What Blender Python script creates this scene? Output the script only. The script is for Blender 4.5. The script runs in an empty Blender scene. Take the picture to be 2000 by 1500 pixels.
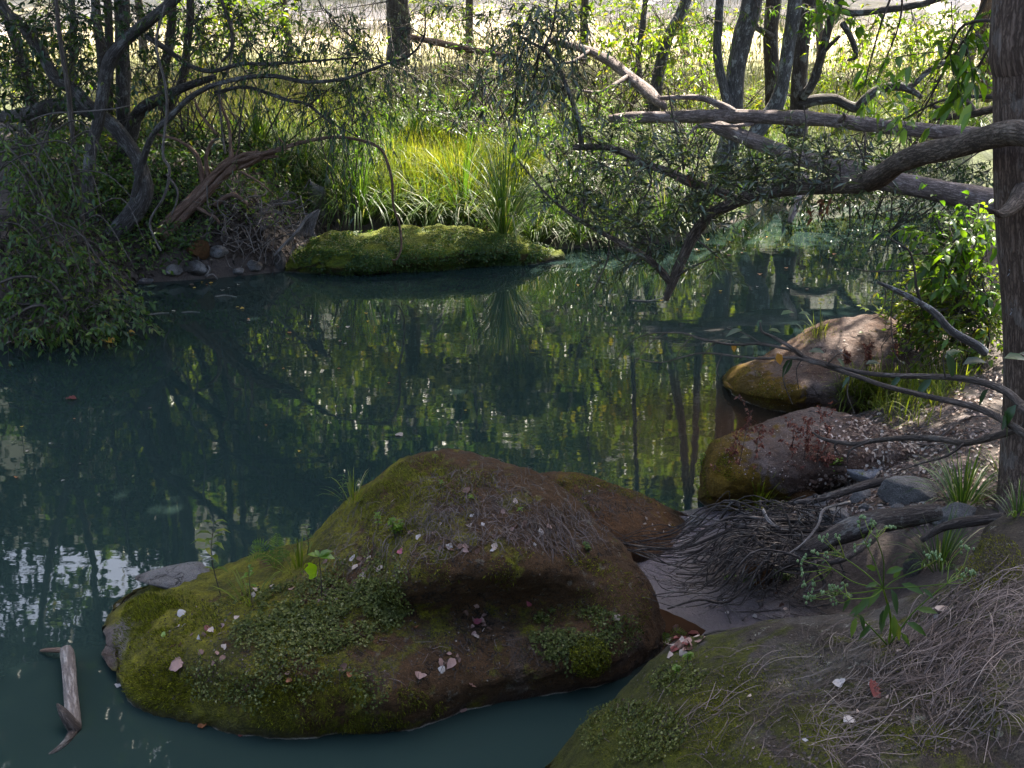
import bpy, math, random
import numpy as np
from mathutils import Vector
from mathutils.bvhtree import BVHTree

# ------------------------------------------------------------------ camera, sky, sun, exposure
S = bpy.context.scene
COL = S.collection
R = math.radians
CAM_H, PITCH, HFOV = 3.0, R(20.0), R(50.0)
FPX = 1000.0 / math.tan(HFOV / 2)          # focal length in pixels of the 2000 x 1500 photograph
cam = bpy.data.cameras.new('camera')
cam.sensor_width = 36.0
cam.lens = 18.0 / math.tan(HFOV / 2)
cam.clip_start, cam.clip_end = 0.05, 2000.0
camo = bpy.data.objects.new('camera', cam)
COL.objects.link(camo)
camo.location = (0, 0, CAM_H)
camo.rotation_euler = (math.pi / 2 - PITCH, 0, 0)
S.camera = camo

SUN_ELEV, SUN_AZ = R(52.0), R(24.0)        # azimuth clockwise from +Y (straight ahead)
W = bpy.data.worlds.new('World')
S.world = W
W.use_nodes = True
nt = W.node_tree
bg = nt.nodes['Background']
sky = nt.nodes.new('ShaderNodeTexSky')
sky.sky_type = 'NISHITA'
sky.sun_disc = False
sky.sun_elevation = SUN_ELEV
sky.sun_rotation = SUN_AZ
sky.air_density, sky.dust_density, sky.ozone_density = 1.0, 4.0, 0.4
nt.links.new(sky.outputs[0], bg.inputs[0])
bg.inputs[1].default_value = 0.15
sl = bpy.data.lights.new('sun', 'SUN')
sl.energy, sl.angle, sl.color = 5.0, R(0.53), (1.0, 0.93, 0.80)
so = bpy.data.objects.new('sun', sl)
COL.objects.link(so)
SUN_DIR = Vector((math.sin(SUN_AZ) * math.cos(SUN_ELEV), math.cos(SUN_AZ) * math.cos(SUN_ELEV), math.sin(SUN_ELEV)))
so.rotation_euler = SUN_DIR.to_track_quat('Z', 'Y').to_euler()
so.location = (20, 40, 50)

vs = S.view_settings
vs.view_transform, vs.look, vs.gamma, vs.use_curve_mapping = 'Standard', 'None', 1.0, False
vs.exposure = 2.65
S.cycles.max_bounces = 7
S.cycles.diffuse_bounces = 3
S.cycles.glossy_bounces = 3
S.cycles.transmission_bounces = 5
S.cycles.transparent_max_bounces = 4
S.cycles.use_denoising = True
S.cycles.caustics_reflective = False
S.cycles.caustics_refractive = False
S.cycles.sample_clamp_indirect = 4.0

# ------------------------------------------------------------------ pixels of the photograph to places in the world
CP, SP = math.cos(PITCH), math.sin(PITCH)


def ray(px, py):
    a, b = (px - 1000.0) / FPX, (750.0 - py) / FPX
    return Vector((a, CP + b * SP, -SP + b * CP))


def at(px, py, Y):
    d = ray(px, py)
    return Vector((0, 0, CAM_H)) + d * (Y / d.y)


def atz(px, py, z):
    d = ray(px, py)
    return Vector((0, 0, CAM_H)) + d * ((z - CAM_H) / d.z)


def topx(x, y, z):
    """The pixel and distance of a place, for places beyond the picture's edge."""
    dep = y * CP - (z - CAM_H) * SP
    return (1000 + FPX * x / dep, 750 - FPX * (y * SP + (z - CAM_H) * CP) / dep, y)


# ------------------------------------------------------------------ numpy noise
def _hash(ix, iy, iz, seed):
    h = (ix * 374761393 + iy * 668265263 + iz * 2147483647 + seed * 1274126177) & 0xFFFFFFFF
    h = ((h ^ (h >> 13)) * 1274126177) & 0xFFFFFFFF
    h = h ^ (h >> 16)
    return (h & 0xFFFF) / 32767.5 - 1.0


def vnoise(P, seed=0):
    P = np.asarray(P, dtype=np.float64)
    i = np.floor(P).astype(np.int64)
    f = P - i
    f = f * f * (3 - 2 * f)
    r = 0
    for dx in (0, 1):
        for dy in (0, 1):
            for dz in (0, 1):
                w = (f[:, 0] if dx else 1 - f[:, 0]) * (f[:, 1] if dy else 1 - f[:, 1]) * (f[:, 2] if dz else 1 - f[:, 2])
                r = r + w * _hash(i[:, 0] + dx, i[:, 1] + dy, i[:, 2] + dz, seed)
    return r


def fbm(P, octs=4, seed=0, gain=0.5):
    P = np.asarray(P, dtype=np.float64)
    a, r, s = 1.0, 0, 1.0
    for o in range(octs):
        r = r + a * vnoise(P * s + 17.3 * o, seed + o)
        a *= gain
        s *= 2.03
    return r


# ------------------------------------------------------------------ mesh helpers
def set_mesh(me, V, F3=None, F4=None, smooth=True):
    V = np.asarray(V, dtype=np.float32)
    n3 = 0 if F3 is None else len(F3)
    n4 = 0 if F4 is None else len(F4)
    me.vertices.add(len(V))
    me.vertices.foreach_set('co', V.ravel())
    loops, starts, pos = [], [], 0
    if n4:
        loops.append(np.asarray(F4, dtype=np.int32).ravel())
        starts.append(np.arange(n4, dtype=np.int32) * 4)
        pos = n4 * 4
    if n3:
        loops.append(np.asarray(F3, dtype=np.int32).ravel())
        starts.append(pos + np.arange(n3, dtype=np.int32) * 3)
    loops, starts = np.concatenate(loops), np.concatenate(starts)
    me.loops.add(len(loops))
    me.loops.foreach_set('vertex_index', loops)
    me.polygons.add(n3 + n4)
    me.polygons.foreach_set('loop_start', starts)
    me.update(calc_edges=True)
    me.validate()
    if smooth:
        me.polygons.foreach_set('use_smooth', np.ones(len(me.polygons), dtype=bool))


def mesh_obj(name, V, F3=None, F4=None, mat=None, parent=None, smooth=True, attr=None, origin=None):
    V = np.asarray(V, dtype=np.float64)
    if parent is not None:
        V = V - np.array(parent.location)
    elif origin is not None:
        V = V - np.array(origin)
    me = bpy.data.meshes.new(name)
    set_mesh(me, V, F3, F4, smooth)
    if attr is not None:
        at_ = me.attributes.new('bark', 'FLOAT_VECTOR', 'POINT')
        at_.data.foreach_set('vector', np.asarray(attr, dtype=np.float32).ravel())
    if mat:
        me.materials.append(mat)
    o = bpy.data.objects.new(name, me)
    COL.objects.link(o)
    if parent is not None:
        o.parent = parent
    elif origin is not None:
        o.location = origin
    return o


def tag(o, label=None, cat=None, group=None, kind=None):
    if label: o['label'] = label
    if cat: o['category'] = cat
    if group: o['group'] = group
    if kind: o['kind'] = kind
    return o


def thing(name, label, cat, loc=(0, 0, 0), group=None):
    o = bpy.data.objects.new(name, None)
    o.empty_display_size = 0.1
    COL.objects.link(o)
    o.location = Vector(loc)
    return tag(o, label, cat, group)


def dup(root, label=None, loc=None, rotz=None, scale=None, group=None):
    c = root.copy()
    COL.objects.link(c)
    for ch in list(root.children):
        k = ch.copy()
        COL.objects.link(k)
        k.parent = c
        for g in list(ch.children):
            q = g.copy()
            COL.objects.link(q)
            q.parent = k
    if label: c['label'] = label
    if group: c['group'] = group
    if loc is not None: c.location = Vector(loc)
    if rotz is not None: c.rotation_euler = (0, 0, rotz)
    if scale is not None: c.scale = (scale, scale, scale) if not hasattr(scale, '__len__') else scale
    return c


def catmull(P, sub):
    P = np.asarray(P, dtype=np.float64)
    if len(P) < 3 or sub < 2:
        if len(P) == 2 and sub > 1:
            t = np.linspace(0, 1, sub + 1)[:, None]
            return P[0] * (1 - t) + P[1] * t
        return P
    Q = np.vstack([2 * P[0] - P[1], P, 2 * P[-1] - P[-2]])
    out = []
    t = np.linspace(0, 1, sub, endpoint=False)[:, None]
    for i in range(1, len(Q) - 2):
        a, b, c, d = Q[i - 1], Q[i], Q[i + 1], Q[i + 2]
        out.append(0.5 * (2 * b + (c - a) * t + (2 * a - 5 * b + 4 * c - d) * t ** 2 + (3 * b - a - 3 * c + d) * t ** 3))
    out.append(P[-1:])
    return np.vstack(out)


class Tubes:
    """Collects tapered tubes that are linked as one mesh."""

    def __init__(self):
        self.V, self.F, self.A, self.caps, self.n = [], [], [], [], 0

    def add(self, pts, rad, n=7, sub=4, rough=0.0, seed=0, flare=None):
        P = np.array([tuple(p) for p in pts], dtype=np.float64)
        r = np.asarray(rad, dtype=np.float64)
        if r.ndim == 0:
            r = np.full(len(P), float(r))
        if len(r) != len(P):
            r = np.interp(np.linspace(0, 1, len(P)), np.linspace(0, 1, len(r)), r)
        PR = catmull(np.hstack([P, r[:, None]]), sub)
        P, r = PR[:, :3], np.maximum(PR[:, 3], 0.0006)
        m = len(P)
        T = np.gradient(P, axis=0)
        T /= np.linalg.norm(T, axis=1)[:, None] + 1e-9
        ref = np.array([0.0, 0, 1]) if abs(T[0, 2]) < 0.9 else np.array([1.0, 0, 0])
        u = np.cross(T[0], ref)
        u /= np.linalg.norm(u)
        U = np.zeros((m, 3))
        for i in range(m):
            u = u - T[i] * np.dot(u, T[i])
            u /= np.linalg.norm(u) + 1e-9
            U[i] = u
        Wv = np.cross(T, U)
        a = np.linspace(0, 2 * math.pi, n, endpoint=False)
        ca, sa = np.cos(a), np.sin(a)
        L = np.concatenate([[0], np.cumsum(np.linalg.norm(np.diff(P, axis=0), axis=1))])
        rr = r[:, None] * np.ones(n)
        if rough:
            q = np.stack([(ca[None] * r[:, None] / r.max() * 1.6).ravel(), (sa[None] * r[:, None] / r.max() * 1.6).ravel(), (L[:, None] / (r.max() * 4) * np.ones(n)).ravel()], 1)
            rr = rr * (1 + rough * fbm(q, 3, seed).reshape(m, n))
        V = P[:, None, :] + U[:, None, :] * (ca * rr)[..., None] + Wv[:, None, :] * (sa * rr)[..., None]
        A = np.stack([ca[None] * r[:, None], sa[None] * r[:, None], (L + seed * 3.7)[:, None] * np.ones((m, n))], 2)
        V = V.reshape(-1, 3)
        A = A.reshape(-1, 3)
        i, j = np.meshgrid(np.arange(m - 1), np.arange(n), indexing='ij')
        k = (j + 1) % n
        F = np.stack([i * n + j, i * n + k, (i + 1) * n + k, (i + 1) * n + j], -1).reshape(-1, 4)
        start = self.n
        ends = np.stack([P[0] - T[0] * r[0] * 0.4, P[-1] + T[-1] * r[-1] * 0.4])
        self.V += [V, ends]
        self.A += [A, np.stack([A[0] * .2, A[-1] * .2])]
        self.F.append(F + start)
        jj = np.arange(n)
        e = start + m * n
        self.caps.append(np.stack([start + (jj + 1) % n, start + jj, np.full(n, e)], 1))
        self.caps.append(np.stack([start + (m - 1) * n + jj, start + (m - 1) * n + (jj + 1) % n, np.full(n, e + 1)], 1))
        self.n += len(V) + 2
        return P

    def build(self, name, mat, parent=None, origin=None):
        return mesh_obj(name, np.vstack(self.V), np.vstack(self.caps), np.vstack(self.F), mat, parent, True, np.vstack(self.A), origin)


def unit(v):
    return v / (np.linalg.norm(v, axis=-1, keepdims=True) + 1e-9)


class Leaves:
    """Collects leaves (small folded blades) that are linked as one mesh."""

    def __init__(self):
        self.P, self.D, self.N, self.L, self.Wd = [], [], [], [], []

    def add(self, P, D, N, L, Wd):
        P = np.atleast_2d(np.asarray(P, dtype=np.float64))
        n = len(P)
        self.P.append(P)
        self.D.append(np.broadcast_to(np.asarray(D, dtype=np.float64), (n, 3)))
        self.N.append(np.broadcast_to(np.asarray(N, dtype=np.float64), (n, 3)))
        self.L.append(np.broadcast_to(np.asarray(L, dtype=np.float64), (n,)))
        self.Wd.append(np.broadcast_to(np.asarray(Wd, dtype=np.float64), (n,)))

    def arrays(self, fine=False, droop=0.25):
        P, D, N = np.vstack(self.P), unit(np.vstack(self.D)), np.vstack(self.N)
        L, Wd = np.concatenate(self.L)[:, None], np.concatenate(self.Wd)[:, None]
        Sd = unit(np.cross(D, N))
        N = unit(np.cross(Sd, D))
        dz = np.array([0, 0, -1.0])
        n = len(P)
        if not fine:
            mid = P + D * L * 0.42 + N * Wd * 0.10
            V = np.stack([P, mid - Sd * Wd * .5 + N * Wd * .12, mid + Sd * Wd * .5 + N * Wd * .12, P + D * L + dz * L * droop * .5], 1).reshape(-1, 3)
            b = np.arange(n)[:, None] * 4
            F = np.concatenate([b + np.array([[0, 2, 3]]), b + np.array([[0, 3, 1]])])
            return V, F, None
        m1 = P + D * L * .28 + N * L * .03
        m2 = P + D * L * .64 + dz * L * droop * .25
        V = np.stack([P, m1 - Sd * Wd * .42 + N * Wd * .13, m1, m1 + Sd * Wd * .42 + N * Wd * .13,
                      m2 - Sd * Wd * .40 + N * Wd * .13, m2, m2 + Sd * Wd * .40 + N * Wd * .13, P + D * L * .97 + dz * L * droop], 1).reshape(-1, 3)
        b = np.arange(n)[:, None] * 8
        F3 = np.concatenate([b + np.array([[x]]) for x in ([0, 2, 1], [0, 3, 2], [4, 5, 7], [5, 6, 7])])
        F4 = np.concatenate([b + np.array([[x]]) for x in ([1, 2, 5, 4], [2, 3, 6, 5])])
        return V, F3.reshape(-1, 3), F4.reshape(-1, 4)

    def count(self):
        return sum(len(p) for p in self.P)

    def build(self, name, mat, parent=None, fine=False, droop=0.25, origin=None):
        V, F3, F4 = self.arrays(fine, droop)
        return mesh_obj(name, V, F3, F4, mat, parent, False, None, origin)


class Blades:
    """Collects curved grass blades that are linked as one mesh."""

    def __init__(self):
        self.V, self.F3, self.F4, self.n = [], [], [], 0

    def add(self, P, D, L, Wd, bend, seg=4, side=None):
        P = np.atleast_2d(np.asarray(P, dtype=np.float64))
        n = len(P)
        D = unit(np.broadcast_to(np.asarray(D, dtype=np.float64), (n, 3)).copy())
        L = np.broadcast_to(np.asarray(L, dtype=np.float64), (n,))[:, None]
        Wd = np.broadcast_to(np.asarray(Wd, dtype=np.float64), (n,))[:, None]
        bend = np.broadcast_to(np.asarray(bend, dtype=np.float64), (n,))[:, None]
        out = D * np.array([1, 1, 0]) + 1e-4
        sd = unit(np.cross(unit(out), np.array([0, 0, 1.0])))
        if side is not None:
            sd = unit(np.broadcast_to(side, (n, 3)))
        rows, p, d = [], P.copy(), D.copy()
        for s in range(seg):
            t = s / seg
            w = Wd * (0.65 + 0.7 * t if t < .5 else 1.0 * (1.6 - 1.2 * t)) * .5
            rows += [p - sd * w, p + sd * w]
            p = p + d * L / seg
            d = unit(d + np.array([0, 0, -1.0]) * bend / seg * (0.4 + 1.4 * t))
        rows.append(p)
        V = np.stack(rows, 1)
        k = V.shape[1]
        b = np.arange(n)[:, None] * k + self.n
        for s in range(seg - 1):
            self.F4.append(b + np.array([[2 * s, 2 * s + 1, 2 * s + 3, 2 * s + 2]]))
        self.F3.append(b + np.array([[k - 3, k - 2, k - 1]]))
        self.V.append(V.reshape(-1, 3))
        self.n += n * k

    def build(self, name, mat, parent=None, origin=None):
        return mesh_obj(name, np.vstack(self.V), np.vstack(self.F3), np.vstack(self.F4), mat, parent, False, None, origin)


rng = np.random.default_rng(11)


def rdir(n, up=0.0):
    v = rng.normal(size=(n, 3))
    v = unit(v)
    v[:, 2] += up
    return unit(v)
# ------------------------------------------------------------------ materials
class NT:
    def __init__(self, name):
        self.m = bpy.data.materials.new(name)
        self.m.use_nodes = True
        self.t = self.m.node_tree
        self.out = self.t.nodes['Material Output']
        self.p = self.t.nodes['Principled BSDF']

    def n(self, typ, **kw):
        k = self.t.nodes.new(typ)
        for a, b in kw.items():
            if a.startswith('i_'):
                key = a[2:]
                k.inputs[int(key) if key.isdigit() else key].default_value = b
            else:
                setattr(k, a, b)
        return k

    def l(self, a, b):
        self.t.links.new(a, b)

    def coords(self, scale=(1, 1, 1), kind='Object', loc=(0, 0, 0)):
        tc = self.n('ShaderNodeTexCoord')
        mp = self.n('ShaderNodeMapping')
        mp.inputs['Scale'].default_value = scale
        mp.inputs['Location'].default_value = loc
        self.l(tc.outputs[kind], mp.inputs[0])
        return mp.outputs[0]

    def pos(self):
        return self.n('ShaderNodeNewGeometry').outputs['Position']

    def noise(self, vec, scale, detail=6, rough=0.6, dist=0.0):
        k = self.n('ShaderNodeTexNoise')
        k.inputs['Scale'].default_value = scale
        k.inputs['Detail'].default_value = detail
        k.inputs['Roughness'].default_value = rough
        k.inputs['Distortion'].default_value = dist
        if vec is not None:
            self.l(vec, k.inputs['Vector'])
        return k.outputs['Fac']

    def ramp(self, fac, stops):
        k = self.n('ShaderNodeValToRGB')
        e = k.color_ramp.elements
        while len(e) < len(stops):
            e.new(0.5)
        for x, (p, c) in zip(e, stops):
            x.position = p
            x.color = (c[0], c[1], c[2], 1) if hasattr(c, '__len__') else (c, c, c, 1)
        self.l(fac, k.inputs[0])
        return k.outputs[0]

    def mix(self, fac, a, b, mode='MIX'):
        k = self.n('ShaderNodeMix', data_type='RGBA', blend_type=mode)
        for s, v in ((k.inputs[0], fac), (k.inputs[6], a), (k.inputs[7], b)):
            if isinstance(v, (int, float)):
                s.default_value = v
            elif isinstance(v, tuple):
                s.default_value = (v[0], v[1], v[2], 1)
            else:
                self.l(v, s)
        return k.outputs[2]

    def math(self, op, a, b=0.0, clamp=False):
        k = self.n('ShaderNodeMath', operation=op, use_clamp=clamp)
        for s, v in ((k.inputs[0], a), (k.inputs[1], b)):
            if isinstance(v, (int, float)):
                s.default_value = v
            else:
                self.l(v, s)
        return k.outputs[0]

    def maprange(self, v, a, b, c=0.0, d=1.0):
        k = self.n('ShaderNodeMapRange')
        k.inputs[1].default_value, k.inputs[2].default_value, k.inputs[3].default_value, k.inputs[4].default_value = a, b, c, d
        self.l(v, k.inputs[0])
        return k.outputs[0]

    def sep(self, v):
        k = self.n('ShaderNodeSeparateXYZ')
        self.l(v, k.inputs[0])
        return k.outputs

    def bump(self, h, strength=0.5, dist=0.02, normal=None):
        k = self.n('ShaderNodeBump')
        k.inputs['Strength'].default_value = strength
        k.inputs['Distance'].default_value = dist
        self.l(h, k.inputs['Height'])
        if normal is not None:
            self.l(normal, k.inputs['Normal'])
        return k.outputs[0]


def leaf_mat(name, stops, trans=0.45, rough=0.42, spec=0.5, tint=(1.45, 1.5, 0.42)):
    t = NT(name)
    g = t.n('ShaderNodeNewGeometry')
    col = t.ramp(g.outputs['Random Per Island'], stops)
    n = t.noise(t.pos(), 1.3, 3)
    col = t.mix(t.maprange(n, 0.35, 0.7), col, t.mix(1.0, col, (0.62, 0.72, 0.70), 'MULTIPLY'))
    t.l(col, t.p.inputs['Base Color'])
    t.p.inputs['Roughness'].default_value = rough
    t.p.inputs['Specular IOR Level'].default_value = spec
    tr = t.n('ShaderNodeBsdfTranslucent')
    t.l(t.mix(1.0, col, tint, 'MULTIPLY'), tr.inputs[0])
    mx = t.n('ShaderNodeMixShader')
    mx.inputs[0].default_value = trans
    t.l(t.p.outputs[0], mx.inputs[1])
    t.l(tr.outputs[0], mx.inputs[2])
    t.l(mx.outputs[0], t.out.inputs[0])
    return t.m


def bark_mat(name, dark, light, lichen=0.25, lich=(0.33, 0.34, 0.32), ridge=1.0, bumpd=0.02, fine=1.0):
    t = NT(name)
    a = t.n('ShaderNodeAttribute', attribute_name='bark')

    def sc(s):
        mp = t.n('ShaderNodeMapping')
        mp.inputs['Scale'].default_value = s
        t.l(a.outputs['Vector'], mp.inputs[0])
        return mp.outputs[0]
    n0 = t.noise(sc((12 * fine, 12 * fine, 6 * fine)), 1.0, 6, 0.65, 0.8)
    n1 = t.noise(sc((54 * fine, 54 * fine, 8.5 * fine)), 1.0, 9, 0.72, 0.7)
    n2 = t.noise(sc((170 * fine, 170 * fine, 60 * fine)), 1.0, 6, 0.7)
    v = t.n('ShaderNodeTexVoronoi', feature='DISTANCE_TO_EDGE')
    v.inputs['Scale'].default_value = 1.0
    v.inputs['Randomness'].default_value = 1.0
    wv = t.n('ShaderNodeVectorMath', operation='ADD')
    t.l(sc((60 * fine, 60 * fine, 6.5 * fine)), wv.inputs[0])
    nz = t.n('ShaderNodeTexNoise')
    nz.inputs['Scale'].default_value = 2.2
    t.l(sc((30 * fine, 30 * fine, 14 * fine)), nz.inputs['Vector'])
    t.l(nz.outputs['Color'], wv.inputs[1])
    t.l(wv.outputs[0], v.inputs['Vector'])
    crack = t.maprange(v.outputs['Distance'], 0.0, 0.26)
    h = t.math('ADD', t.math('MULTIPLY', crack, .17 * ridge), t.math('ADD', t.math('MULTIPLY', n1, .70), t.math('MULTIPLY', n2, .26)))
    col = t.ramp(t.math('ADD', t.math('MULTIPLY', h, .8), t.math('MULTIPLY', n0, .22)), [(0.34, tuple(c * .30 for c in dark)), (0.56, dark), (0.72, light), (0.88, tuple(c * 1.45 for c in light))])
    n3 = t.noise(sc((10, 10, 6)), 1.0, 7, 0.72)
    f = t.math('MULTIPLY', t.maprange(n3, 0.55, 0.60), lichen)
    col = t.mix(f, col, lich)
    t.l(col, t.p.inputs['Base Color'])
    t.p.inputs['Roughness'].default_value = 0.85
    t.p.inputs['Specular IOR Level'].default_value = 0.3
    t.l(t.bump(h, 1.0, bumpd), t.p.inputs['Normal'])
    return t.m


def rock_mat(name, stone, earth, mosses, moss_amt=0.5, moss_dir=(0, 0, 1), earth_amt=0.5, scum=0.0, lichen=0.0, seed=0.0, moss_x=None, rim=None):
    """Sandstone under patches of earth and moss; the patches have shapes of their own."""
    t = NT(name)
    geo = t.n('ShaderNodeNewGeometry')
    p = geo.outputs['Position']
    mp = t.n('ShaderNodeMapping')
    mp.inputs['Location'].default_value = (seed, seed * 1.7, seed * .4)
    t.l(p, mp.inputs[0])
    q = mp.outputs[0]
    z = t.sep(p)[2]
    fine = t.noise(q, 55, 8, 0.7)
    midn = t.noise(q, 9, 7, 0.65)
    big = t.noise(q, 2.2, 5, 0.6, 0.6)
    col = t.ramp(midn, [(0.3, tuple(c * .6 for c in stone)), (0.55, stone), (0.8, tuple(min(1, c * 1.5) for c in stone))])
    e = t.maprange(t.math('ADD', t.math('MULTIPLY', big, .8), t.math('MULTIPLY', midn, .35)), 0.62 - earth_amt * .35, 0.74 - earth_amt * .3)
    ecol = t.ramp(t.math('ADD', t.math('MULTIPLY', fine, .55), t.math('MULTIPLY', midn, .45)), [(0.3, tuple(c * .5 for c in earth)), (0.52, earth), (0.75, tuple(c * 1.7 for c in earth))])
    col = t.mix(e, col, ecol)
    if lichen:
        ln = t.noise(q, 14, 8, 0.75)
        col = t.mix(t.math('MULTIPLY', t.maprange(ln, 0.58, 0.62), lichen), col, (0.30, 0.30, 0.26))
    cv = t.n('ShaderNodeTexVoronoi', feature='DISTANCE_TO_EDGE')
    cv.inputs['Scale'].default_value = 2.6
    wq = t.n('ShaderNodeVectorMath', operation='ADD')
    t.l(q, wq.inputs[0])
    wn = t.n('ShaderNodeTexNoise')
    wn.inputs['Scale'].default_value = 3.5
    wn.inputs['Detail'].default_value = 6
    t.l(q, wn.inputs['Vector'])
    t.l(wn.outputs['Color'], wq.inputs[1])
    t.l(wq.outputs[0], cv.inputs['Vector'])
    crk = t.math('MULTIPLY', t.maprange(cv.outputs['Distance'], .016, .003), t.maprange(t.noise(q, 1.7, 3), .50, .60))
    col = t.mix(t.math('MULTIPLY', crk, .8), col, (.010, .008, .006))
    # moss
    nd = t.n('ShaderNodeVectorMath', operation='DOT_PRODUCT')
    t.l(geo.outputs['Normal'], nd.inputs[0])
    nd.inputs[1].default_value = moss_dir
    mb = t.noise(q, 3.1, 6, 0.65, 0.9)
    ms = t.math('ADD', t.math('ADD', t.math('MULTIPLY', mb, 1.1), t.math('MULTIPLY', nd.outputs['Value'], 0.28)), t.math('ADD', t.math('MULTIPLY', midn, .3), t.math('MULTIPLY', t.math('SUBTRACT', t.noise(q, 14, 7, .75), .5), .5)))
    if moss_x:
        ms = t.math('ADD', ms, t.maprange(t.sep(p)[0], moss_x[0], moss_x[1], 0.0, moss_x[2]))
    mf = t.maprange(ms, 1.12 - moss_amt * .55, 1.22 - moss_amt * .5)
    mcol = t.ramp(t.math('ADD', t.math('MULTIPLY', t.noise(q, 5, 4), .6), t.math('MULTIPLY', fine, .4)), mosses)
    col = t.mix(mf, col, mcol)
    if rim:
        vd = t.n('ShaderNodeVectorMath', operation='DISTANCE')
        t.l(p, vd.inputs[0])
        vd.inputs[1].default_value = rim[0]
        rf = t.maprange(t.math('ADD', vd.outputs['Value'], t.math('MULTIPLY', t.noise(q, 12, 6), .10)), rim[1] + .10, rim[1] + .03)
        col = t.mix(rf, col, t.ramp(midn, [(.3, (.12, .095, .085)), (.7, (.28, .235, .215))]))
    # a wet foot and a pale tide line just above the water
    wet = t.maprange(t.math('ADD', z, t.math('MULTIPLY', midn, .05)), 0.03, 0.10)
    col = t.mix(wet, t.mix(1.0, col, (.34, .30, .28), 'MULTIPLY'), col)
    if scum:
        zz = t.math('ADD', z, t.math('MULTIPLY', t.math('SUBTRACT', t.noise(q, 21, 5), .5), .012))
        s = t.math('MULTIPLY', t.maprange(zz, 0.010, 0.006), t.maprange(zz, -0.004, 0.000))
        s = t.math('MULTIPLY', s, t.maprange(t.noise(q, 6, 4), .46, .58, 0.0, 1.0))
        col = t.mix(t.math('MULTIPLY', s, scum), col, (0.5, 0.46, 0.42))
    t.l(col, t.p.inputs['Base Color'])
    grit = t.noise(q, 170, 4, .8)
    col = t.mix(t.maprange(grit, .5, .74, 0, .8), col, t.mix(1.0, col, (2.6, 2.5, 2.4), 'MULTIPLY'))
    col = t.mix(t.maprange(grit, .46, .3, 0, .8), col, t.mix(1.0, col, (.30, .28, .28), 'MULTIPLY'))
    t.l(col, t.p.inputs['Base Color'])
    rg = t.mix(wet, (0.35, 0.35, 0.35), (0.92, 0.92, 0.92))
    t.l(rg, t.p.inputs['Roughness'])
    t.p.inputs['Specular IOR Level'].default_value = 0.25
    hh = t.math('ADD', t.math('MULTIPLY', fine, .6), t.math('ADD', t.math('MULTIPLY', midn, 1.2), t.math('MULTIPLY', t.math('MULTIPLY', mf, t.noise(q, 120, 4)), .5)))
    hh = t.math('ADD', hh, t.math('MULTIPLY', t.noise(q, 22, 8, .75, .4), 1.1))
    hh = t.math('SUBTRACT', hh, t.math('MULTIPLY', crk, 1.2))
    t.l(t.bump(hh, 1.0, 0.040), t.p.inputs['Normal'])
    return t.m


MOSS = [(0.25, (0.020, 0.026, 0.003)), (0.42, (0.055, 0.075, 0.006)), (0.58, (0.115, 0.13, 0.008)), (0.8, (0.20, 0.20, 0.012))]
MOSSB = [(0.25, (0.018, 0.016, 0.002)), (0.42, (0.050, 0.048, 0.004)), (0.56, (0.13, 0.118, 0.006)), (0.75, (0.25, 0.24, 0.010))]
MOSSO = [(0.25, (.030, .018, .002)), (.45, (.085, .050, .004)), (.6, (.15, .085, .006)), (.8, (.17, .15, .010))]
M = {}
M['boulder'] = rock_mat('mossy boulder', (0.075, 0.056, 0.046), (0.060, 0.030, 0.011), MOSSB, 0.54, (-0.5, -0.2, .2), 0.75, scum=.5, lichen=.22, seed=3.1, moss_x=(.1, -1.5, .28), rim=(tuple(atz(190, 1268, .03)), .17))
M['low_rock'] = rock_mat('earthy rock', (0.085, 0.058, 0.045), (0.080, 0.036, 0.012), MOSSO, 0.52, (0, .7, .3), 0.8, seed=8.3)
M['bank_rock'] = rock_mat('bare brown rock', (0.125, 0.092, 0.080), (0.075, 0.043, 0.030), MOSSO, 0.30, (-1.2, -.4, -.2), 0.40, scum=.4, seed=5.7, moss_x=(1.78, 1.32, .50))
M['upper_rock'] = rock_mat('bare domed rock', (0.125, 0.092, 0.080), (0.075, 0.043, 0.030), MOSSO, 0.32, (-1.0, -.6, -.2), 0.40, scum=.4, seed=15.7, moss_x=(2.3, 1.75, .42))
M['far_rock'] = rock_mat('green mossy rock', (0.06, 0.05, 0.04), (0.065, 0.045, 0.012), MOSS, 0.95, (0, 0, .6), 0.55, scum=.2, seed=12.2)
M['near_rock'] = rock_mat('needle covered rock', (0.085, 0.075, 0.066), (0.042, 0.032, 0.024), [(0.25, (.016, .018, .003)), (.45, (.036, .038, .004)), (.6, (.072, .076, .006)), (.8, (.13, .14, .010))], 0.58, (-.3, -.3, .2), 0.55, scum=.3, lichen=.6, seed=21.4, moss_x=(1.2, .5, .24))

M['stone'] = rock_mat('grey stone', (0.15, 0.14, 0.135), (0.05, 0.042, 0.036), MOSS, 0.0, (0, 0, 1), 0.15, seed=1.4)
M['pale_stone'] = rock_mat('pale grey stone', (0.185, 0.185, 0.20), (0.12, 0.115, 0.12), MOSS, 0.0, (0, 0, 1), 0.1, seed=2.4)

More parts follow.
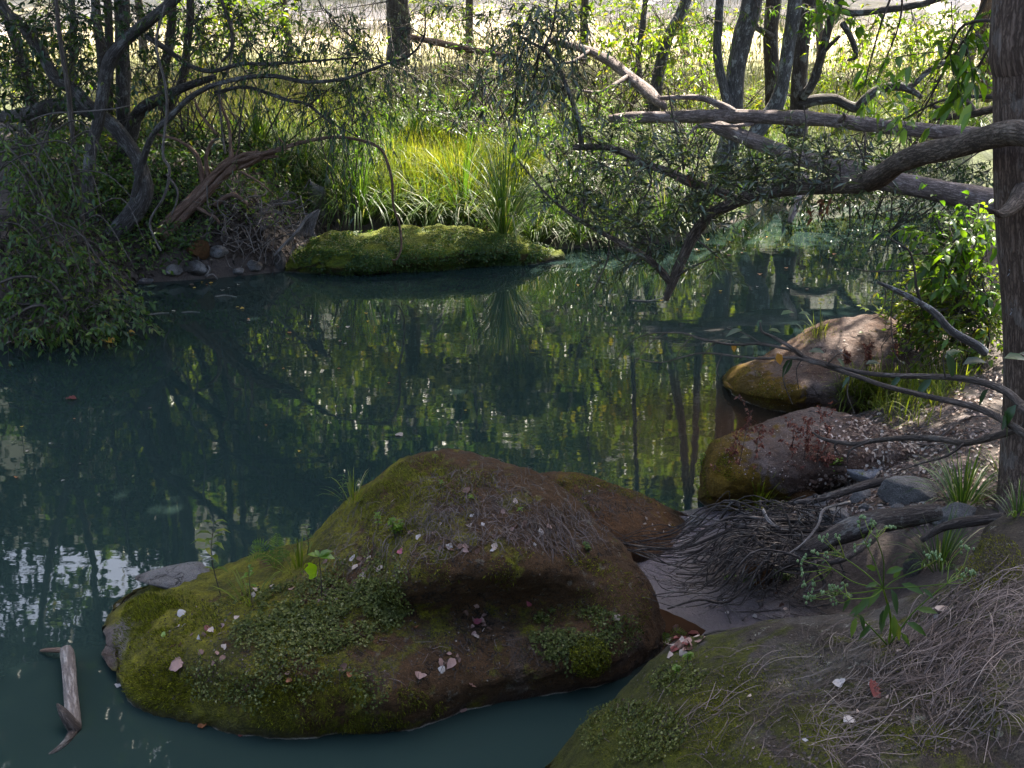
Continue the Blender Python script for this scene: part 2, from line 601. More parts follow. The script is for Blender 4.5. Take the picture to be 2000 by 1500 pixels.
M['bark_dark'] = bark_mat('dark bark', (0.038, 0.030, 0.026), (0.105, 0.090, 0.080), .35)
M['bark_left'] = bark_mat('rough furrowed bark', (0.030, 0.025, 0.022), (0.10, 0.088, 0.084), .18)
M['bark_grey'] = bark_mat('grey lichened bark', (0.060, 0.055, 0.054), (0.165, 0.155, 0.155), .55, (0.36, 0.38, 0.37))
M['bark_log'] = bark_mat('fallen log bark', (0.10, 0.074, 0.066), (0.31, 0.235, 0.215), .3, (.38, .33, .32))
M['bark_brown'] = bark_mat('brown fibrous bark', (0.066, 0.042, 0.030), (0.165, 0.115, 0.088), .2, (.28, .27, .25), 1.3, .025, 1.0)
M['bark_branch'] = bark_mat('scaly branch bark', (0.050, 0.036, 0.027), (0.155, 0.120, 0.095), .15, (.34, .30, .26), 1.3, .025, 1.2)
M['dead_wood'] = bark_mat('dry dead wood', (0.11, 0.062, 0.042), (0.25, 0.165, 0.125), .1, (.4, .33, .28), .6)
M['root'] = bark_mat('root bark', (0.034, 0.025, 0.021), (0.105, 0.084, 0.074), .2)
M['root_pale'] = bark_mat('pale root', (0.12, 0.10, 0.09), (0.27, 0.24, 0.22), .1)
M['stem'] = bark_mat('thin stems', (0.045, 0.034, 0.028), (0.11, 0.09, 0.078), .1)
M['vine'] = bark_mat('vine', (0.085, 0.070, 0.062), (0.20, 0.175, 0.16), .1)

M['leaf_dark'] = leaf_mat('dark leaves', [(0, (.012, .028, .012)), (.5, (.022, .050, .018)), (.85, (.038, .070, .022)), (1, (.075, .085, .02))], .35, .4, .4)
M['leaf_olive'] = leaf_mat('olive narrow leaves', [(0, (.026, .040, .020)), (.5, (.050, .070, .030)), (.9, (.085, .105, .045)), (1, (.16, .14, .05))], .3, .33, .7)
M['leaf_mid'] = leaf_mat('green leaves', [(0, (.028, .060, .014)), (.5, (.055, .105, .020)), (.9, (.095, .145, .026)), (1, (.17, .15, .03))], .5)
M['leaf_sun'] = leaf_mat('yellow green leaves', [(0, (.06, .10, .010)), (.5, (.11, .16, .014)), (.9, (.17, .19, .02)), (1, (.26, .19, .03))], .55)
M['leaf_bright'] = leaf_mat('bright broad leaves', [(0, (.05, .11, .012)), (.5, (.09, .17, .016)), (1, (.15, .22, .02))], .55, .38)
M['leaf_grey'] = leaf_mat('fine grey green leaves', [(0, (.035, .05, .028)), (.6, (.065, .088, .045)), (1, (.13, .14, .07))], .4)
M['litter_dark'] = leaf_mat('old dark litter', [(0, (.012, .008, .005)), (.6, (.035, .023, .017)), (.94, (.075, .054, .042)), (1, (.22, .17, .14))], .15, .7, .25, (1, .9, .8))
M['leaf_dry'] = leaf_mat('dry leaves', [(0, (.06, .025, .016)), (.35, (.15, .085, .062)), (.75, (.30, .21, .175)), (1, (.48, .39, .34))], .2, .6, .3, (1, .9, .8))
M['leaf_red'] = leaf_mat('red brown leaves', [(0, (.05, .018, .010)), (.5, (.10, .038, .020)), (1, (.20, .09, .05))], .25, .5, .4, (1.1, .8, .7))
M['leaf_gold'] = leaf_mat('yellow fallen leaves', [(0, (.30, .13, .02)), (.5, (.42, .22, .03)), (1, (.5, .36, .10))], .25, .5, .4, (1.1, .9, .6))
M['weed_red'] = leaf_mat('dry red brown weeds', [(0, (.07, .020, .014)), (.6, (.17, .050, .032)), (1, (.27, .11, .07))], .25, .6, .3, (1.1, .8, .7))
M['tuft'] = leaf_mat('mat rush blades', [(0, (.028, .064, .016)), (.5, (.062, .115, .024)), (.82, (.12, .17, .03)), (.90, (.22, .21, .12)), (1, (.32, .29, .20))], .42, .5, .35)
M['grass'] = leaf_mat('fresh grass', [(0, (.075, .105, .010)), (.5, (.13, .16, .016)), (.9, (.19, .205, .03)), (1, (.26, .22, .10))], .5, .5, .3, (1.35, 1.3, .5))
M['straw'] = leaf_mat('meadow grass', [(0, (.055, .065, .012)), (.5, (.12, .115, .03)), (1, (.26, .20, .11))], .45, .6, .3, (1, 1, .8))
M['mossleaf'] = leaf_mat('creeping herb', [(0, (.030, .038, .009)), (.5, (.068, .080, .018)), (.9, (.12, .13, .035)), (1, (.22, .21, .10))], .35, .6, .2)
M['fern'] = leaf_mat('fern', [(0, (.075, .13, .015)), (.6, (.13, .20, .02)), (1, (.20, .23, .03))], .5, .45, .4)
M['needle'] = leaf_mat('fallen needles', [(0, (.030, .018, .014)), (.5, (.070, .047, .042)), (.9, (.135, .098, .092)), (1, (.25, .19, .165))], .1, .6, .3, (1, .9, .9))
M['needle_dark'] = leaf_mat('old needles', [(0, (.022, .013, .010)), (.5, (.050, .034, .030)), (1, (.14, .105, .095))], .1, .65, .3, (1, .9, .9))
M['mossfuzz'] = leaf_mat('moss fronds', [(0, (.026, .026, .003)), (.5, (.090, .088, .006)), (.9, (.18, .178, .010)), (1, (.28, .27, .02))], .4, .7, .2)
M['wire'] = NT('galvanised wire').m
M['wire'].node_tree.nodes['Principled BSDF'].inputs['Base Color'].default_value = (.32, .33, .36, 1)
M['wire'].node_tree.nodes['Principled BSDF'].inputs['Metallic'].default_value = .8
M['wire'].node_tree.nodes['Principled BSDF'].inputs['Roughness'].default_value = .45


def ground_mat():
    t = NT('creek bank ground')
    p = t.pos()
    x, y, z = t.sep(p)[0], t.sep(p)[1], t.sep(p)[2]
    fine = t.noise(p, 42, 8, .7)
    midn = t.noise(p, 7, 7, .65)
    big = t.noise(p, 1.1, 5, .6)
    col = t.ramp(t.math('ADD', t.math('MULTIPLY', fine, .6), t.math('MULTIPLY', midn, .4)), [(.3, (.016, .011, .008)), (.5, (.045, .031, .024)), (.62, (.085, .062, .050)), (.75, (.15, .115, .098))])
    gcol = t.ramp(t.noise(p, 3, 6, .7), [(.3, (.028, .036, .008)), (.55, (.06, .072, .014)), (.8, (.12, .12, .03))])
    gf = t.maprange(t.math('ADD', y, t.math('MULTIPLY', t.math('SUBTRACT', big, .5), 5.0)), 14.5, 17.0)
    col = t.mix(gf, col, gcol)
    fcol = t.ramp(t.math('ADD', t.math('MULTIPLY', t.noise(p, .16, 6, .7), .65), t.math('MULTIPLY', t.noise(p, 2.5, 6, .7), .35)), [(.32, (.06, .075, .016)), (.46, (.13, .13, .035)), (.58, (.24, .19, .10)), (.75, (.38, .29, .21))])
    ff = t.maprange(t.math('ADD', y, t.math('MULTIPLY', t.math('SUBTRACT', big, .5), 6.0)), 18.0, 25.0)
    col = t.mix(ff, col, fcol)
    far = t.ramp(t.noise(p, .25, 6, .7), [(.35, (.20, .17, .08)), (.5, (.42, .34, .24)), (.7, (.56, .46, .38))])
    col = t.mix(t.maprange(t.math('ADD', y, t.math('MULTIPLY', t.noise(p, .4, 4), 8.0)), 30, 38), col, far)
    wood = t.ramp(t.math('ADD', t.math('MULTIPLY', t.noise(p, .35, 6, .75), .6), t.math('MULTIPLY', t.noise(p, 1.9, 5, .7), .4)), [(.36, (.008, .014, .004)), (.5, (.022, .036, .007)), (.62, (.055, .07, .012)), (.72, (.10, .10, .03))])
    col = t.mix(t.maprange(t.math('ADD', z, t.math('MULTIPLY', t.noise(p, .3, 4), 2.5)), 3.6, 5.2), col, wood)
    mud = t.mix(t.noise(p, 5, 4), (.085, .066, .068), (.14, .112, .115))
    mf = t.maprange(t.math('ADD', z, t.math('MULTIPLY', midn, .06)), .13, .07)
    mf = t.math('MULTIPLY', mf, t.maprange(y, 7.5, 6.5))
    col = t.mix(mf, col, mud)
    t.l(col, t.p.inputs['Base Color'])
    t.l(t.mix(mf, (.9, .9, .9), (.22, .22, .22)), t.p.inputs['Roughness'])
    t.l(t.bump(t.math('ADD', fine, midn), .7, .03), t.p.inputs['Normal'])
    return t.m


def water_mat():
    t = NT('turbid teal water')
    p = t.pos()
    body = t.mix(t.noise(p, .5, 4, .6), (.0100, .0185, .0165), (.0160, .0285, .0252))
    # the shallow pool between the boulder and the mud is clear over brown earth
    v = t.n('ShaderNodeVectorMath', operation='DISTANCE')
    t.l(p, v.inputs[0])
    v.inputs[1].default_value = tuple(atz(1330, 1190, 0))
    sh = t.maprange(t.math('ADD', v.outputs['Value'], t.math('MULTIPLY', t.noise(p, 3, 3), .3)), .45, .85, 1, 0)
    v2 = t.n('ShaderNodeVectorMath', operation='DISTANCE')
    t.l(p, v2.inputs[0])
    v2.inputs[1].default_value = tuple(atz(1480, 850, 0))
    sh2 = t.maprange(t.math('ADD', v2.outputs['Value'], t.math('MULTIPLY', t.noise(p, 2, 3), .5)), .35, 1.6, .9, 0)
    body = t.mix(t.math('MAXIMUM', sh, sh2), body, (.040, .020, .011))
    t.l(body, t.p.inputs['Base Color'])
    t.p.inputs['Roughness'].default_value = .015
    t.p.inputs['IOR'].default_value = 1.333
    t.p.inputs['Specular IOR Level'].default_value = .5
    mp = t.n('ShaderNodeMapping')
    mp.inputs['Scale'].default_value = (1.0, 2.2, 1.0)
    t.l(p, mp.inputs[0])
    h = t.math('ADD', t.math('MULTIPLY', t.noise(mp.outputs[0], 1.6, 2, .5), 1.0), t.math('MULTIPLY', t.noise(mp.outputs[0], 9.0, 3, .5), .10))
    t.l(t.bump(h, .024, .06), t.p.inputs['Normal'])
    return t.m


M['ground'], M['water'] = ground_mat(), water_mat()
# ------------------------------------------------------------------ the ground: one sheet from the creek bed to the far hill
def wpts(px):
    return [tuple(atz(x, y, 0.0))[:2] for x, y in px]


far_shore = wpts([(2120, 372), (2000, 374), (1880, 380), (1700, 394), (1500, 410), (1400, 448), (1330, 470), (1200, 482), (1100, 486), (1000, 470),
                  (830, 468), (650, 470), (570, 528), (480, 538), (400, 545), (270, 553), (200, 590), (110, 640), (0, 672), (-150, 700), (-500, 760)])
LAND_FAR = [(40, 21), (14, 18.0)] + far_shore + [(-7, 6.5), (-14, 4), (-60, 2), (-400, 0), (-400, 600), (400, 600), (400, 21)]
near_shore = wpts([(2060, 455), (1930, 470), (1830, 500), (1775, 545), (1755, 610), (1640, 700), (1560, 790), (1530, 815), (1480, 900), (1400, 985), (1310, 1003),
                   (1245, 1050), (1215, 1095), (1250, 1125), (1300, 1152), (1340, 1188), (1388, 1236), (1330, 1262), (1255, 1312), (1180, 1390), (1085, 1500)])
LAND_NEAR = [(400, 15), (40, 13), (9, 12.2)] + near_shore + [(-.15, 2.2), (-1.2, 1.0), (-4, -.6), (-30, -6), (-400, -60), (400, -60)]


def sdf(poly, X, Y):
    """Distance to the polygon's outline, positive inside."""
    P = np.array(poly)
    Q = np.roll(P, -1, axis=0)
    d2 = np.full(X.shape, 1e18)
    ins = np.zeros(X.shape, dtype=bool)
    for (ax, ay), (bx, by) in zip(P, Q):
        ex, ey = bx - ax, by - ay
        t = np.clip(((X - ax) * ex + (Y - ay) * ey) / (ex * ex + ey * ey + 1e-12), 0, 1)
        d2 = np.minimum(d2, (X - ax - t * ex) ** 2 + (Y - ay - t * ey) ** 2)
        c = ((ay > Y) != (by > Y))
        xi = ax + (Y - ay) * ex / (ey if abs(ey) > 1e-12 else 1e-12)
        ins ^= c & (X < xi)
    d = np.sqrt(d2)
    return np.where(ins, d, -d)


def sstep(a, b, x):
    t = np.clip((x - a) / (b - a), 0, 1)
    return t * t * (3 - 2 * t)


def height(X, Y):
    X, Y = np.asarray(X, float), np.asarray(Y, float)
    df, dn = sdf(LAND_FAR, X, Y), sdf(LAND_NEAR, X, Y)
    left = sstep(-1.0, -3.2, X) * sstep(18, 13, Y)                     # the left bank is steeper
    zf = (1 - left) * 1.15 * (1 - np.exp(-df / 2.2)) + left * (1.28 * (1 - np.exp(-df / 0.95)))
    zf = zf + .022 * np.clip(df - 2, 0, 60) + 95 * sstep(34, 200, Y)
    zn = .07 * np.clip(dn, 0, 3) + .42 * sstep(.28, 1.3, dn) + .05 * np.clip(dn - 1.2, 0, 30)
    under = lambda d: -0.85 * (1 - np.exp(np.minimum(d, 0) / .8))
    z = np.maximum(np.where(df > 0, zf, under(df)), np.where(dn > 0, zn, np.where(dn > -.3, .07 * dn, -.021 + under(dn + .3))))
    z = z + .10 * np.exp(-((X - 1.25) / .42) ** 2 - ((Y - 5.10) / .20) ** 2)
    P = np.stack([X.ravel(), Y.ravel(), np.zeros(X.size)], 1)
    land = sstep(0.0, .5, np.maximum(df, dn))
    z = z + land * ((fbm(P * .9, 4, 5) * .07 + fbm(P * 4.1, 3, 9) * .028).reshape(X.shape)) * sstep(80, 20, Y) + sstep(30, 90, Y) * fbm(P * .05, 3, 3).reshape(X.shape) * .8
    return z


def spaced(a, b, step, lo, hi):
    mid = list(np.arange(a, b, step))
    out, s = [], step
    v = b
    while v < hi:
        out.append(v)
        s *= 1.13
        v += s
    out.append(hi)
    inn, s, v = [], step, a
    while v > lo:
        s *= 1.13
        v -= s
        inn.append(max(v, lo))
    return np.array(inn[::-1] + mid + out)


gx, gy = spaced(-8.5, 8.5, .055, -320, 320), spaced(1.2, 20, .06, -50, 420)
GX, GY = np.meshgrid(gx, gy, indexing='ij')
GZ = height(GX, GY)
ni, nj = GX.shape
I, J = np.meshgrid(np.arange(ni - 1), np.arange(nj - 1), indexing='ij')
gf = np.stack([I * nj + J, (I + 1) * nj + J, (I + 1) * nj + J + 1, I * nj + J + 1], -1).reshape(-1, 4)
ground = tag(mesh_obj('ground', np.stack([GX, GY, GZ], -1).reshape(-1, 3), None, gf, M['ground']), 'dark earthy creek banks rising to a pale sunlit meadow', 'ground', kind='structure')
water = tag(mesh_obj('water', [(-90, -40, 0), (60, -40, 0), (60, 40, 0), (-90, 40, 0)], None, [(0, 1, 2, 3)], M['water'], smooth=False), 'still murky teal creek water with reflections of the trees', 'water', kind='structure')


def gz(x, y):
    return float(height(np.array([x]), np.array([y]))[0])


# ------------------------------------------------------------------ boulders
def loft(cols, nu, nv, amp=.02, seed=0, scale=3.0, fine=.004):
    """Boulder skin through columns of points running from its foot, over its top, to its hidden back."""
    A = np.array([[tuple(p) for p in c] for c in cols])                # columns x rows x 3
    B = np.stack([catmull(A[:, r], nu) for r in range(A.shape[1])], 1)
    C = np.stack([catmull(B[c], nv) for c in range(B.shape[0])], 0)
    m, n = C.shape[:2]
    du, dv = np.gradient(C, axis=0), np.gradient(C, axis=1)
    N = unit(np.cross(du, dv))
    P = C.reshape(-1, 3)
    d = amp * fbm(P * scale, 5, seed) + fine * fbm(P * scale * 9, 3, seed + 3)
    # weathered beds and hollows of sandstone
    Q = P * np.array([1.1, 1.1, 13.0]) + fbm(P * 2.1, 3, seed + 8)[:, None] * 1.3
    d = d + amp * .55 * vnoise(Q, seed + 5) - amp * .9 * np.clip(fbm(P * 5.3, 3, seed + 6) - .45, 0, 1)
    P = P + N.reshape(-1, 3) * d[:, None]
    i, j = np.meshgrid(np.arange(m - 1), np.arange(n - 1), indexing='ij')
    F = np.stack([i * n + j, (i + 1) * n + j, (i + 1) * n + j + 1, i * n + j + 1], -1).reshape(-1, 4)
    return P, F


def columns(spec, back, backz=None, foot=-.5):
    """spec: (px, py of the foot's waterline, [(py, z) ...], (py, z) of the crest, depth behind the crest)"""
    out = []
    for px, fy, mids, crest, dep in spec:
        f = atz(px, fy, 0.0)
        c = atz(px, crest[0], crest[1])
        pts = [f + Vector((f.x * .02, .10, foot)), f] + [atz(px, y, z) for y, z in mids] + [c]
        away = Vector((c.x, c.y, 0)).normalized()
        pts += [c + away * dep * .45 + Vector((0, 0, -crest[1] * .25 - .01)), c + away * dep + Vector((0, 0, -crest[1] - .02)), c + away * (dep + .06) + Vector((0, 0, -crest[1] + foot))]
        out.append(pts)
    return out


def rock(name, label, spec, mat, nu=22, nv=14, amp=.02, seed=0, scale=3.0, fine=.004, foot=-.5):
    P, F = loft(columns(spec, 0, foot=foot), nu, nv, amp, seed, scale, fine)
    c = P.mean(0)
    o = mesh_obj(name, P, None, F, mat, origin=(c[0], c[1], 0))
    return tag(o, label, 'boulder')


main_spec = [
    (208, 1272, [(1266, .012), (1260, .016), (1252, .018), (1246, .018)], (1238, .012), .05),
    (232, 1338, [(1306, .055), (1266, .075), (1230, .07), (1205, .05)], (1180, .03), .06),
    (275, 1380, [(1335, .11), (1285, .17), (1230, .18), (1190, .14)], (1150, .06), .10),
    (345, 1408, [(1345, .15), (1285, .24), (1225, .25), (1180, .20)], (1132, .10), .14),
    (450, 1431, [(1350, .19), (1280, .31), (1220, .33), (1165, .30)], (1110, .17), .22),
    (560, 1440, [(1365, .19), (1285, .34), (1215, .38), (1145, .39)], (1073, .32), .35),
    (670, 1438, [(1370, .19), (1290, .33), (1210, .40), (1120, .46)], (1000, .52), .5),
    (770, 1428, [(1365, .19), (1285, .30), (1200, .38), (1115, .57)], (920, .69), .55),
    (860, 1402, [(1340, .18), (1262, .29), (1192, .33), (1105, .62)], (893, .76), .55),
    (960, 1370, [(1320, .16), (1250, .27), (1188, .31), (1095, .63)], (897, .77), .5),
    (1050, 1358, [(1310, .16), (1240, .27), (1188, .30), (1098, .60)], (929, .72), .45),
    (1130, 1351, [(1300, .17), (1240, .27), (1190, .30), (1110, .50)], (990, .61), .4),
    (1205, 1336, [(1288, .17), (1240, .25), (1195, .32), (1135, .41)], (1058, .48), .3),
    (1262, 1300, [(1270, .11), (1240, .17), (1210, .22), (1180, .26)], (1140, .29), .22),
    (1294, 1266, [(1258, .02), (1250, .03), (1242, .035), (1234, .035)], (1225, .03), .06),
]
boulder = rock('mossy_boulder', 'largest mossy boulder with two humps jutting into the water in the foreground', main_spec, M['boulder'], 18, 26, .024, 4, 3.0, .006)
low_rock = rock('low_boulder', 'low brown rounded rock behind the right shoulder of the big mossy boulder', [
    (1020, 1050, [(1040, .04), (1020, .12), (1000, .18), (975, .22)], (950, .24), .3),
    (1060, 1075, [(1045, .10), (1015, .20), (985, .27), (955, .32)], (926, .35), .5),
    (1120, 1090, [(1060, .12), (1025, .22), (990, .30), (960, .34)], (928, .36), .55),
    (1190, 1100, [(1070, .12), (1040, .20), (1010, .26), (980, .29)], (948, .30), .5),
    (1255, 1100, [(1075, .08), (1050, .14), (1025, .18), (1000, .20)], (972, .21), .4),
    (1310, 1080, [(1060, .03), (1045, .06), (1032, .08), (1018, .08)], (1002, .07), .2),
    (1345, 1050, [(1045, .0), (1040, .01), (1032, .01), (1025, .01)], (1016, .0), .05)], M['low_rock'], 14, 12, .014, 9, 3.5)
right_rock = rock('flat_topped_boulder', 'flat topped brown boulder with an orange mossy left face, behind the red weeds', [
    (1364, 978, [(975, .01), (971, .02), (967, .025), (963, .03)], (958, .03), .04),
    (1380, 995, [(970, .12), (945, .20), (920, .26), (898, .30)], (880, .31), .15),
    (1410, 1002, [(970, .17), (938, .28), (905, .35), (880, .39)], (856, .39), .3),
    (1470, 1004, [(965, .19), (925, .33), (890, .40), (862, .42)], (833, .41), .4),
    (1540, 1000, [(960, .20), (920, .34), (880, .42), (845, .44)], (812, .43), .4),
    (1590, 990, [(950, .22), (910, .36), (870, .44), (835, .46)], (797, .45), .4),
    (1640, 978, [(940, .25), (900, .38), (865, .44), (835, .46)], (801, .46), .4),
    (1710, 960, [(930, .28), (900, .38), (875, .43), (850, .45)], (829, .46), .4),
    (1800, 935, [(915, .30), (900, .36), (888, .40), (878, .42)], (864, .42), .3),
    (1880, 915, [(905, .30), (900, .33), (895, .35), (888, .36)], (880, .36), .2)], M['bank_rock'], 18, 18, .018, 15, 3.4, .006)
upper_rock = rock('sloping_boulder', 'farther sloping brown boulder with a domed back and a mossy nose in the water', [
    (1412, 752, [(750, .01), (748, .015), (746, .02), (744, .02)], (741, .02), .05),
    (1432, 773, [(762, .07), (750, .10), (738, .12), (728, .125)], (717, .11), .2),
    (1480, 795, [(774, .13), (752, .19), (730, .22), (712, .22)], (697, .20), .3),
    (1540, 808, [(782, .16), (752, .26), (720, .30), (692, .32)], (668, .31), .4),
    (1590, 812, [(782, .17), (745, .30), (705, .36), (668, .42)], (636, .44), .5),
    (1650, 812, [(780, .17), (740, .31), (695, .40), (655, .47)], (619, .51), .5),
    (1710, 806, [(775, .18), (735, .32), (690, .41), (650, .48)], (617, .52), .5),
    (1770, 800, [(770, .2), (735, .33), (695, .41), (660, .46)], (634, .49), .4),
    (1840, 792, [(770, .2), (740, .32), (710, .38), (685, .41)], (668, .42), .3)], M['upper_rock'], 18, 18, .022, 27, 2.8, .006)
far_rock = rock('green_boulder', 'long low boulder coated in green moss on the far waterline below the grass', [
    (560, 530, [(527, .01), (524, .02), (521, .025), (517, .03)], (513, .03), .1),
    (585, 533, [(524, .06), (514, .10), (504, .13), (496, .15)], (489, .15), .5),
    (630, 536, [(522, .10), (506, .17), (490, .23), (474, .27)], (461, .28), .7),
    (700, 537, [(522, .11), (504, .20), (485, .28), (466, .32)], (451, .34), .8),
    (790, 532, [(518, .11), (500, .21), (480, .29), (462, .33)], (446, .35), .8),
    (880, 526, [(512, .11), (495, .22), (475, .30), (457, .34)], (440, .37), .8),
    (960, 521, [(508, .10), (494, .19), (479, .26), (464, .30)], (450, .31), .7),
    (1020, 517, [(508, .06), (499, .12), (490, .17), (480, .20)], (471, .21), .6),
    (1065, 511, [(507, .03), (503, .05), (499, .07), (495, .08)], (490, .08), .3),
    (1096, 505, [(504, .0), (503, .01), (502, .01), (501, .01)], (500, .01), .1)], M['far_rock'], 16, 16, .055, 33, 2.4, .012)
near_rock = rock('needle_strewn_boulder', 'nearest boulder at the bottom edge, draped with fallen grey needles', [
    (1066, 1530, [(1526, .01), (1522, .015), (1518, .02), (1514, .02)], (1508, .02), .05),
    (1110, 1640, [(1580, .11), (1540, .16), (1505, .18), (1480, .17)], (1452, .14), .12),
    (1190, 1720, [(1620, .22), (1540, .34), (1475, .38), (1425, .36)], (1378, .30), .15),
    (1280, 1760, [(1640, .34), (1540, .50), (1450, .56), (1365, .53)], (1296, .46), .2),
    (1350, 1780, [(1650, .42), (1540, .60), (1440, .67), (1340, .64)], (1250, .56), .25),
    (1460, 1800, [(1660, .5), (1550, .70), (1440, .78), (1320, .75)], (1226, .65), .3),
    (1580, 1800, [(1660, .56), (1550, .77), (1440, .85), (1320, .82)], (1209, .72), .3),
    (1700, 1800, [(1660, .6), (1550, .82), (1440, .89), (1320, .90)], (1192, .80), .3),
    (1800, 1800, [(1660, .62), (1550, .84), (1440, .93), (1310, .96)], (1160, .90), .3),
    (1880, 1800, [(1660, .64), (1550, .88), (1430, .98), (1290, 1.03)], (1105, 1.02), .3),
    (1930, 1800, [(1660, .66), (1550, .90), (1420, 1.02), (1270, 1.08)], (1035, 1.08), .3),
    (2000, 1800, [(1660, .68), (1550, .92), (1410, 1.05), (1250, 1.12)], (1003, 1.12), .35),
    (2120, 1800, [(1660, .68), (1550, .92), (1410, 1.06), (1250, 1.14)], (985, 1.14), .35)], M['near_rock'], 16, 18, .020, 41, 3.0, .005)
# ------------------------------------------------------------------ trees, limbs, crowns
def pl(pts):
    return [at(*p) for p in pts]


def rad(pts, rpx):
    """Radii given in pixels of the photograph at each point's distance."""
    n = len(pts)
    r = np.interp(np.linspace(0, 1, n), np.linspace(0, 1, len(rpx)), rpx) if len(rpx) != n else np.array(rpx, float)
    return [r[i] * (pts[i] - Vector((0, 0, CAM_H))).length / FPX for i in range(n)]


def limb(tb, px, rpx, n=9, sub=6, rough=.12, seed=0, up=None):
    """A limb through pixels at given distances; up adds world points beyond the picture's edge."""
    P = pl(px)
    r = rad(P, rpx)
    if up:
        for u in up:
            P.append(P[-1] + Vector(u))
            r.append(r[-1] * .9)
    tb.add(P, r, n, sub, rough, seed)
    return P


SPEC = {
    'dark': dict(L=(.06, .11), W=.42, per=11, twig=(.30, .6), down=.35),
    'olive': dict(L=(.045, .085), W=.22, per=17, twig=(.18, .38), down=.15),
    'mid': dict(L=(.08, .13), W=.45, per=10, twig=(.3, .6), down=.30),
    'weep': dict(L=(.055, .10), W=.20, per=16, twig=(.4, .8), down=.9),
    'fine': dict(L=(.06, .11), W=.16, per=20, twig=(.35, .7), down=.7),
    'broad': dict(L=(.065, .11), W=.48, per=8, twig=(.25, .5), down=.35),
    'small': dict(L=(.035, .06), W=.5, per=14, twig=(.18, .35), down=.15),
    'leafy': dict(L=(.05, .085), W=.42, per=12, twig=(.25, .5), down=.45),
}


def cluster(tb, lv, anchor, c, rv, nt_, spec, g, tw_r=.0035, dirbias=(0, 0, 0)):
    """Twigs fanning from a branch that runs from anchor into an ellipsoid, leaves along every twig."""
    s = SPEC[spec]
    c, rv = np.array(c, float), np.array(rv, float)
    spine = None
    if anchor is not None:
        a = np.array(anchor, float)
        mid = (a + c) / 2 + g.normal(size=3) * np.linalg.norm(c - a) * .12 + np.array([0, 0, .1 * np.linalg.norm(c - a)])
        end = c + (c - a) / (np.linalg.norm(c - a) + 1e-6) * rv.mean() * .6
        ln = np.linalg.norm(c - a)
        spine = tb.add([a, mid, c, end], [min(.03, .006 + ln * .006), .006 + .002 * ln, .006, .003], 5, 5)
    for k in range(nt_):
        q = c + unit(g.normal(size=3)) * rv * g.random() ** .45
        if spine is not None and g.random() < .85:
            b = spine[g.integers(len(spine) // 3, len(spine))]
        else:
            b = q + g.normal(size=3) * .15
        tl = g.uniform(*s['twig'])
        d = unit(g.normal(size=3) * .6 + (q - c) / (rv + .01) * .7 + np.array(dirbias) + np.array([0, 0, -s['down']]))
        P = [b, (b + q) / 2 + g.normal(size=3) * .05, q, q + d * tl * .5, q + d * tl * .9 + np.array([0, 0, -tl * .25 * s['down']])]
        if np.linalg.norm(b - q) < .12:
            P = P[2:]
        Q = tb.add(P, [tw_r * 1.3, tw_r * .5], 3, 3)
        m = s['per']
        t = np.sort(g.uniform(.35 if len(P) > 3 else .05, 1, m)) * (len(Q) - 1)
        i = np.minimum(t.astype(int), len(Q) - 2)
        pos = Q[i] + (Q[i + 1] - Q[i]) * (t - i)[:, None]
        td = unit(Q[i + 1] - Q[i])
        side = unit(np.cross(td, np.array([0, 0, 1.0]) + g.normal(size=(m, 3)) * .5)) * np.where(np.arange(m) % 2, 1, -1)[:, None]
        D = td * .7 + side * .8 + g.normal(size=(m, 3)) * .3 + np.array([0, 0, -s['down'] * .8])
        N = np.array([0, 0, 1.0]) + g.normal(size=(m, 3)) * .6
        L = g.uniform(*s['L'], m)
        lv.add(pos, D, N, L, L * s['W'] * g.uniform(.8, 1.2, m))


def canopy(lv, tb, anchor, c, rv, n, g, L=(.19, .30), W=.5):
    n = int(n * (1.35 if c[2] > 5.9 or L[0] > .25 else .75))
    """A high crown mass above the picture: leaves packed in clumps round the end of a limb."""
    c, rv = np.array(c, float), np.array(rv, float)
    a = np.array(anchor, float)
    tb.add([a, (a + c) / 2 + np.array([0, 0, .5]), c], [.07, .045, .02], 6, 5, .1)
    k = max(6, n // 170)
    cc = c + unit(g.normal(size=(k, 3))) * rv * (g.random((k, 1)) ** .4)
    for q in cc[::3]:
        tb.add([c, (c + q) / 2 + g.normal(size=3) * .2, q], [.022, .012, .005], 4, 4)
    i = g.integers(0, k, n)
    P = cc[i] + g.normal(size=(n, 3)) * np.array([.33, .33, .22])
    D = g.normal(size=(n, 3)) + np.array([0, 0, -.4])
    N = np.array([0, 0, 1.0]) + g.normal(size=(n, 3)) * .7
    l = g.uniform(*L, n)
    lv.add(P, D, N, l, l * W)


def crown(name, tw, lv, twmat, lvmat, parent, droop=.25, fine=False):
    """Twigs and leaves of one crown as one mesh."""
    V, F3, F4 = lv.arrays(fine, droop)
    if tw is not None and tw.n:
        TV = np.vstack(tw.V)
        k = len(TV)
        tF4, tF3 = np.vstack(tw.F), np.vstack(tw.caps)
        n4, n3 = len(tF4), len(tF3)
        A = np.vstack([np.vstack(tw.A), np.zeros((len(V), 3))])
        l4 = len(F4) if F4 is not None else 0
        F3 = np.vstack([tF3, F3 + k])
        F4 = tF4 if F4 is None else np.vstack([tF4, F4 + k])
        V = np.vstack([TV, V])
        o = mesh_obj(name, V, F3, F4, twmat, parent, False, A)
        o.data.materials.append(lvmat)
        mi = np.zeros(len(F3) + len(F4), dtype=np.int32)
        mi[n4:n4 + l4] = 1
        mi[n4 + l4 + n3:] = 1
        if len(mi) == len(o.data.polygons):
            o.data.polygons.foreach_set('material_index', mi)
        else:
            print('crown: face count changed', name, len(mi), len(o.data.polygons))
        return o
    return mesh_obj(name, V, F3, F4, lvmat, parent, False)


def tree(name, label, base, cat='tree', group=None):
    return thing(name, label, cat, base, group)


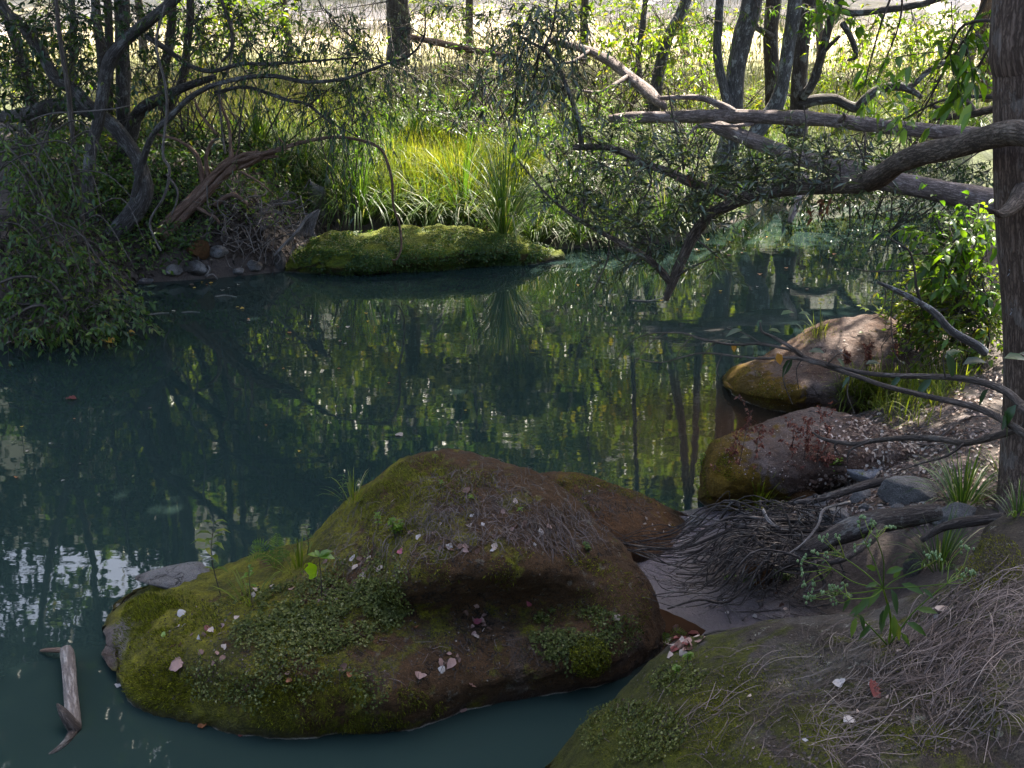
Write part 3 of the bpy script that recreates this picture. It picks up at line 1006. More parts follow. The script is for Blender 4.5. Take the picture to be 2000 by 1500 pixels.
def near_pt(P, q):
    P = np.array([tuple(p) for p in P])
    return P[np.argmin(((P - np.array(q)) ** 2).sum(1))]


# --- the many-stemmed leaning tree on the left bank
g = np.random.default_rng(3)
T1 = tree('leaning_tree', 'big many stemmed leaning tree with furrowed bark overhanging the left bank', at(180, 490, 11.9))
tb, lv, tw = Tubes(), Leaves(), Tubes()
A = limb(tb, [(150, 505, 11.6), (195, 478, 11.7), (246, 432, 11.8), (281, 376, 11.8), (268, 310, 11.9), (226, 250, 12), (184, 218, 12.1), (142, 175, 12.2), (106, 150, 12.3), (80, 100, 12.4), (40, 45, 12.5), (0, 0, 12.6)],
         [18, 19, 18, 17, 13, 12, 11, 11, 10, 10, 9, 8], 12, 7, .16, 1, [(-.5, .1, 1.2), (-.4, .1, 1.5)])
tb.build('trunk', M['bark_left'], T1)
tb = Tubes()
B = limb(tb, [(184, 486, 11.85), (174, 455, 11.75), (172, 380, 11.7), (176, 298, 11.7), (192, 235, 11.7), (207, 150, 11.7), (218, 112, 11.7), (248, 76, 11.7), (297, 37, 11.6), (345, -5, 11.5)],
         [14, 12, 11, 10.5, 11, 11.5, 12, 11, 10, 9], 11, 7, .14, 2, [(.6, -.1, .5), (.7, 0, .9)])
tb.build('trunk', M['bark_left'], T1)
tb = Tubes()
Cc = limb(tb, [(262, 392, 11.75), (276, 325, 11.7), (299, 262, 11.6), (337, 224, 11.5), (378, 186, 11.4), (437, 160, 11.2), (525, 148, 11.0), (600, 160, 10.8), (676, 153, 10.6), (745, 128, 10.4), (800, 108, 10.3), (828, 72, 10.2), (830, 20, 10.1)],
          [8, 6.5, 6, 5.5, 5, 4.6, 4.2, 3.6, 3.2, 2.6, 2.2, 1.8, 1.4], 8, 6, .1, 3)
G_ = limb(tb, [(184, 218, 12.1), (140, 206, 12.3), (95, 208, 12.5), (50, 222, 12.7), (0, 228, 13), (-90, 215, 13.3)], [14, 13, 13, 12, 11, 10], 9, 6, .12, 4)
Bk = limb(tb, [(286, 70, 11.65), (330, 100, 11.8), (370, 128, 11.9), (415, 139, 11.8), (470, 125, 11.6), (520, 125, 11.4), (600, 120, 11.2), (700, 112, 11)], [6, 5, 4.5, 4, 3.5, 3, 2.4, 1.6], 6, 5, .08, 5)
H_ = limb(tb, [(420, 182, 11.4), (480, 170, 11.3), (560, 195, 11.1), (600, 204, 11), (640, 235, 10.9), (700, 268, 10.7)], [4, 3.5, 3.5, 3, 2, 1.2], 6, 5, .08, 6)
tb.build('limb', M['bark_left'], T1)
L1pts = A + B + Cc + G_ + Bk + H_
for px, py, Y, rx, ry, n, sp in [(60, 60, 12, 100, 70, 18, 'dark'), (140, 120, 12, 80, 90, 20, 'dark'), (150, 30, 11.8, 80, 60, 16, 'dark'), (30, 190, 12.2, 70, 60, 14, 'dark'), (90, 40, 12.4, 90, 60, 26, 'leafy'), (30, 120, 12.5, 70, 70, 26, 'leafy'), (150, 170, 12.3, 60, 60, 20, 'leafy'), (260, 60, 12, 60, 60, 16, 'leafy'), (300, 130, 11.9, 60, 50, 14, 'leafy'),
                                 (700, 120, 10.6, 90, 60, 24, 'weep'), (790, 60, 10.3, 60, 50, 10, 'weep'), (620, 190, 10.9, 90, 50, 22, 'weep'), (480, 60, 11.3, 90, 60, 16, 'weep'), (560, 110, 11.1, 80, 50, 12, 'weep'), (690, 215, 10.6, 60, 60, 16, 'weep'), (370, 30, 11.5, 70, 40, 12, 'weep'), (650, 40, 10.9, 90, 50, 16, 'weep')]:
    c = at(px, py, Y)
    m = Y / FPX * 1.1
    cluster(tw, lv, near_pt(L1pts, c), c, (rx * m, .7, ry * m), n, sp, g)
hi = A[-1], B[-1]
for c, rv, n in [((-7.6, 11.5, 6.3), (2.2, 2, 1.4), 1900), ((-5.0, 10.6, 6.8), (2.0, 1.8, 1.3), 1500), ((-3.0, 9.6, 7.2), (1.8, 1.8, 1.2), 1700), ((-6.2, 9.0, 7.3), (2, 1.6, 1.2), 1400), ((-3.2, 7.8, 7.4), (1.4, 1.2, .9), 500), ((-9.6, 10.2, 6.6), (2, 2, 1.4), 2200)]:
    canopy(lv, tw, B[-1] if c[0] > -6 else A[-1], c, rv, n, g)
crown('crown', tw, lv, M['stem'], M['leaf_dark'], T1)

# --- upright trees on the left bank behind it
def plain_tree(name, label, limbs, clusters, tops, bark, leaf, seed, group=None, base=None):
    g = np.random.default_rng(seed)
    b = at(*limbs[0][0][0])
    t = tree(name, label, b, group=group)
    pts, ends = [], []
    tw, lv = Tubes(), Leaves()
    for i, (px, rp, up) in enumerate(limbs):
        tb = Tubes()
        P = limb(tb, px, rp, 10, 6, .13, seed + i, up)
        pts += P
        if up:
            ends.append(P[-1])
        tb.build('trunk' if i == 0 or up else 'limb', M[bark], t)
    for px, py, Y, rx, ry, n, sp in clusters:
        c = at(px, py, Y)
        m = Y / FPX * 1.1
        cluster(tw, lv, near_pt(pts, c), c, (rx * m, .8, ry * m), n, sp, g)
    for c, rv, n in tops:
        canopy(lv, tw, near_pt(ends, c), c, rv, n, g)
    if lv.count():
        crown('crown', tw, lv, M['stem'], M[leaf], t)
    return t


UP = [(.05, .1, 1.6), (-.1, .1, 1.8), (.1, .1, 1.6)]
plain_tree('upright_tree', 'thick upright dark trunk standing directly behind the leaning tree', [([(215, 420, 13.2), (228, 380, 13.2), (244, 290, 13.2), (241, 210, 13.2), (238, 105, 13.2), (238, 0, 13.2)], [22, 15, 13, 12.5, 12.5, 13], UP),
            ([(252, 270, 13.1), (268, 224, 13), (305, 196, 12.8), (362, 170, 12.5), (420, 150, 12.3)], [13, 12, 10, 8, 5], None)],
           [(250, 20, 13, 60, 40, 12, 'dark'), (420, 120, 12.3, 70, 50, 14, 'weep')],
           [((-5.4, 14.0, 7.6), (2.1, 2, 1.4), 1700), ((-3.4, 14.0, 7.2), (1.9, 1.8, 1.3), 2400), ((-7.4, 14.4, 7.6), (2, 1.8, 1.3), 1700)], 'bark_left', 'leaf_dark', 51)
plain_tree('slender_tree', 'slender dark twin trunks rising between the leaning tree and the meadow', [([(202, 240, 14.8), (200, 160, 14.8), (196, 95, 14.8), (186, 0, 14.8)], [9, 8, 8, 8], UP), ([(212, 235, 15), (213, 110, 15), (210, 0, 15)], [8, 7, 7], UP)],
           [(190, 60, 14.8, 50, 60, 10, 'mid')], [((-6.6, 16.6, 5.4), (1.8, 1.4, 1.2), 2000), ((-7.0, 16.6, 8.2), (2, 1.7, 1.3), 2200), ((-9.6, 15.0, 8.2), (2.2, 1.9, 1.3), 2200)], 'bark_dark', 'leaf_mid', 52)
plain_tree('forked_tree', 'forked pair of dark trunks against the bright meadow right of the leaning tree', [([(318, 215, 15.5), (318, 150, 15.5), (330, 88, 15.5), (338, 10, 15.5), (340, -30, 15.5)], [9, 8.5, 8, 7, 7], UP), ([(330, 215, 15.6), (358, 150, 15.6), (365, 88, 15.5), (372, 0, 15.5)], [7, 7.5, 7, 7], UP)],
           [(420, 70, 15.3, 80, 70, 22, 'mid'), (500, 40, 15.3, 80, 50, 18, 'mid'), (330, 40, 15.4, 60, 40, 8, 'mid')], [((-2.8, 17.2, 5.2), (1.8, 1.4, 1.1), 2200), ((-4.4, 17.6, 4.6), (1.7, 1.3, 1.0), 1800), ((-3.6, 17.2, 8.0), (2.1, 1.8, 1.3), 2400), ((-1.4, 16.0, 7.6), (2, 1.8, 1.3), 2400)], 'bark_dark', 'leaf_mid', 53)
plain_tree('leaning_pole_tree', 'leftmost dark trunk leaning left out of the frame', [([(62, 260, 13.5), (60, 190, 13.5), (40, 110, 13.5), (12, 30, 13.5), (0, -20, 13.5)], [9, 9, 8, 8, 8], UP)],
           [(20, 110, 13.3, 60, 80, 14, 'mid'), (-10, 30, 13.3, 60, 60, 10, 'mid')], [((-8.4, 15, 5.2), (1.8, 1.4, 1.2), 2000), ((-10.2, 13, 7.8), (2.2, 2, 1.4), 2200)], 'bark_dark', 'leaf_mid', 54)
plain_tree('pale_stemmed_tree', 'thin pale trunk half hidden behind the dark leaves at far left', [([(138, 300, 16), (140, 160, 16), (143, 60, 16), (140, 0, 16)], [6, 6, 6, 5], UP)],
           [(100, 80, 16, 70, 60, 14, 'mid'), (60, 150, 16, 60, 60, 14, 'mid')], [], 'bark_grey', 'leaf_sun', 55)
plain_tree('distant_trunk_tree', 'broad dark trunk standing back from the bank at top centre among fine drooping foliage', [([(778, 125, 23), (780, 60, 23), (776, 0, 23), (775, -40, 23)], [24, 21, 19, 19], UP)],
           [(720, 30, 22.5, 90, 40, 22, 'fine'), (830, 40, 22.5, 70, 50, 22, 'fine'), (870, 10, 22.6, 60, 40, 16, 'fine'), (640, 20, 22.5, 70, 40, 14, 'fine')], [((-4.6, 22.5, 5.6), (2, 1.6, 1.3), 2200), ((-1.0, 23, 5.6), (2, 1.6, 1.3), 2200), ], 'bark_dark', 'leaf_grey', 56)

# --- the group of trunks on the right of the far bank
plain_tree('twin_trunk_tree', 'grey twin trunk tree with a thick and a thin stem behind the fallen logs', [([(1412, 322, 16.4), (1425, 280, 16.4), (1434, 215, 16.4), (1437, 140, 16.4), (1450, 70, 16.4), (1470, -5, 16.4)], [24, 19, 17, 17, 19, 19], UP),
            ([(1428, 225, 16.3), (1415, 175, 16.3), (1401, 105, 16.3), (1403, 50, 16.3), (1407, -10, 16.3)], [10, 9, 8, 7.5, 7], UP)],
           [(1390, 40, 16.0, 60, 50, 14, 'weep'), (1480, 20, 16.0, 50, 40, 10, 'weep')], [((2.6, 15.6, 7.6), (2.0, 1.8, 1.3), 2400), ((0.6, 14.6, 7.9), (2, 1.8, 1.3), 2400)], 'bark_grey', 'leaf_mid', 61)
plain_tree('leaning_grey_tree', 'grey lichened trunk leaning right in front of the dark straight trunk', [([(1462, 285, 16.1), (1490, 240, 16.1), (1514, 208, 16.1), (1529, 158, 16), (1540, 88, 15.9), (1553, 0, 15.8)], [13, 15, 15, 12, 12, 12], UP)],
           [(1580, 10, 15.8, 40, 30, 6, 'dark')], [((3.9, 14.0, 7.6), (1.8, 1.8, 1.3), 2400), ((4.33, 16.86, 7.8), (.8, .75, .5), 600), ((0.83, 16.76, 7.8), (.8, .75, .5), 600), ((2.55, 16.69, 7.8), (.8, .75, .5), 600), ((0.28, 16.39, 7.8), (.8, .75, .5), 600), ((3.58, 16.63, 7.8), (.8, .75, .5), 600), ((5.04, 16.97, 7.8), (.8, .75, .5), 600)], 'bark_grey', 'leaf_mid', 62)  # the small unseen clumps are added to keep sun spots off the water
plain_tree('straight_tree', 'straight dark trunk between the twin trunk tree and the leaning grey trunk', [([(1512, 235, 17.2), (1508, 140, 17.2), (1505, 70, 17.2), (1512, -10, 17.2)], [15, 14.5, 14, 14], UP), ([(1506, 70, 17.1), (1490, 62, 17), (1476, 50, 17), (1470, 20, 16.9)], [7, 6, 5, 4], None)],
           [], [((6.4, 16.8, 8.4), (2.2, 2.0, 1.4), 2600), ((6.4, 18.0, 7.9), (1.1, 1, .6), 900), ((7.9, 17.9, 7.9), (1.1, 1, .6), 900), ((-.6, 17.6, 7.7), (1.0, 1.0, .6), 800)], 'bark_dark', 'leaf_mid', 63)  # smaller unseen clumps added to shade the far water and the left bank
plain_tree('crooked_limb_tree', 'dark trunk with a low crooked limb snaking right over the grass', [([(1553, 262, 16.6), (1560, 215, 16.6), (1560, 150, 16.6), (1568, 70, 16.6), (1582, -10, 16.6)], [24, 18, 15, 14.5, 14], UP),
            ([(1564, 205, 16.5), (1590, 196, 16.4), (1630, 194, 16.3), (1655, 206, 16.2), (1674, 210, 16.2), (1692, 192, 16.1), (1712, 177, 16.1), (1750, 168, 16.0), (1780, 176, 16.0), (1800, 190, 15.9)], [11, 10, 9, 9, 9, 8.5, 8, 8, 6, 4], None),
            ([(1752, 172, 16.0), (1780, 168, 16), (1812, 140, 16), (1845, 122, 16), (1900, 90, 16)], [6, 5, 5, 4, 2], None),
            ([(1566, 190, 16.4), (1585, 165, 16.3), (1602, 115, 16.2), (1622, 40, 16.1), (1640, -10, 16)], [9, 8, 7.5, 7, 7], UP),
            ([(1576, 182, 16.3), (1597, 145, 16.2), (1606, 105, 16.1), (1640, 70, 16)], [6, 6, 5, 3], None),
            ([(1622, 40, 16.1), (1640, 20, 16), (1668, 25, 15.9), (1722, 20, 15.8), (1790, 10, 15.7), (1850, -6, 15.6)], [7, 7, 7, 6, 6, 5], None),
            ([(1645, 45, 15.9), (1663, 75, 15.8), (1672, 110, 15.8), (1655, 118, 15.8)], [6, 5, 4, 2], None)],
           [(1700, 60, 16, 70, 50, 14, 'mid'), (1790, 60, 16, 80, 50, 18, 'mid'), (1880, 80, 16, 60, 60, 16, 'mid')], [((8.0, 17.4, 4.9), (1.8, 1.4, 1.1), 2000), ((8.6, 15.4, 8.2), (2.2, 2.0, 1.4), 2600)], 'bark_dark', 'leaf_sun', 64)
plain_tree('mottled_leaning_tree', 'mottled grey trunk leaning left from the fallen logs toward top centre', [([(1276, 215, 17.5), (1282, 170, 17.5), (1291, 120, 17.5), (1306, 68, 17.5), (1342, -5, 17.5)], [12, 11, 11, 10, 10], [(.3, 0, 1.4), (.2, 0, 1.6)]), ([(1250, 180, 17.8), (1247, 110, 17.8), (1254, 60, 17.8), (1262, -10, 17.8)], [7, 6, 6, 5], [(.1, 0, 1.4), (.1, 0, 1.4)])],
           [(1290, 40, 17.3, 70, 50, 20, 'weep'), (1220, 70, 17.3, 70, 60, 20, 'mid'), (1340, 110, 17.3, 60, 60, 12, 'mid')], [], 'bark_grey', 'leaf_sun', 65)
plain_tree('pale_trunk_tree', 'short pale sunlit trunk showing just left of the big right hand tree', [([(1930, 196, 19), (1928, 160, 19), (1926, 90, 19), (1928, 0, 19)], [12, 11, 10, 10], UP)],
           [(1900, 40, 18.8, 60, 60, 18, 'mid'), (1850, 110, 18.8, 60, 50, 18, 'mid')], [], 'dead_wood', 'leaf_sun', 66)

# --- the big tree on the right bank, with wire round it
g = np.random.default_rng(9)
TR = tree('big_bank_tree', 'big brown barked trunk filling the right edge of the picture', at(2020, 985, 5.0))
tb = Tubes()
RP = limb(tb, [(2075, 1075, 4.75), (2040, 1000, 4.9), (2022, 900, 5.0), (2018, 760, 5.0), (2013, 620, 5.0), (2006, 480, 5.0), (2003, 330, 5.0), (2003, 150, 5.0), (2002, 0, 5.0)], [130, 88, 60, 51, 49, 51, 53, 53, 52], 22, 9, .09, 71, [(.0, .1, 1.6), (.1, .1, 1.8), (.1, .1, 1.5)])
tb.build('trunk', M['bark_brown'], TR)
lv, tw = Leaves(), Tubes()
for c, rv, n in [((1.0, 9.6, 8.0), (2.0, 1.8, 1.2), 2200), ((6.4, 9.4, 8.2), (2, 1.8, 1.2), 2000), ((3.6, 11.0, 8.0), (1.8, 1.6, 1.2), 2000), ((-1.4, 11.6, 8.0), (1.9, 1.8, 1.2), 2200), ((1.6, 12.9, 8.1), (1.9, 1.6, 1.1), 2400), ((3.1, 12.0, 8.0), (1.2, 1.2, 1.0), 1400), ((3.0, 8.6, 7.9), (1.7, 1.5, 1.0), 1700), ((3.5, 7.4, 7.8), (1.5, 1.0, .7), 1700), ((1.9, 7.4, 7.8), (1.0, .8, .5), 700), ((.4, 12.35, 7.8), (.8, .7, .5), 560), ((3.0, 8.15, 7.6), (.8, .6, .4), 600), ((2.3, 14.2, 7.8), (.9, .8, .5), 620), ((2.0, 9.6, 7.8), (.9, .8, .5), 560), ((-1.2, 13.4, 7.8), (1.7, 1.4, 1.0), 1700), ((-2.4, 11.2, 7.7), (1.6, 1.4, 1.0), 1700), ((1.24, 11.82, 7.8), (.75, .7, .5), 520), ((-0.56, 14.27, 7.8), (.75, .7, .5), 520), ((1.32, 11.05, 7.8), (.75, .7, .5), 520), ((-1.34, 15.37, 7.8), (.75, .7, .5), 520), ((0.16, 10.57, 7.8), (.75, .7, .5), 520), ((1.30, 8.29, 7.8), (.75, .7, .5), 520)]:  # many of these unseen clumps are added to stop sun reaching water and rocks
    canopy(lv, tw, RP[-1], c, rv, n, g)
tb = Tubes()
limb(tb, [(2000, 372, 4.9), (1978, 402, 4.75), (1955, 418, 4.6), (1938, 410, 4.5)], [20, 14, 8, 1.5], 8, 4, .15, 72)
tb.build('broken_stub', M['bark_branch'], TR)
crown('crown', tw, lv, M['stem'], M['leaf_dark'], TR)


def wire(py, label):
    tb = Tubes()
    c = np.array(at(2013 if py > 570 else 2009, py, 5.0))
    r = 51 * (5.2) / FPX * 1.03
    a = np.linspace(0, 2 * math.pi, 26)
    for ph in (0, math.pi):
        tb.add(np.stack([c[0] + (r + .003 * np.cos(a * 9 + ph)) * np.cos(a), c[1] + (r + .003 * np.cos(a * 9 + ph)) * np.sin(a), c[2] + .006 * np.sin(a * 9 + ph) - .03 * np.cos(a)], 1), .0022, 5, 2)
    for q in (3.6, 4.2, 4.75, 5.3):
        p = c + np.array([r * math.cos(q), r * math.sin(q), -.03 * math.cos(q)])
        for s in (-1, 1):
            tb.add([p + np.array([-.015 * s, -.012, -.014]), p, p + np.array([.012 * s, -.012, .016])], .0016, 4, 1)
    tag(tb.build('barbed_wire', M['wire'], origin=c), label, 'wire')


wire(537, 'upper strand of barbed wire round the big right hand trunk')
wire(612, 'lower strand of barbed wire round the big right hand trunk')

# --- the branch that reaches from the right across the creek, with its leafy shoots
g = np.random.default_rng(21)
OB = thing('overhanging_branch', 'thick scaly branch reaching in from the right edge and dipping its tip to the water', 'branch', at(2040, 262, 4.2))
tb, lv, tw = Tubes(), Leaves(), Tubes()
OBP = limb(tb, [topx(4.05, 3.5, 2.2), topx(3.2, 3.75, 2.75), (2120, 318, 4.0), (2060, 283, 4.1), (2000, 260, 4.3), (1950, 264, 4.6), (1900, 276, 4.9), (1850, 292, 5.2), (1800, 302, 5.5), (1755, 318, 5.8), (1722, 340, 6.0), (1690, 356, 6.2), (1640, 362, 6.5), (1560, 366, 6.9), (1480, 380, 7.2), (1430, 398, 7.4), (1388, 420, 7.5), (1358, 455, 7.6), (1335, 500, 7.6), (1316, 545, 7.6), (1300, 586, 7.6)],
           [40, 33, 27, 25, 22, 23, 21, 21, 22, 20, 20, 19, 15, 14, 13, 13, 12, 11, 10, 9, 5.5], 12, 6, .16, 81)
tb.build('main_stem', M['bark_branch'], OB)
tb = Tubes()
z0 = gz(4.1, 3.45)
tb.add([(4.2, 3.4, z0 - .2), (4.15, 3.42, z0 + .3), (4.08, 3.48, 2.1), (4.15, 3.5, 4.5), (4.3, 3.6, 7.0), (4.3, 3.7, 9)], [.26, .19, .16, .14, .11, .05], 14, 7, .12, 87)
tb.build('trunk', M['bark_branch'], OB)
tb = Tubes()
S1 = limb(tb, [(1312, 556, 7.6), (1290, 528, 7.6), (1262, 503, 7.6), (1225, 482, 7.7), (1190, 462, 7.8), (1140, 435, 7.9), (1090, 400, 8.0), (1050, 360, 8.1), (1010, 310, 8.2)], [7, 7, 6.5, 6, 5, 4, 3, 2, 1.4], 8, 5, .12, 82)
tb.build('side_stem', M['bark_branch'], OB)
tb = Tubes()
S2 = limb(tb, [(1440, 394, 7.4), (1400, 372, 7.5), (1352, 358, 7.6), (1310, 338, 7.7), (1262, 320, 7.8), (1215, 296, 7.9), (1180, 288, 8.0), (1120, 288, 8.1)], [10, 9, 9, 8, 7.5, 7, 6.5, 5.5], 9, 6, .16, 83)
tb.build('side_stem', M['bark_branch'], OB)
tb = Tubes()
S3 = limb(tb, [(1136, 286, 8.1), (1130, 240, 8.1), (1120, 205, 8.1), (1105, 165, 8.1), (1085, 125, 8.1), (1062, 97, 8.1), (1035, 82, 8.1), (1015, 70, 8.1)], [5, 4.5, 4.5, 4.2, 4, 3.5, 3, 2], 7, 5, .1, 84)
S4 = limb(tb, [(1062, 97, 8.1), (1078, 60, 8.1), (1085, 20, 8.1), (1090, -20, 8.1)], [3, 2.5, 2, 2], 6, 4, .1, 85)
tb.build('upright_shoot', M['bark_dark'], OB)
OBpts = OBP[10:-2] + S1 + S2
for pts in ([(1336, 330, 7.6), (1330, 290, 7.6), (1315, 230, 7.6), (1304, 170, 7.6)], [(1690, 350, 6.2), (1686, 310, 6.2), (1670, 270, 6.2)], [(1560, 362, 6.9), (1562, 310, 6.9), (1574, 250, 6.9), (1570, 205, 6.9)], [(1480, 376, 7.2), (1476, 330, 7.2), (1462, 290, 7.2)],
            [(1316, 545, 7.6), (1345, 525, 7.5), (1390, 505, 7.5)], [(1270, 505, 7.6), (1268, 470, 7.6), (1255, 430, 7.6)]):
    tb = Tubes()
    limb(tb, pts, [3, 2, 1.2], 5, 4, .05, 86)
    tb.build('upright_shoot', M['stem'], OB)
for px, py, Y, rx, ry, n in [(1690, 295, 6.3, 50, 45, 12), (1620, 300, 6.6, 60, 50, 20), (1550, 315, 6.9, 55, 50, 22), (1480, 335, 7.2, 55, 45, 22), (1420, 350, 7.4, 50, 45, 20), (1360, 330, 7.5, 60, 45, 20), (1290, 300, 7.7, 50, 40, 16), (1330, 400, 7.6, 50, 40, 18), (1250, 400, 7.7, 55, 40, 18),
                             (1200, 440, 7.8, 60, 30, 22), (1270, 465, 7.6, 50, 35, 22), (1140, 400, 7.9, 60, 40, 18), (1080, 370, 8.0, 40, 40, 8), (1390, 415, 7.4, 50, 30, 16), (1460, 372, 7.2, 50, 22, 14), (1540, 350, 6.9, 50, 25, 14), (1170, 280, 8, 50, 40, 14), (1225, 330, 7.9, 45, 40, 14), (1620, 345, 6.6, 50, 25, 12), (1400, 500, 7.5, 40, 25, 6), (1165, 555, 7.8, 12, 20, 3), (1240, 515, 7.6, 30, 30, 8)]:
    c = at(px, py, Y)
    m = Y / FPX
    cluster(tw, lv, near_pt(OBpts, c), c, (rx * m, .30, ry * m), int(n * .75), 'olive', g, .0025, (0, 0, .25))
for px, py, rx, ry, n in [(1020, 60, 50, 50, 16), (1075, 40, 50, 50, 16), (1050, 130, 50, 40, 14), (1100, 170, 40, 50, 10), (1010, 120, 45, 50, 12), (1110, 60, 40, 40, 10)]:
    c = at(px, py, 8.1)
    m = 8.1 / FPX
    cluster(tw, lv, near_pt(S3 + S4, c), c, (rx * m, .35, ry * m), int(n * 1.1), 'weep', g, .0025)
crown('foliage', tw, lv, M['stem'], M['leaf_olive'], OB, .15)
dl = Leaves()
for px, py, Y in [(1590, 412, 6.8), (1605, 405, 6.8), (1345, 345, 7.5), (1356, 342, 7.5), (1630, 388, 6.6), (1412, 392, 7.3)]:
    p = np.array(at(px, py, Y))
    dl.add(p + g.normal(size=(7, 3)) * .04, g.normal(size=(7, 3)) + np.array([0, 0, -.8]), g.normal(size=(7, 3)), g.uniform(.035, .065, 7), g.uniform(.018, .03, 7))
dl.build('dead_leaves', M['leaf_red'], OB, True)

# --- fallen timber
def log(name, label, px, rp, bark, seed, extra=(), cat='log', n=12):
    P0 = pl(px)
    o = thing(name, label, cat, P0[0])
    tb = Tubes()
    limb(tb, px, rp, n, 7, .13, seed)
    tb.build('stem', M[bark], o)
    for e, r in extra:
        tb = Tubes()
        limb(tb, e, r, 8, 5, .12, seed + 1)
        tb.build('broken_branch', M[bark], o)
    return o


log('fallen_log', 'upper fallen log lying almost level across the creek behind the leafy branch', [(1190, 232, 14.6), (1240, 229, 14.5), (1340, 228, 14.4), (1440, 227, 14.2), (1520, 229, 14), (1600, 233, 13.8), (1690, 243, 13.5), (1790, 254, 13.2), (1880, 262, 13), (1990, 268, 12.8), (2150, 275, 12.5)],
    [7, 11, 12, 13, 13, 13, 14, 14, 14, 15, 15], 'bark_log', 101, [([(1435, 222, 14.2), (1410, 206, 14.3), (1370, 192, 14.4), (1330, 190, 14.5), (1290, 192, 14.6)], [9, 7, 6, 5, 4]), ([(1470, 242, 14.1), (1430, 246, 13.9), (1395, 243, 13.8)], [4, 3, 1.5]), ([(1640, 236, 13.6), (1650, 228, 13.5), (1648, 222, 13.4)], [5, 4, 2])])
log('sloping_log', 'lower fallen log sloping down to the right into the far water', [(1392, 246, 14.2), (1410, 252, 14.1), (1475, 277, 13.9), (1530, 298, 13.7), (1580, 313, 13.5), (1650, 330, 13.2), (1720, 349, 13.0), (1800, 365, 12.9), (1870, 380, 12.8), (1960, 398, 12.6)],
    [7, 13, 14, 15, 16, 18, 19, 20, 21, 22], 'bark_log', 104, [([(1395, 247, 14.1), (1375, 245, 14.1), (1358, 249, 14.1), (1347, 262, 14)], [7, 5, 3.5, 2]), ([(1574, 340, 13.2), (1566, 375, 12.9), (1553, 405, 12.7), (1542, 434, 12.6)], [8, 7, 7, 5])])
log('leaning_dead_trunk', 'dead trunk leaning diagonally down to the right above the upper fallen log', [(1075, 78, 18), (1110, 88, 17.7), (1160, 103, 17.3), (1205, 130, 16.8), (1240, 158, 16.3), (1270, 184, 15.8), (1298, 208, 15.3)], [6, 7, 9, 10, 11, 12, 7], 'bark_log', 107, [([(1225, 150, 16.4), (1200, 165, 16), (1170, 180, 15.8), (1130, 176, 15.6)], [5, 4, 3, 2]), ([(1150, 100, 17.3), (1120, 120, 17), (1085, 125, 17)], [4, 3, 2])])
log('bleached_log', 'short bleached log leaning among bushes at top centre', [(800, 72, 20), (850, 82, 20), (900, 93, 19.8), (950, 103, 19.6), (1000, 112, 19.4)], [5, 6, 6, 6, 5], 'dead_wood', 109)
log('broken_limb', 'broken dead limb with two stubs ending against the big right hand trunk', [(1822, 232, 11), (1850, 228, 10.9), (1890, 224, 10.6), (1945, 212, 10.2), (2000, 205, 10)], [4, 5.5, 7, 7, 7], 'bark_branch', 111, [([(1905, 222, 10.5), (1890, 200, 10.5), (1870, 182, 10.5), (1850, 165, 10.5)], [6, 5, 5, 4]), ([(1850, 226, 10.9), (1835, 215, 10.9), (1820, 203, 10.9)], [4, 4, 3])], 'branch', 9)

# the twisted dead root snag on the left bank: strands bound together
g = np.random.default_rng(31)
SN = thing('twisted_snag', 'twisted brown dead root snag with frayed strands on the left bank', 'snag', at(320, 460, 12))
tb = Tubes()
core = [(312, 462, 11.9), (345, 425, 12), (385, 385, 12), (420, 348, 12), (450, 322, 11.9)]
for k in range(15):
    a, b = g.uniform(-13, 13), g.uniform(-.12, .12)
    q = [(x + a * (.55 + .3 * math.sin(i + k)) + g.normal() * 2, y + a * .8 * (.6 + .3 * math.cos(i * 1.3 + k)) + g.normal() * 2, Y + b) for i, (x, y, Y) in enumerate(core)]
    if k % 2:
        q += [(485 + g.uniform(-15, 10), 312 + g.uniform(-18, 16), 11.8), (525 + g.uniform(-20, 25), 299 + g.uniform(-10, 14), 11.7)]
    else:
        q += [(468 + g.uniform(-18, 18), 300 + g.uniform(-10, 30), 11.9)]
    limb(tb, q, [5, 6, 6, 5, 4.5, 3.2, 1.6], 6, 5, .15, 200 + k)
tb.build('trunk', M['dead_wood'], SN)
tb = Tubes()
for q, r in [([(455, 318, 11.8), (525, 297, 11.7), (590, 278, 11.5), (650, 268, 11.3), (700, 273, 11.2), (735, 285, 11.1), (752, 305, 11.1), (765, 350, 11.1), (768, 400, 11.2), (780, 440, 11.3), (784, 480, 11.4), (776, 505, 11.4), (766, 508, 11.4)], [5, 4.5, 4, 3.2, 3, 3, 3, 2.6, 2.4, 2.2, 2.2, 2, 1.4]),
             ([(400, 372, 12), (392, 330, 12), (382, 300, 12), (350, 275, 12), (305, 262, 12)], [7, 5, 4, 3, 2]), ([(408, 350, 12), (402, 310, 12), (412, 280, 12), (425, 265, 12), (400, 235, 12), (372, 180, 12)], [5, 4, 3.5, 3, 2, 1.5]),
             ([(450, 320, 11.8), (450, 285, 11.9), (447, 245, 12), (432, 205, 12.1), (425, 170, 12.2)], [4, 3, 3, 2.5, 2]), ([(470, 335, 11.8), (505, 355, 11.7), (533, 378, 11.6)], [3, 2, 1.4]), ([(420, 400, 11.9), (455, 380, 11.7), (485, 400, 11.6)], [5, 4, 2]),
             ([(385, 405, 11.9), (420, 425, 11.7), (428, 436, 11.6)], [4, 3, 2]), ([(525, 298, 11.7), (560, 290, 11.6), (545, 270, 11.6)], [3, 2.5, 1.5])]:
    limb(tb, q, r, 6, 5, .12, 300)
tb.build('root_strands', M['dead_wood'], SN)

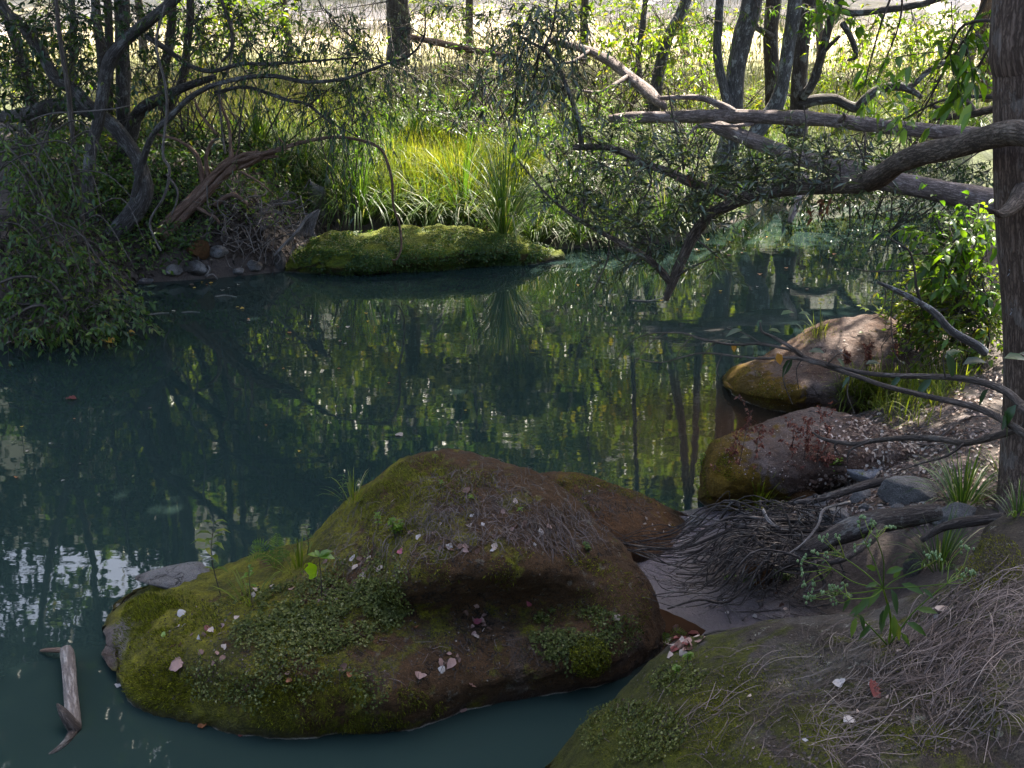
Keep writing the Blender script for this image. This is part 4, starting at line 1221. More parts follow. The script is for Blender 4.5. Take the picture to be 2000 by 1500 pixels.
# vines hanging in front of the leaning tree
for px, r, lab in [([(108, -10, 10.6), (119, 88, 10.6), (133, 175, 10.6), (140, 245, 10.6), (152, 350, 10.6), (161, 430, 10.6), (156, 465, 10.6), (152, 490, 10.6), (166, 525, 10.5), (160, 540, 10.5)], [3.5, 4, 4.5, 5, 4.5, 4.5, 5, 5, 4, 2], 'long dark vine hanging straight down in front of the leaning tree'),
                   ([(322, 10, 11.2), (305, 85, 11.2), (322, 160, 11.2), (326, 215, 11.2), (318, 300, 11.2), (331, 330, 11.2), (322, 380, 11.2), (298, 420, 11.2), (294, 445, 11.2), (314, 490, 11.1)], [2.4, 2.4, 2.6, 2.6, 2.6, 2.8, 2.4, 2.2, 2, 1.6], 'kinked pale vine dangling right of the leaning tree trunk'),
                   ([(325, 340, 11.1), (345, 368, 11.1), (346, 390, 11.1), (335, 420, 11.1)], [2, 2, 1.8, 1.5], 'short pale vine curling beside the kinked vine'),
                   ([(60, 235, 11), (100, 222, 11), (160, 218, 11), (225, 212, 11), (265, 203, 11.2)], [1.8, 1.8, 1.6, 1.5, 1.2], 'thin pale vine slung sideways across the leaning tree'),
                   ([(452, 40, 12), (455, 90, 12), (447, 130, 12), (430, 170, 12), (432, 240, 12), (440, 300, 12)], [1.8, 2, 2, 2, 2, 2], 'thin vine dropping behind the twisted snag'),
                   ([(430, -10, 11.6), (452, 60, 11.6), (450, 100, 11.6), (432, 120, 11.6)], [3, 3, 3, 2.5], 'looped dark vine high above the twisted snag')]:
    tb = Tubes()
    P = limb(tb, px, r, 6, 6, .08, 320)
    tag(tb.build('hanging_vine', M['vine'] if 'dark' not in lab else M['stem'], origin=P[-1]), lab, 'vine')

# --- trees on the far side of the meadow, mirrored in the creek
g = np.random.default_rng(77)
base_t = []
for k, (x, y) in enumerate([(-30, 52), (-23, 48), (-17, 54), (-11, 49), (-6, 55), (-1, 50), (4, 56), (9, 50), (14, 55), (20, 50), (26, 55), (-37, 56), (-14, 64), (-5, 66), (3, 64), (11, 66), (20, 64), (-24, 66)]):
    z = float(height(np.array([x]), np.array([y]))[0])
    if k < 3:
        o = thing('meadow_tree', 'sunlit leafy tree standing beyond the bright meadow', 'tree', (x, y, z), 'trees beyond the meadow')
        tb, lv, tw = Tubes(), Leaves(), Tubes()
        b = np.array([x, y, z])
        tb.add([b - [0, 0, .3], b + [.2, 0, 2.5], b + [.1, .2, 6], b + [.4, 0, 10]], [.32, .26, .2, .08], 9, 5, .1)
        tb.build('trunk', M['bark_grey'], o)
        for q, rv, n in [((0, 0, 6.5), (3.4, 3, 2.2), 900), ((1.6, -.5, 9), (2.8, 2.6, 2.2), 900), ((-1.8, .4, 9.5), (2.8, 2.6, 2.2), 900), ((.2, 0, 12), (2.4, 2.2, 1.8), 700), ((2.4, 0, 4.4), (2, 2, 1.4), 500), ((-2.4, 0, 4.6), (2, 2, 1.4), 500)]:
            canopy(lv, tw, b + [.1, 0, 5], b + np.array(q), rv, n, g, (.30, .55))
        crown('crown', tw, lv, M['stem'], M['leaf_sun' if k != 1 else 'leaf_mid'], o)
        base_t.append(o)
    else:
        s = g.uniform(.9, 1.2) if y < 60 else g.uniform(1.7, 2.1)
        dup(base_t[k % 3], None, (x, y, z), g.uniform(0, 6.28), (s, s, s * g.uniform(.9, 1.2)))

# --- leafless thickets at the top of the far bank
for k, (lab, cx, cy, Y, w, n) in enumerate([('thicket of thin bare stems between the forked trunks and the twisted snag', 440, 180, 14.5, 130, 26), ('thicket of bare twigs under the distant trunk', 840, 130, 19, 120, 34), ('bare branching thicket behind the diagonal dead trunk', 1180, 130, 17.5, 130, 34),
                                           ('bare tangle of vines between the twin trunks and the mottled trunk', 1360, 90, 17, 70, 24), ('bare brushwood piled behind the bright grass', 960, 190, 16.5, 110, 30), ('bare stems rising behind the trailing shrub', 60, 200, 13, 90, 24), ('bare twiggy bush right of the crooked limb', 1780, 130, 17, 120, 26)]):
    g = np.random.default_rng(700 + k)
    b = at(cx, cy + 60, Y)
    b.z = gz(b.x, b.y)
    tb = Tubes()
    for i in range(n):
        p = np.array(b) + g.normal(size=3) * np.array([w * .5 * Y / FPX, .35, 0])
        d = unit(np.array([g.normal() * .8, g.normal() * .3, 1.0]))
        ln = g.uniform(.7, 2.2)
        q1 = p + d * ln * .5 + g.normal(size=3) * .12
        q2 = p + d * ln + np.array([g.normal() * .4, g.normal() * .2, -.25 * ln * g.random()])
        Q = tb.add([p, q1, q2], [.013, .008, .003], 4, 5)
        for _ in range(3):
            a = Q[g.integers(2, len(Q))]
            e = a + g.normal(size=3) * np.array([.3, .2, .3])
            tb.add([a, (a + e) / 2 + g.normal(size=3) * .05, e], [.006, .004, .002], 3, 3)
    o = thing('bare_thicket', lab, 'thicket', b, 'bare thickets on the far bank')
    tb.build('stems', M['vine' if k % 2 else 'stem'], o)

# --- sunlit trees standing in the near meadow, whose crowns mirror yellow green in the creek
for k, (x, y, lab) in enumerate([(-8.2, 25.5, 'slim trunk in the meadow behind the leaning tree'), (-5.2, 27, 'slim trunk in the meadow behind the forked trunks'), (-1.0, 26.5, 'slim trunk in the meadow right of the distant trunk'), (1.6, 25.5, 'slim trunk in the meadow behind the leaning dead trunk'), (4.2, 27.5, 'slim trunk in the meadow behind the mottled trunk'), (7.2, 26.5, 'slim trunk in the meadow behind the twin trunk tree'), (10.4, 26, 'slim trunk in the meadow behind the crooked limb')]):
    g = np.random.default_rng(900 + k)
    z = gz(x, y)
    o = thing('young_tree', 'young tree with a ' + lab, 'tree', (x, y, z), 'young trees in the meadow')
    b = np.array([x, y, z])
    tb, lv, tw = Tubes(), Leaves(), Tubes()
    tb.add([b - [0, 0, .2], b + [g.normal() * .15, 0, 1.6], b + [g.normal() * .3, 0, 3.4], b + [g.normal() * .4, 0, 6.5]], [.10, .085, .07, .03], 8, 5, .12, k)
    tb.build('trunk', M['bark_dark'], o)
    for q, rv, n in [((0, 0, 4.4), (1.5, 1.3, .9), 620), ((.9, -.3, 5.6), (1.4, 1.3, 1.1), 620), ((-.9, .3, 6.0), (1.4, 1.3, 1.1), 620), ((.2, 0, 7.6), (1.5, 1.4, 1.2), 620)]:
        canopy(lv, tw, b + [.05, 0, 3.2], b + np.array(q) + g.normal(size=3) * .3, rv, n, g, (.17, .28))
    crown('crown', tw, lv, M['stem'], M['leaf_sun'], o)

# --- unseen trees added behind and beside the viewpoint to block sky light
for k, (x, y, cl) in enumerate([(-4.5, -4.5, [((-6.5, -3, 4.2), (2.2, 1.6, 1.8)), ((-3.6, -3.6, 5.2), (2.2, 1.6, 1.8)), ((-5, -3.4, 7.4), (2.4, 1.8, 1.6)), ((-2.6, -4, 2.6), (2, 1.4, 1.5)), ((-6, -4, 1.8), (2, 1.4, 1.4)), ((-8.6, -1.6, 4.6), (2, 1.8, 1.8)), ((-8.8, -2, 2), (2, 1.6, 1.6))]),
                                (2.5, -4.8, [((0, -3.8, 4.6), (2.2, 1.5, 1.8)), ((3, -3.6, 5), (2.2, 1.6, 1.8)), ((1.4, -3.8, 7.2), (2.4, 1.8, 1.6)), ((4.4, -3, 2.8), (2, 1.5, 1.6)), ((1.0, -4, 2.4), (2, 1.4, 1.4))]),
                                (7.5, .5, [((6.2, -1.8, 4.2), (2, 1.8, 1.8)), ((7, 1.2, 4.6), (1.8, 2, 1.8)), ((6.6, 3.8, 4.4), (1.6, 1.8, 1.7)), ((6.4, -.5, 7), (2, 2.2, 1.6)), ((6.8, 2.2, 2.4), (1.6, 2, 1.4)), ((6.2, -2, 2), (1.8, 1.6, 1.4))])]):
    g = np.random.default_rng(950 + k)
    z = gz(x, y)
    b = np.array([x, y, z])
    o = thing('near_bank_tree', ['leafy tree on the near bank behind the viewpoint at left', 'leafy tree on the near bank directly behind the viewpoint', 'leafy tree on the near bank to the right of the viewpoint'][k], 'tree', b)
    tb, lv, tw = Tubes(), Leaves(), Tubes()
    tb.add([b - [0, 0, .2], b + [.1, .1, 2], b + [0, .2, 4.5], b + [.1, .3, 7.5]], [.2, .16, .12, .06], 10, 5, .12, k)
    tb.build('trunk', M['bark_brown'], o)
    for q, rv in cl:
        canopy(lv, tw, b + [0, .2, 3.8], q, rv, 2000, g, (.2, .34))
    crown('crown', tw, lv, M['stem'], M['leaf_dark'], o)
# ------------------------------------------------------------------ finding places on the ground and the boulders
DG = bpy.context.evaluated_depsgraph_get()
ROCKS = [boulder, low_rock, right_rock, upper_rock, far_rock, near_rock]
TREES_ = {}
for o in ROCKS + [ground]:
    me = o.data
    off = o.location
    vv = np.empty(len(me.vertices) * 3, dtype=np.float32)
    me.vertices.foreach_get('co', vv)
    vv = vv.reshape(-1, 3) + np.array(off)
    ff = np.empty(len(me.loops), dtype=np.int32)
    me.loops.foreach_get('vertex_index', ff)
    TREES_[o.name] = BVHTree.FromPolygons(vv.tolist(), ff.reshape(-1, 4).tolist())
EYE = Vector((0, 0, CAM_H))


def cast(px, py, objs=None):
    """First surface behind a pixel: (place, normal, object name)."""
    d = ray(px, py).normalized()
    best = None
    for o in (objs or ROCKS + [ground]):
        h = TREES_[o.name].ray_cast(EYE, d, 300)
        if h[0] is not None and (best is None or h[3] < best[3]):
            best = (h[0], h[1], o.name, h[3])
    if best is None:
        return None
    n = best[1] if best[1].dot(d) < 0 else -best[1]
    return best[0], n, best[2]


def drop(x, y, objs=None):
    best = None
    for o in (objs or ROCKS + [ground]):
        h = TREES_[o.name].ray_cast(Vector((x, y, 30)), Vector((0, 0, -1)), 60)
        if h[0] is not None and (best is None or h[0].z > best[0].z):
            n = h[1] if h[1].z > 0 else -h[1]
            best = (h[0], n)
    return best


def scatter(n, ell, g, objs=None, minz=.0, only=None):
    """Places on the surfaces behind random pixels of some ellipses (px, py, rx, ry, weight)."""
    w = np.array([e[4] if len(e) > 4 else e[2] * e[3] for e in ell], float)
    w /= w.sum()
    P, N = [], []
    for k in g.choice(len(ell), size=n, p=w):
        e = ell[k]
        a, r = g.uniform(0, 2 * math.pi), math.sqrt(g.random())
        h = cast(e[0] + e[2] * r * math.cos(a), e[1] + e[3] * r * math.sin(a), objs)
        if h and h[0].z > minz and (only is None or h[2] in only):
            P.append(h[0])
            N.append(h[1])
    return np.array(P).reshape(-1, 3), np.array(N).reshape(-1, 3)


# ------------------------------------------------------------------ grasses of the far bank and the meadow
g = np.random.default_rng(41)


def tuft_mesh(n, L, W, spread, bend, mat, name, up=.9):
    bl = Blades()
    a = g.uniform(0, 2 * math.pi, n)
    t = g.random(n) ** .7
    D = np.stack([np.cos(a) * t * spread, np.sin(a) * t * spread, np.full(n, up)], 1)
    P = np.stack([np.cos(a) * t * .05, np.sin(a) * t * .05, np.zeros(n) - .02], 1)
    bl.add(P, D, g.uniform(.6, 1.1, n) * L, W * g.uniform(.7, 1.2, n), bend * (.3 + t) * g.uniform(.6, 1.3, n), 5)
    return bl.build(name, mat, None, (0, 0, 0))


def plant_tufts(protos, spots, cat, group, name):
    used = set()
    for i, (px, py, hp, label) in enumerate(spots):
        h = cast(px, py)
        if h is None:
            continue
        p = h[0]
        k = i % len(protos)
        o = protos[k] if k not in used else protos[k].copy()
        if k in used:
            COL.objects.link(o)
        used.add(k)
        o.location = p + Vector((0, 0, -.01))
        o.rotation_euler = (0, 0, g.uniform(0, 6.28))
        s = hp * (p - EYE).length / FPX / .62
        o.scale = (s, s, s * g.uniform(.9, 1.1))
        tag(o, label, cat, group)
    for k, o in enumerate(protos):
        if k not in used:
            bpy.data.objects.remove(o)


protos = [tuft_mesh(230, .84, .0085, .95, 2.9, M['tuft'], 'mat_rush'), tuft_mesh(200, .86, .009, 1.1, 3.3, M['tuft'], 'mat_rush'), tuft_mesh(240, .80, .008, .8, 2.3, M['tuft'], 'mat_rush')]
plant_tufts(protos, [
    (705, 432, 150, 'biggest dark mat rush clump above the left end of the green boulder'),
    (668, 400, 110, 'mat rush clump tucked behind the biggest one at the left end of the green boulder'),
    (772, 436, 85, 'small mat rush clump right behind the top of the green boulder'),
    (836, 436, 110, 'mat rush clump directly above the middle of the green boulder'),
    (905, 428, 150, 'tall dark upright mat rush clump above the middle of the green boulder'),
    (985, 452, 165, 'wide pale streaked mat rush clump spraying over the right end of the green boulder'),
    (1045, 474, 100, 'mat rush clump dripping to the waterline beside the tip of the green boulder'),
    (872, 262, 85, 'tall blue green mat rush clump near the top of the bank above the bright grass'),
    (812, 270, 70, 'short mat rush clump left of the blue green one near the top of the bank'),
    (505, 285, 100, 'lone upright mat rush clump on the edge of the sunlit meadow'),
    (548, 278, 70, 'lower mat rush clump joined to the lone one at the meadow edge'),
    (1010, 350, 100, 'mat rush clump under the fern on the bank'),
    (1080, 452, 95, 'mat rush clump at the waterline under the thin side branch'),
    (1130, 474, 90, 'mat rush clump hanging in the water where the side branch crosses the bank'),
    (1190, 478, 85, 'mat rush clump beside the dark undercut behind the leafy branch'),
    (1250, 462, 95, 'mat rush clump behind the drooping leaves of the overhanging branch'),
    (1298, 452, 120, 'dark blue green mat rush clump seen through the overhanging branch'),
    (1345, 448, 110, 'mat rush clump trailing into the water left of the branch stem'),
    (1392, 436, 90, 'mat rush clump at the waterline behind the thick branch stem'),
    (1110, 380, 100, 'mat rush clump in the shade under the upright shoot'),
    (1200, 390, 90, 'mat rush clump in the brown hollow of the bank'),
    (1470, 350, 70, 'mat rush clump under the end of the sloping log'),
    (1420, 330, 75, 'mat rush clump at the foot of the twin trunk tree'),
    (1640, 250, 55, 'mat rush clump just above the upper log beside the crooked limb'),
    (1700, 252, 65, 'mat rush clump under the bend of the crooked limb'),
    (1755, 256, 60, 'mat rush clump right of the crooked limb above the upper log'),
    (1850, 262, 60, 'mat rush clump under the broken dead limb'),
    (1900, 258, 70, 'mat rush clump beside the big right hand trunk above the upper log'),
    (760, 330, 80, 'mat rush clump at the left edge of the bright grass'),
    (600, 330, 90, 'shaded mat rush clump behind the loop of the twisted snag'),
    (640, 360, 80, 'shaded mat rush clump beside the leaning bank stone'),
], 'mat rush', 'mat rush clumps on the far bank', 'mat_rush')

bl = Blades()
P, N = scatter(14000, [(850, 330, 90, 50), (930, 350, 90, 50), (800, 370, 70, 50), (1000, 330, 60, 60), (880, 390, 140, 40)], g, [ground])
bl.add(P, g.normal(size=P.shape) * .45 + np.array([0, -.15, 1]), g.uniform(.22, .55, len(P)), g.uniform(.006, .011, len(P)), g.uniform(.8, 2.4, len(P)), 4)
tag(bl.build('bright_grass', M['grass'], origin=P[0]), 'bright yellow green grass covering the middle of the far bank', 'grass', kind='stuff')
bl, lv = Blades(), Leaves()
P, N = scatter(14000, [(1100, 330, 500, 140), (700, 300, 200, 120), (1600, 270, 350, 40), (900, 230, 300, 60)], g, [ground])
bl.add(P, g.normal(size=P.shape) * .6 + np.array([0, 0, 1]), g.uniform(.12, .40, len(P)), g.uniform(.005, .010, len(P)), g.uniform(.5, 2.2, len(P)), 3)
tag(bl.build('bank_grass', M['tuft'], origin=P[0]), 'loose dark green grass covering the far bank', 'grass', kind='stuff')
P, N = scatter(11000, [(1100, 330, 450, 140), (700, 280, 200, 110), (380, 340, 300, 90), (900, 220, 300, 60), (250, 300, 250, 80)], g, [ground])
k = len(P)
lv.add(P + N * g.uniform(.02, .22, (k, 1)), g.normal(size=(k, 3)), N + g.normal(size=(k, 3)) * .6, g.uniform(.04, .10, k), g.uniform(.02, .05, k))
tag(lv.build('undergrowth', M['leaf_mid'], origin=P[0]), 'low leafy undergrowth over the far bank', 'undergrowth', kind='stuff')
bl = Blades()
P, N = scatter(26000, [(500, 150, 600, 110), (1400, 150, 600, 110), (1000, 100, 900, 110), (430, 215, 260, 60, 60000)], g, [ground])
P = P[P[:, 1] > 16]
far = np.clip(P[:, 1] / 18, 1, 4)
bl.add(P, g.normal(size=P.shape) * .4 + np.array([0, 0, 1]), g.uniform(.15, .45, len(P)) * far ** .3, .010 * far * g.uniform(.6, 1.2, len(P)), g.uniform(.3, 1.6, len(P)), 3)
tag(bl.build('meadow_grass', M['straw'], origin=P[0]), 'pale sunlit meadow grass beyond the trees', 'grass', kind='stuff')
bl = Blades()
P, N = scatter(9000, [(430, 235, 260, 45), (1560, 215, 260, 60), (1800, 190, 160, 70), (600, 230, 200, 40)], g, [ground])
bl.add(P, g.normal(size=P.shape) * .5 + np.array([0, 0, 1]), g.uniform(.15, .45, len(P)), .009 * g.uniform(.6, 1.3, len(P)), g.uniform(.5, 2, len(P)), 3)
tag(bl.build('edge_grass', M['grass'], origin=P[0]), 'yellow green grass on the lip of the far bank', 'grass', kind='stuff')
lv = Leaves()
P, N = scatter(5200, [(420, 400, 200, 110), (250, 350, 200, 90), (560, 440, 90, 90), (150, 480, 160, 130)], g, [ground])
k = len(P)
lv.add(P + N * .012, np.cross(N, g.normal(size=(k, 3))), N + g.normal(size=(k, 3)) * .45, g.uniform(.04, .09, k), g.uniform(.02, .045, k))
tag(lv.build('leaf_litter', M['litter_dark'], origin=P[0]), 'dry leaf litter on the shaded left bank', 'leaf litter', kind='stuff')


lv = Leaves()
P, N = scatter(5000, [(280, 470, 130, 60), (420, 330, 160, 70), (330, 420, 120, 80), (520, 380, 90, 70), (150, 350, 150, 90)], g, [ground])
k = len(P)
lv.add(P + N * g.uniform(.02, .16, (k, 1)), g.normal(size=(k, 3)), N + g.normal(size=(k, 3)) * .6, g.uniform(.03, .08, k), g.uniform(.015, .035, k))
tag(lv.build('undergrowth', M['leaf_mid'], origin=P[0]), 'low ferny undergrowth on the shaded left bank', 'undergrowth', kind='stuff')


# ------------------------------------------------------------------ shrubs
def shrub(name, label, clusters, spec, leafm, seed, base=None, stems=5, cat='shrub', group=None, depth=.45, tw_r=.003, fine=False, dirbias=(0, 0, .1), stemm='stem', droop=.25):
    g = np.random.default_rng(seed)
    tw, lv, st = Tubes(), Leaves(), Tubes()
    cs = [(at(px, py, Y), rx * Y / FPX, ry * Y / FPX, n) for px, py, Y, rx, ry, n in clusters]
    if base is None:
        c0 = cs[int(np.argmin([c[0].z for c in cs]))][0]
        base = Vector((c0.x, c0.y, gz(c0.x, c0.y)))
    o = thing(name, label, cat, base, group)
    for i, (c, rx, ry, n) in enumerate(cs):
        b = np.array(base) + g.normal(size=3) * np.array([.06, .06, 0])
        m = (b + np.array(c)) / 2 + g.normal(size=3) * .08 + np.array([0, 0, .06])
        ln = np.linalg.norm(np.array(c) - b)
        st.add([b + np.array([0, 0, -.05]), m, np.array(c)], [.006 + .005 * ln, .005 + .003 * ln, .003], 5, 5, .05)
        for _ in range(stems // max(1, len(cs)) + 1):
            e = np.array(c) + g.normal(size=3) * np.array([rx, depth, ry]) * .7
            st.add([b, (b + e) / 2 + g.normal(size=3) * .1, e], [.005, .004, .0025], 4, 4)
        cluster(tw, lv, m, c, (rx, depth, ry), n, spec, g, tw_r, dirbias)
    st.build('stems', M[stemm], o)
    crown('foliage', tw, lv, M['stem'], M[leafm], o, droop, fine)
    return o


YF = 'shrubs along the far bank'
for i, (lab, cl, sp, lm) in enumerate([
    ('grey green drooping bush on the bank left of the bright grass', [(640, 240, 13.8, 70, 50, 26), (720, 215, 14.2, 70, 45, 20), (670, 280, 13.4, 50, 35, 14)], 'weep', 'leaf_mid'),
    ('airy grey green bush at the top of the bank under the distant trunk', [(770, 170, 17, 70, 40, 26), (840, 190, 16.5, 60, 40, 24), (700, 150, 17, 60, 50, 22)], 'fine', 'leaf_grey'),
    ('mixed brushy shrub on the bank top right of the distant trunk', [(930, 160, 18, 70, 50, 30), (980, 200, 17, 60, 40, 24), (900, 110, 19, 60, 50, 20)], 'leafy', 'leaf_mid'),
    ('leafy shrub on the bank under the diagonal dead trunk', [(1160, 230, 14.6, 60, 50, 26), (1220, 260, 14.2, 60, 50, 26), (1100, 250, 14.6, 50, 40, 18)], 'olive', 'leaf_mid'),
    ('low leafy bush behind the left end of the upper fallen log', [(1250, 330, 13.2, 60, 40, 24), (1180, 340, 13.2, 50, 40, 18)], 'olive', 'leaf_dark'),
    ('sunlit yellow green bush at the foot of the twin trunks', [(1490, 210, 17.6, 40, 30, 26), (1455, 190, 18, 30, 30, 14)], 'leafy', 'leaf_sun'),
    ('sunlit bush behind the crooked limb', [(1640, 150, 18.5, 60, 45, 34), (1720, 130, 18.5, 60, 50, 34), (1690, 90, 18.6, 70, 50, 30)], 'leafy', 'leaf_sun'),
    ('tall bright yellow green bush between the crooked limb and the big trunk', [(1780, 90, 18, 70, 60, 40), (1860, 60, 18, 70, 60, 40), (1820, 150, 18, 60, 40, 30), (1900, 140, 18, 50, 50, 24)], 'leafy', 'leaf_sun'),
    ('small bright bush on the grass under the end of the crooked limb', [(1840, 200, 16.5, 50, 25, 22), (1780, 215, 16.5, 40, 20, 16)], 'leafy', 'leaf_sun'),
    ('leafy bush right of the leaning tree trunk below the meadow', [(400, 290, 13.8, 70, 35, 20), (340, 260, 14.2, 50, 40, 16)], 'leafy', 'leaf_mid'),
    ('bright leafy bush behind the leaning tree near the left edge', [(40, 160, 14.5, 60, 60, 26), (110, 240, 14, 50, 50, 20), (20, 60, 15, 60, 50, 22)], 'mid', 'leaf_sun'),
    ('sunlit bush at the top edge between forked trunks and drooping foliage', [(450, 40, 18, 70, 50, 30), (540, 20, 18, 60, 40, 26), (400, 90, 18, 50, 40, 18)], 'mid', 'leaf_sun'),
    ('twiggy bright bush behind the diagonal dead trunk at top centre', [(1150, 60, 20, 60, 50, 26), (1230, 100, 19.5, 60, 50, 26), (1050, 60, 20, 60, 50, 16)], 'mid', 'leaf_sun'),
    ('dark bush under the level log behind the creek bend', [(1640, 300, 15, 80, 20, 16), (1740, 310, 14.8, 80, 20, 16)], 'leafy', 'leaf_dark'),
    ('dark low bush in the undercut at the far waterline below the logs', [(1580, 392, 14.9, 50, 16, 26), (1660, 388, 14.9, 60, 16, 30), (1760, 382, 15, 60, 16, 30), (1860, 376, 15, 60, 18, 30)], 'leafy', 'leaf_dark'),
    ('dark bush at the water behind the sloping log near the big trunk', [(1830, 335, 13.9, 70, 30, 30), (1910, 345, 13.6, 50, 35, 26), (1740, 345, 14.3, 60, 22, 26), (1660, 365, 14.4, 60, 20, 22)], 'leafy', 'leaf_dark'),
    ('airy yellow green bush filling the top edge left of the distant trunk', [(600, 60, 20, 70, 50, 40), (680, 90, 19, 70, 40, 36), (560, 120, 19, 60, 40, 26)], 'leafy', 'leaf_sun'),
    ('bright leafy bush filling the top edge right of the distant trunk', [(900, 40, 22, 70, 40, 36), (960, 70, 21, 60, 50, 36), (1030, 130, 19, 60, 40, 26)], 'leafy', 'leaf_sun'),
    ('yellow green bush around the foot of the mottled trunk', [(1300, 150, 18.6, 70, 50, 44), (1370, 170, 18.4, 60, 40, 36), (1240, 160, 18.8, 50, 40, 26)], 'leafy', 'leaf_sun'),
    ('tall light green bush at the top edge left of the twin trunks', [(1340, 40, 20, 70, 50, 36), (1280, 80, 20, 60, 40, 26), (1390, 90, 20, 40, 40, 20)], 'mid', 'leaf_sun'),
    ('low golden green bush between the straight trunk and the crooked limb', [(1590, 165, 18.6, 40, 30, 26), (1540, 185, 18.8, 40, 20, 18)], 'leafy', 'leaf_sun'),
    ('soft grey green bush on the slope above the bright grass', [(900, 240, 15.8, 60, 40, 34), (990, 260, 15.4, 50, 30, 26), (820, 215, 16, 60, 30, 26)], 'leafy', 'leaf_mid'),
    ('light green bush on the bank between the fern and the upright shoot', [(1100, 300, 14.2, 50, 35, 30), (1160, 320, 13.8, 50, 30, 26), (1050, 270, 15, 40, 25, 18)], 'leafy', 'leaf_mid'),
    ('leafy bush at the very top edge far behind the forked trunks', [(360, 20, 27, 70, 40, 40), (470, 30, 27, 60, 40, 36)], 'mid', 'leaf_sun'),
    ('leafy bush at the very top edge far behind the bleached log', [(860, 20, 28, 60, 36, 36), (1000, 26, 28, 60, 36, 36)], 'mid', 'leaf_sun'),
    ('leafy bush at the very top edge far left of the mottled trunk', [(1120, 20, 28, 60, 36, 34), (1210, 26, 27, 50, 36, 30)], 'mid', 'leaf_sun'),
    ('leafy bush far behind the straight trunks at the top edge', [(1500, 40, 27, 60, 40, 36), (1600, 30, 27, 50, 36, 30)], 'mid', 'leaf_sun'),
    ('leafy tangle behind the leaning tree fork', [(150, 130, 15, 70, 50, 34), (270, 150, 15, 60, 50, 26), (90, 60, 15.4, 70, 50, 30)], 'leafy', 'leaf_sun'),
]):
    shrub('bank_shrub', lab, cl, sp, lm, 400 + i, group=YF)

lb = shrub('trailing_shrub', 'big tangled green shrub trailing over the water at the left edge', [
    (40, 290, 10.2, 60, 50, 21), (110, 300, 10.3, 50, 50, 17), (70, 370, 10.0, 70, 50, 23), (20, 440, 9.8, 60, 50, 21), (110, 430, 10, 60, 50, 19), (60, 510, 9.6, 70, 45, 25), (140, 520, 9.7, 60, 45, 23),
    (100, 570, 9.4, 80, 45, 32), (180, 575, 9.5, 60, 35, 23), (40, 600, 9.2, 60, 40, 23), (150, 598, 9.2, 70, 30, 27), (205, 600, 9.3, 45, 22, 17), (230, 622, 9.2, 35, 15, 8), (210, 550, 9.8, 50, 30, 14), (60, 618, 9.0, 60, 25, 14)],
    'leafy', 'leaf_mid', 430, base=at(20, 560, 10.6), stems=22, depth=.40, dirbias=(.35, -.3, -.2))
g = np.random.default_rng(44)
tb = Tubes()
for px, r in [([(-20, 600, 9.2), (50, 594, 9.2), (100, 600, 9.2), (150, 628, 9.2), (192, 668, 9.2)], [4, 4, 3.5, 3, 2]), ([(-20, 420, 9.8), (60, 430, 9.8), (120, 520, 9.6), (180, 600, 9.4)], [2, 2, 1.6, 1]),
              ([(0, 270, 10), (60, 340, 9.8), (110, 440, 9.6), (140, 520, 9.5)], [2, 1.8, 1.5, 1]), ([(10, 490, 9.6), (90, 440, 9.8), (150, 450, 9.8), (210, 530, 9.6), (280, 612, 9.4)], [2.5, 2, 2, 1.6, 1]),
              ([(100, 240, 10.2), (70, 330, 10), (90, 420, 9.9), (150, 500, 9.8)], [1.6, 1.5, 1.4, 1]), ([(-10, 640, 9), (60, 600, 9), (90, 604, 9), (64, 660, 9)], [4, 3, 2.5, 1.6]), ([(-20, 560, 9.2), (40, 540, 9.2), (100, 552, 9.2), (130, 600, 9.2), (150, 650, 9.2)], [3, 2.6, 2.2, 1.6, 1])]:
    limb(tb, px, r, 5, 5, .05, 441)
for k in range(26):
    a = np.array([g.uniform(-40, 160), g.uniform(250, 600), g.uniform(9.3, 10.2)])
    b = a + np.array([g.uniform(40, 130), g.uniform(20, 130), -.3])
    m = (a + b) / 2 + np.array([g.uniform(-10, 20), g.uniform(-70, 0), 0])
    if b[1] < 675:
        limb(tb, [a, m, b], [1.3, 1.2, .8], 4, 5, 0, 442)
tb.build('arching_stems', M['stem'], lb)

# right bank
RB = 'shrubs on the right bank'
shrub('broadleaf_sapling', 'bright broad leaved sapling overhanging the water left of the big trunk', [(1840, 455, 7.6, 50, 35, 20), (1900, 440, 7.6, 45, 30, 14), (1880, 500, 7.4, 60, 45, 22), (1820, 510, 7.4, 30, 25, 8), (1920, 560, 7.2, 40, 40, 12)], 'broad', 'leaf_bright', 451, base=None, stems=3, group=RB, fine=True, depth=.3)
shrub('bright_herb', 'dense sunlit yellow green herb mass at the waterline behind the domed rock', [(1850, 590, 7.6, 50, 40, 70), (1900, 620, 7.2, 45, 40, 60), (1800, 610, 7.9, 40, 30, 40), (1860, 650, 7.3, 55, 20, 40), (1815, 560, 8.0, 35, 30, 26), (1880, 560, 7.7, 60, 40, 50), (1770, 640, 7.9, 35, 20, 24)], 'small', 'leaf_sun', 452, stems=14, group=RB, depth=.35, cat='herb')
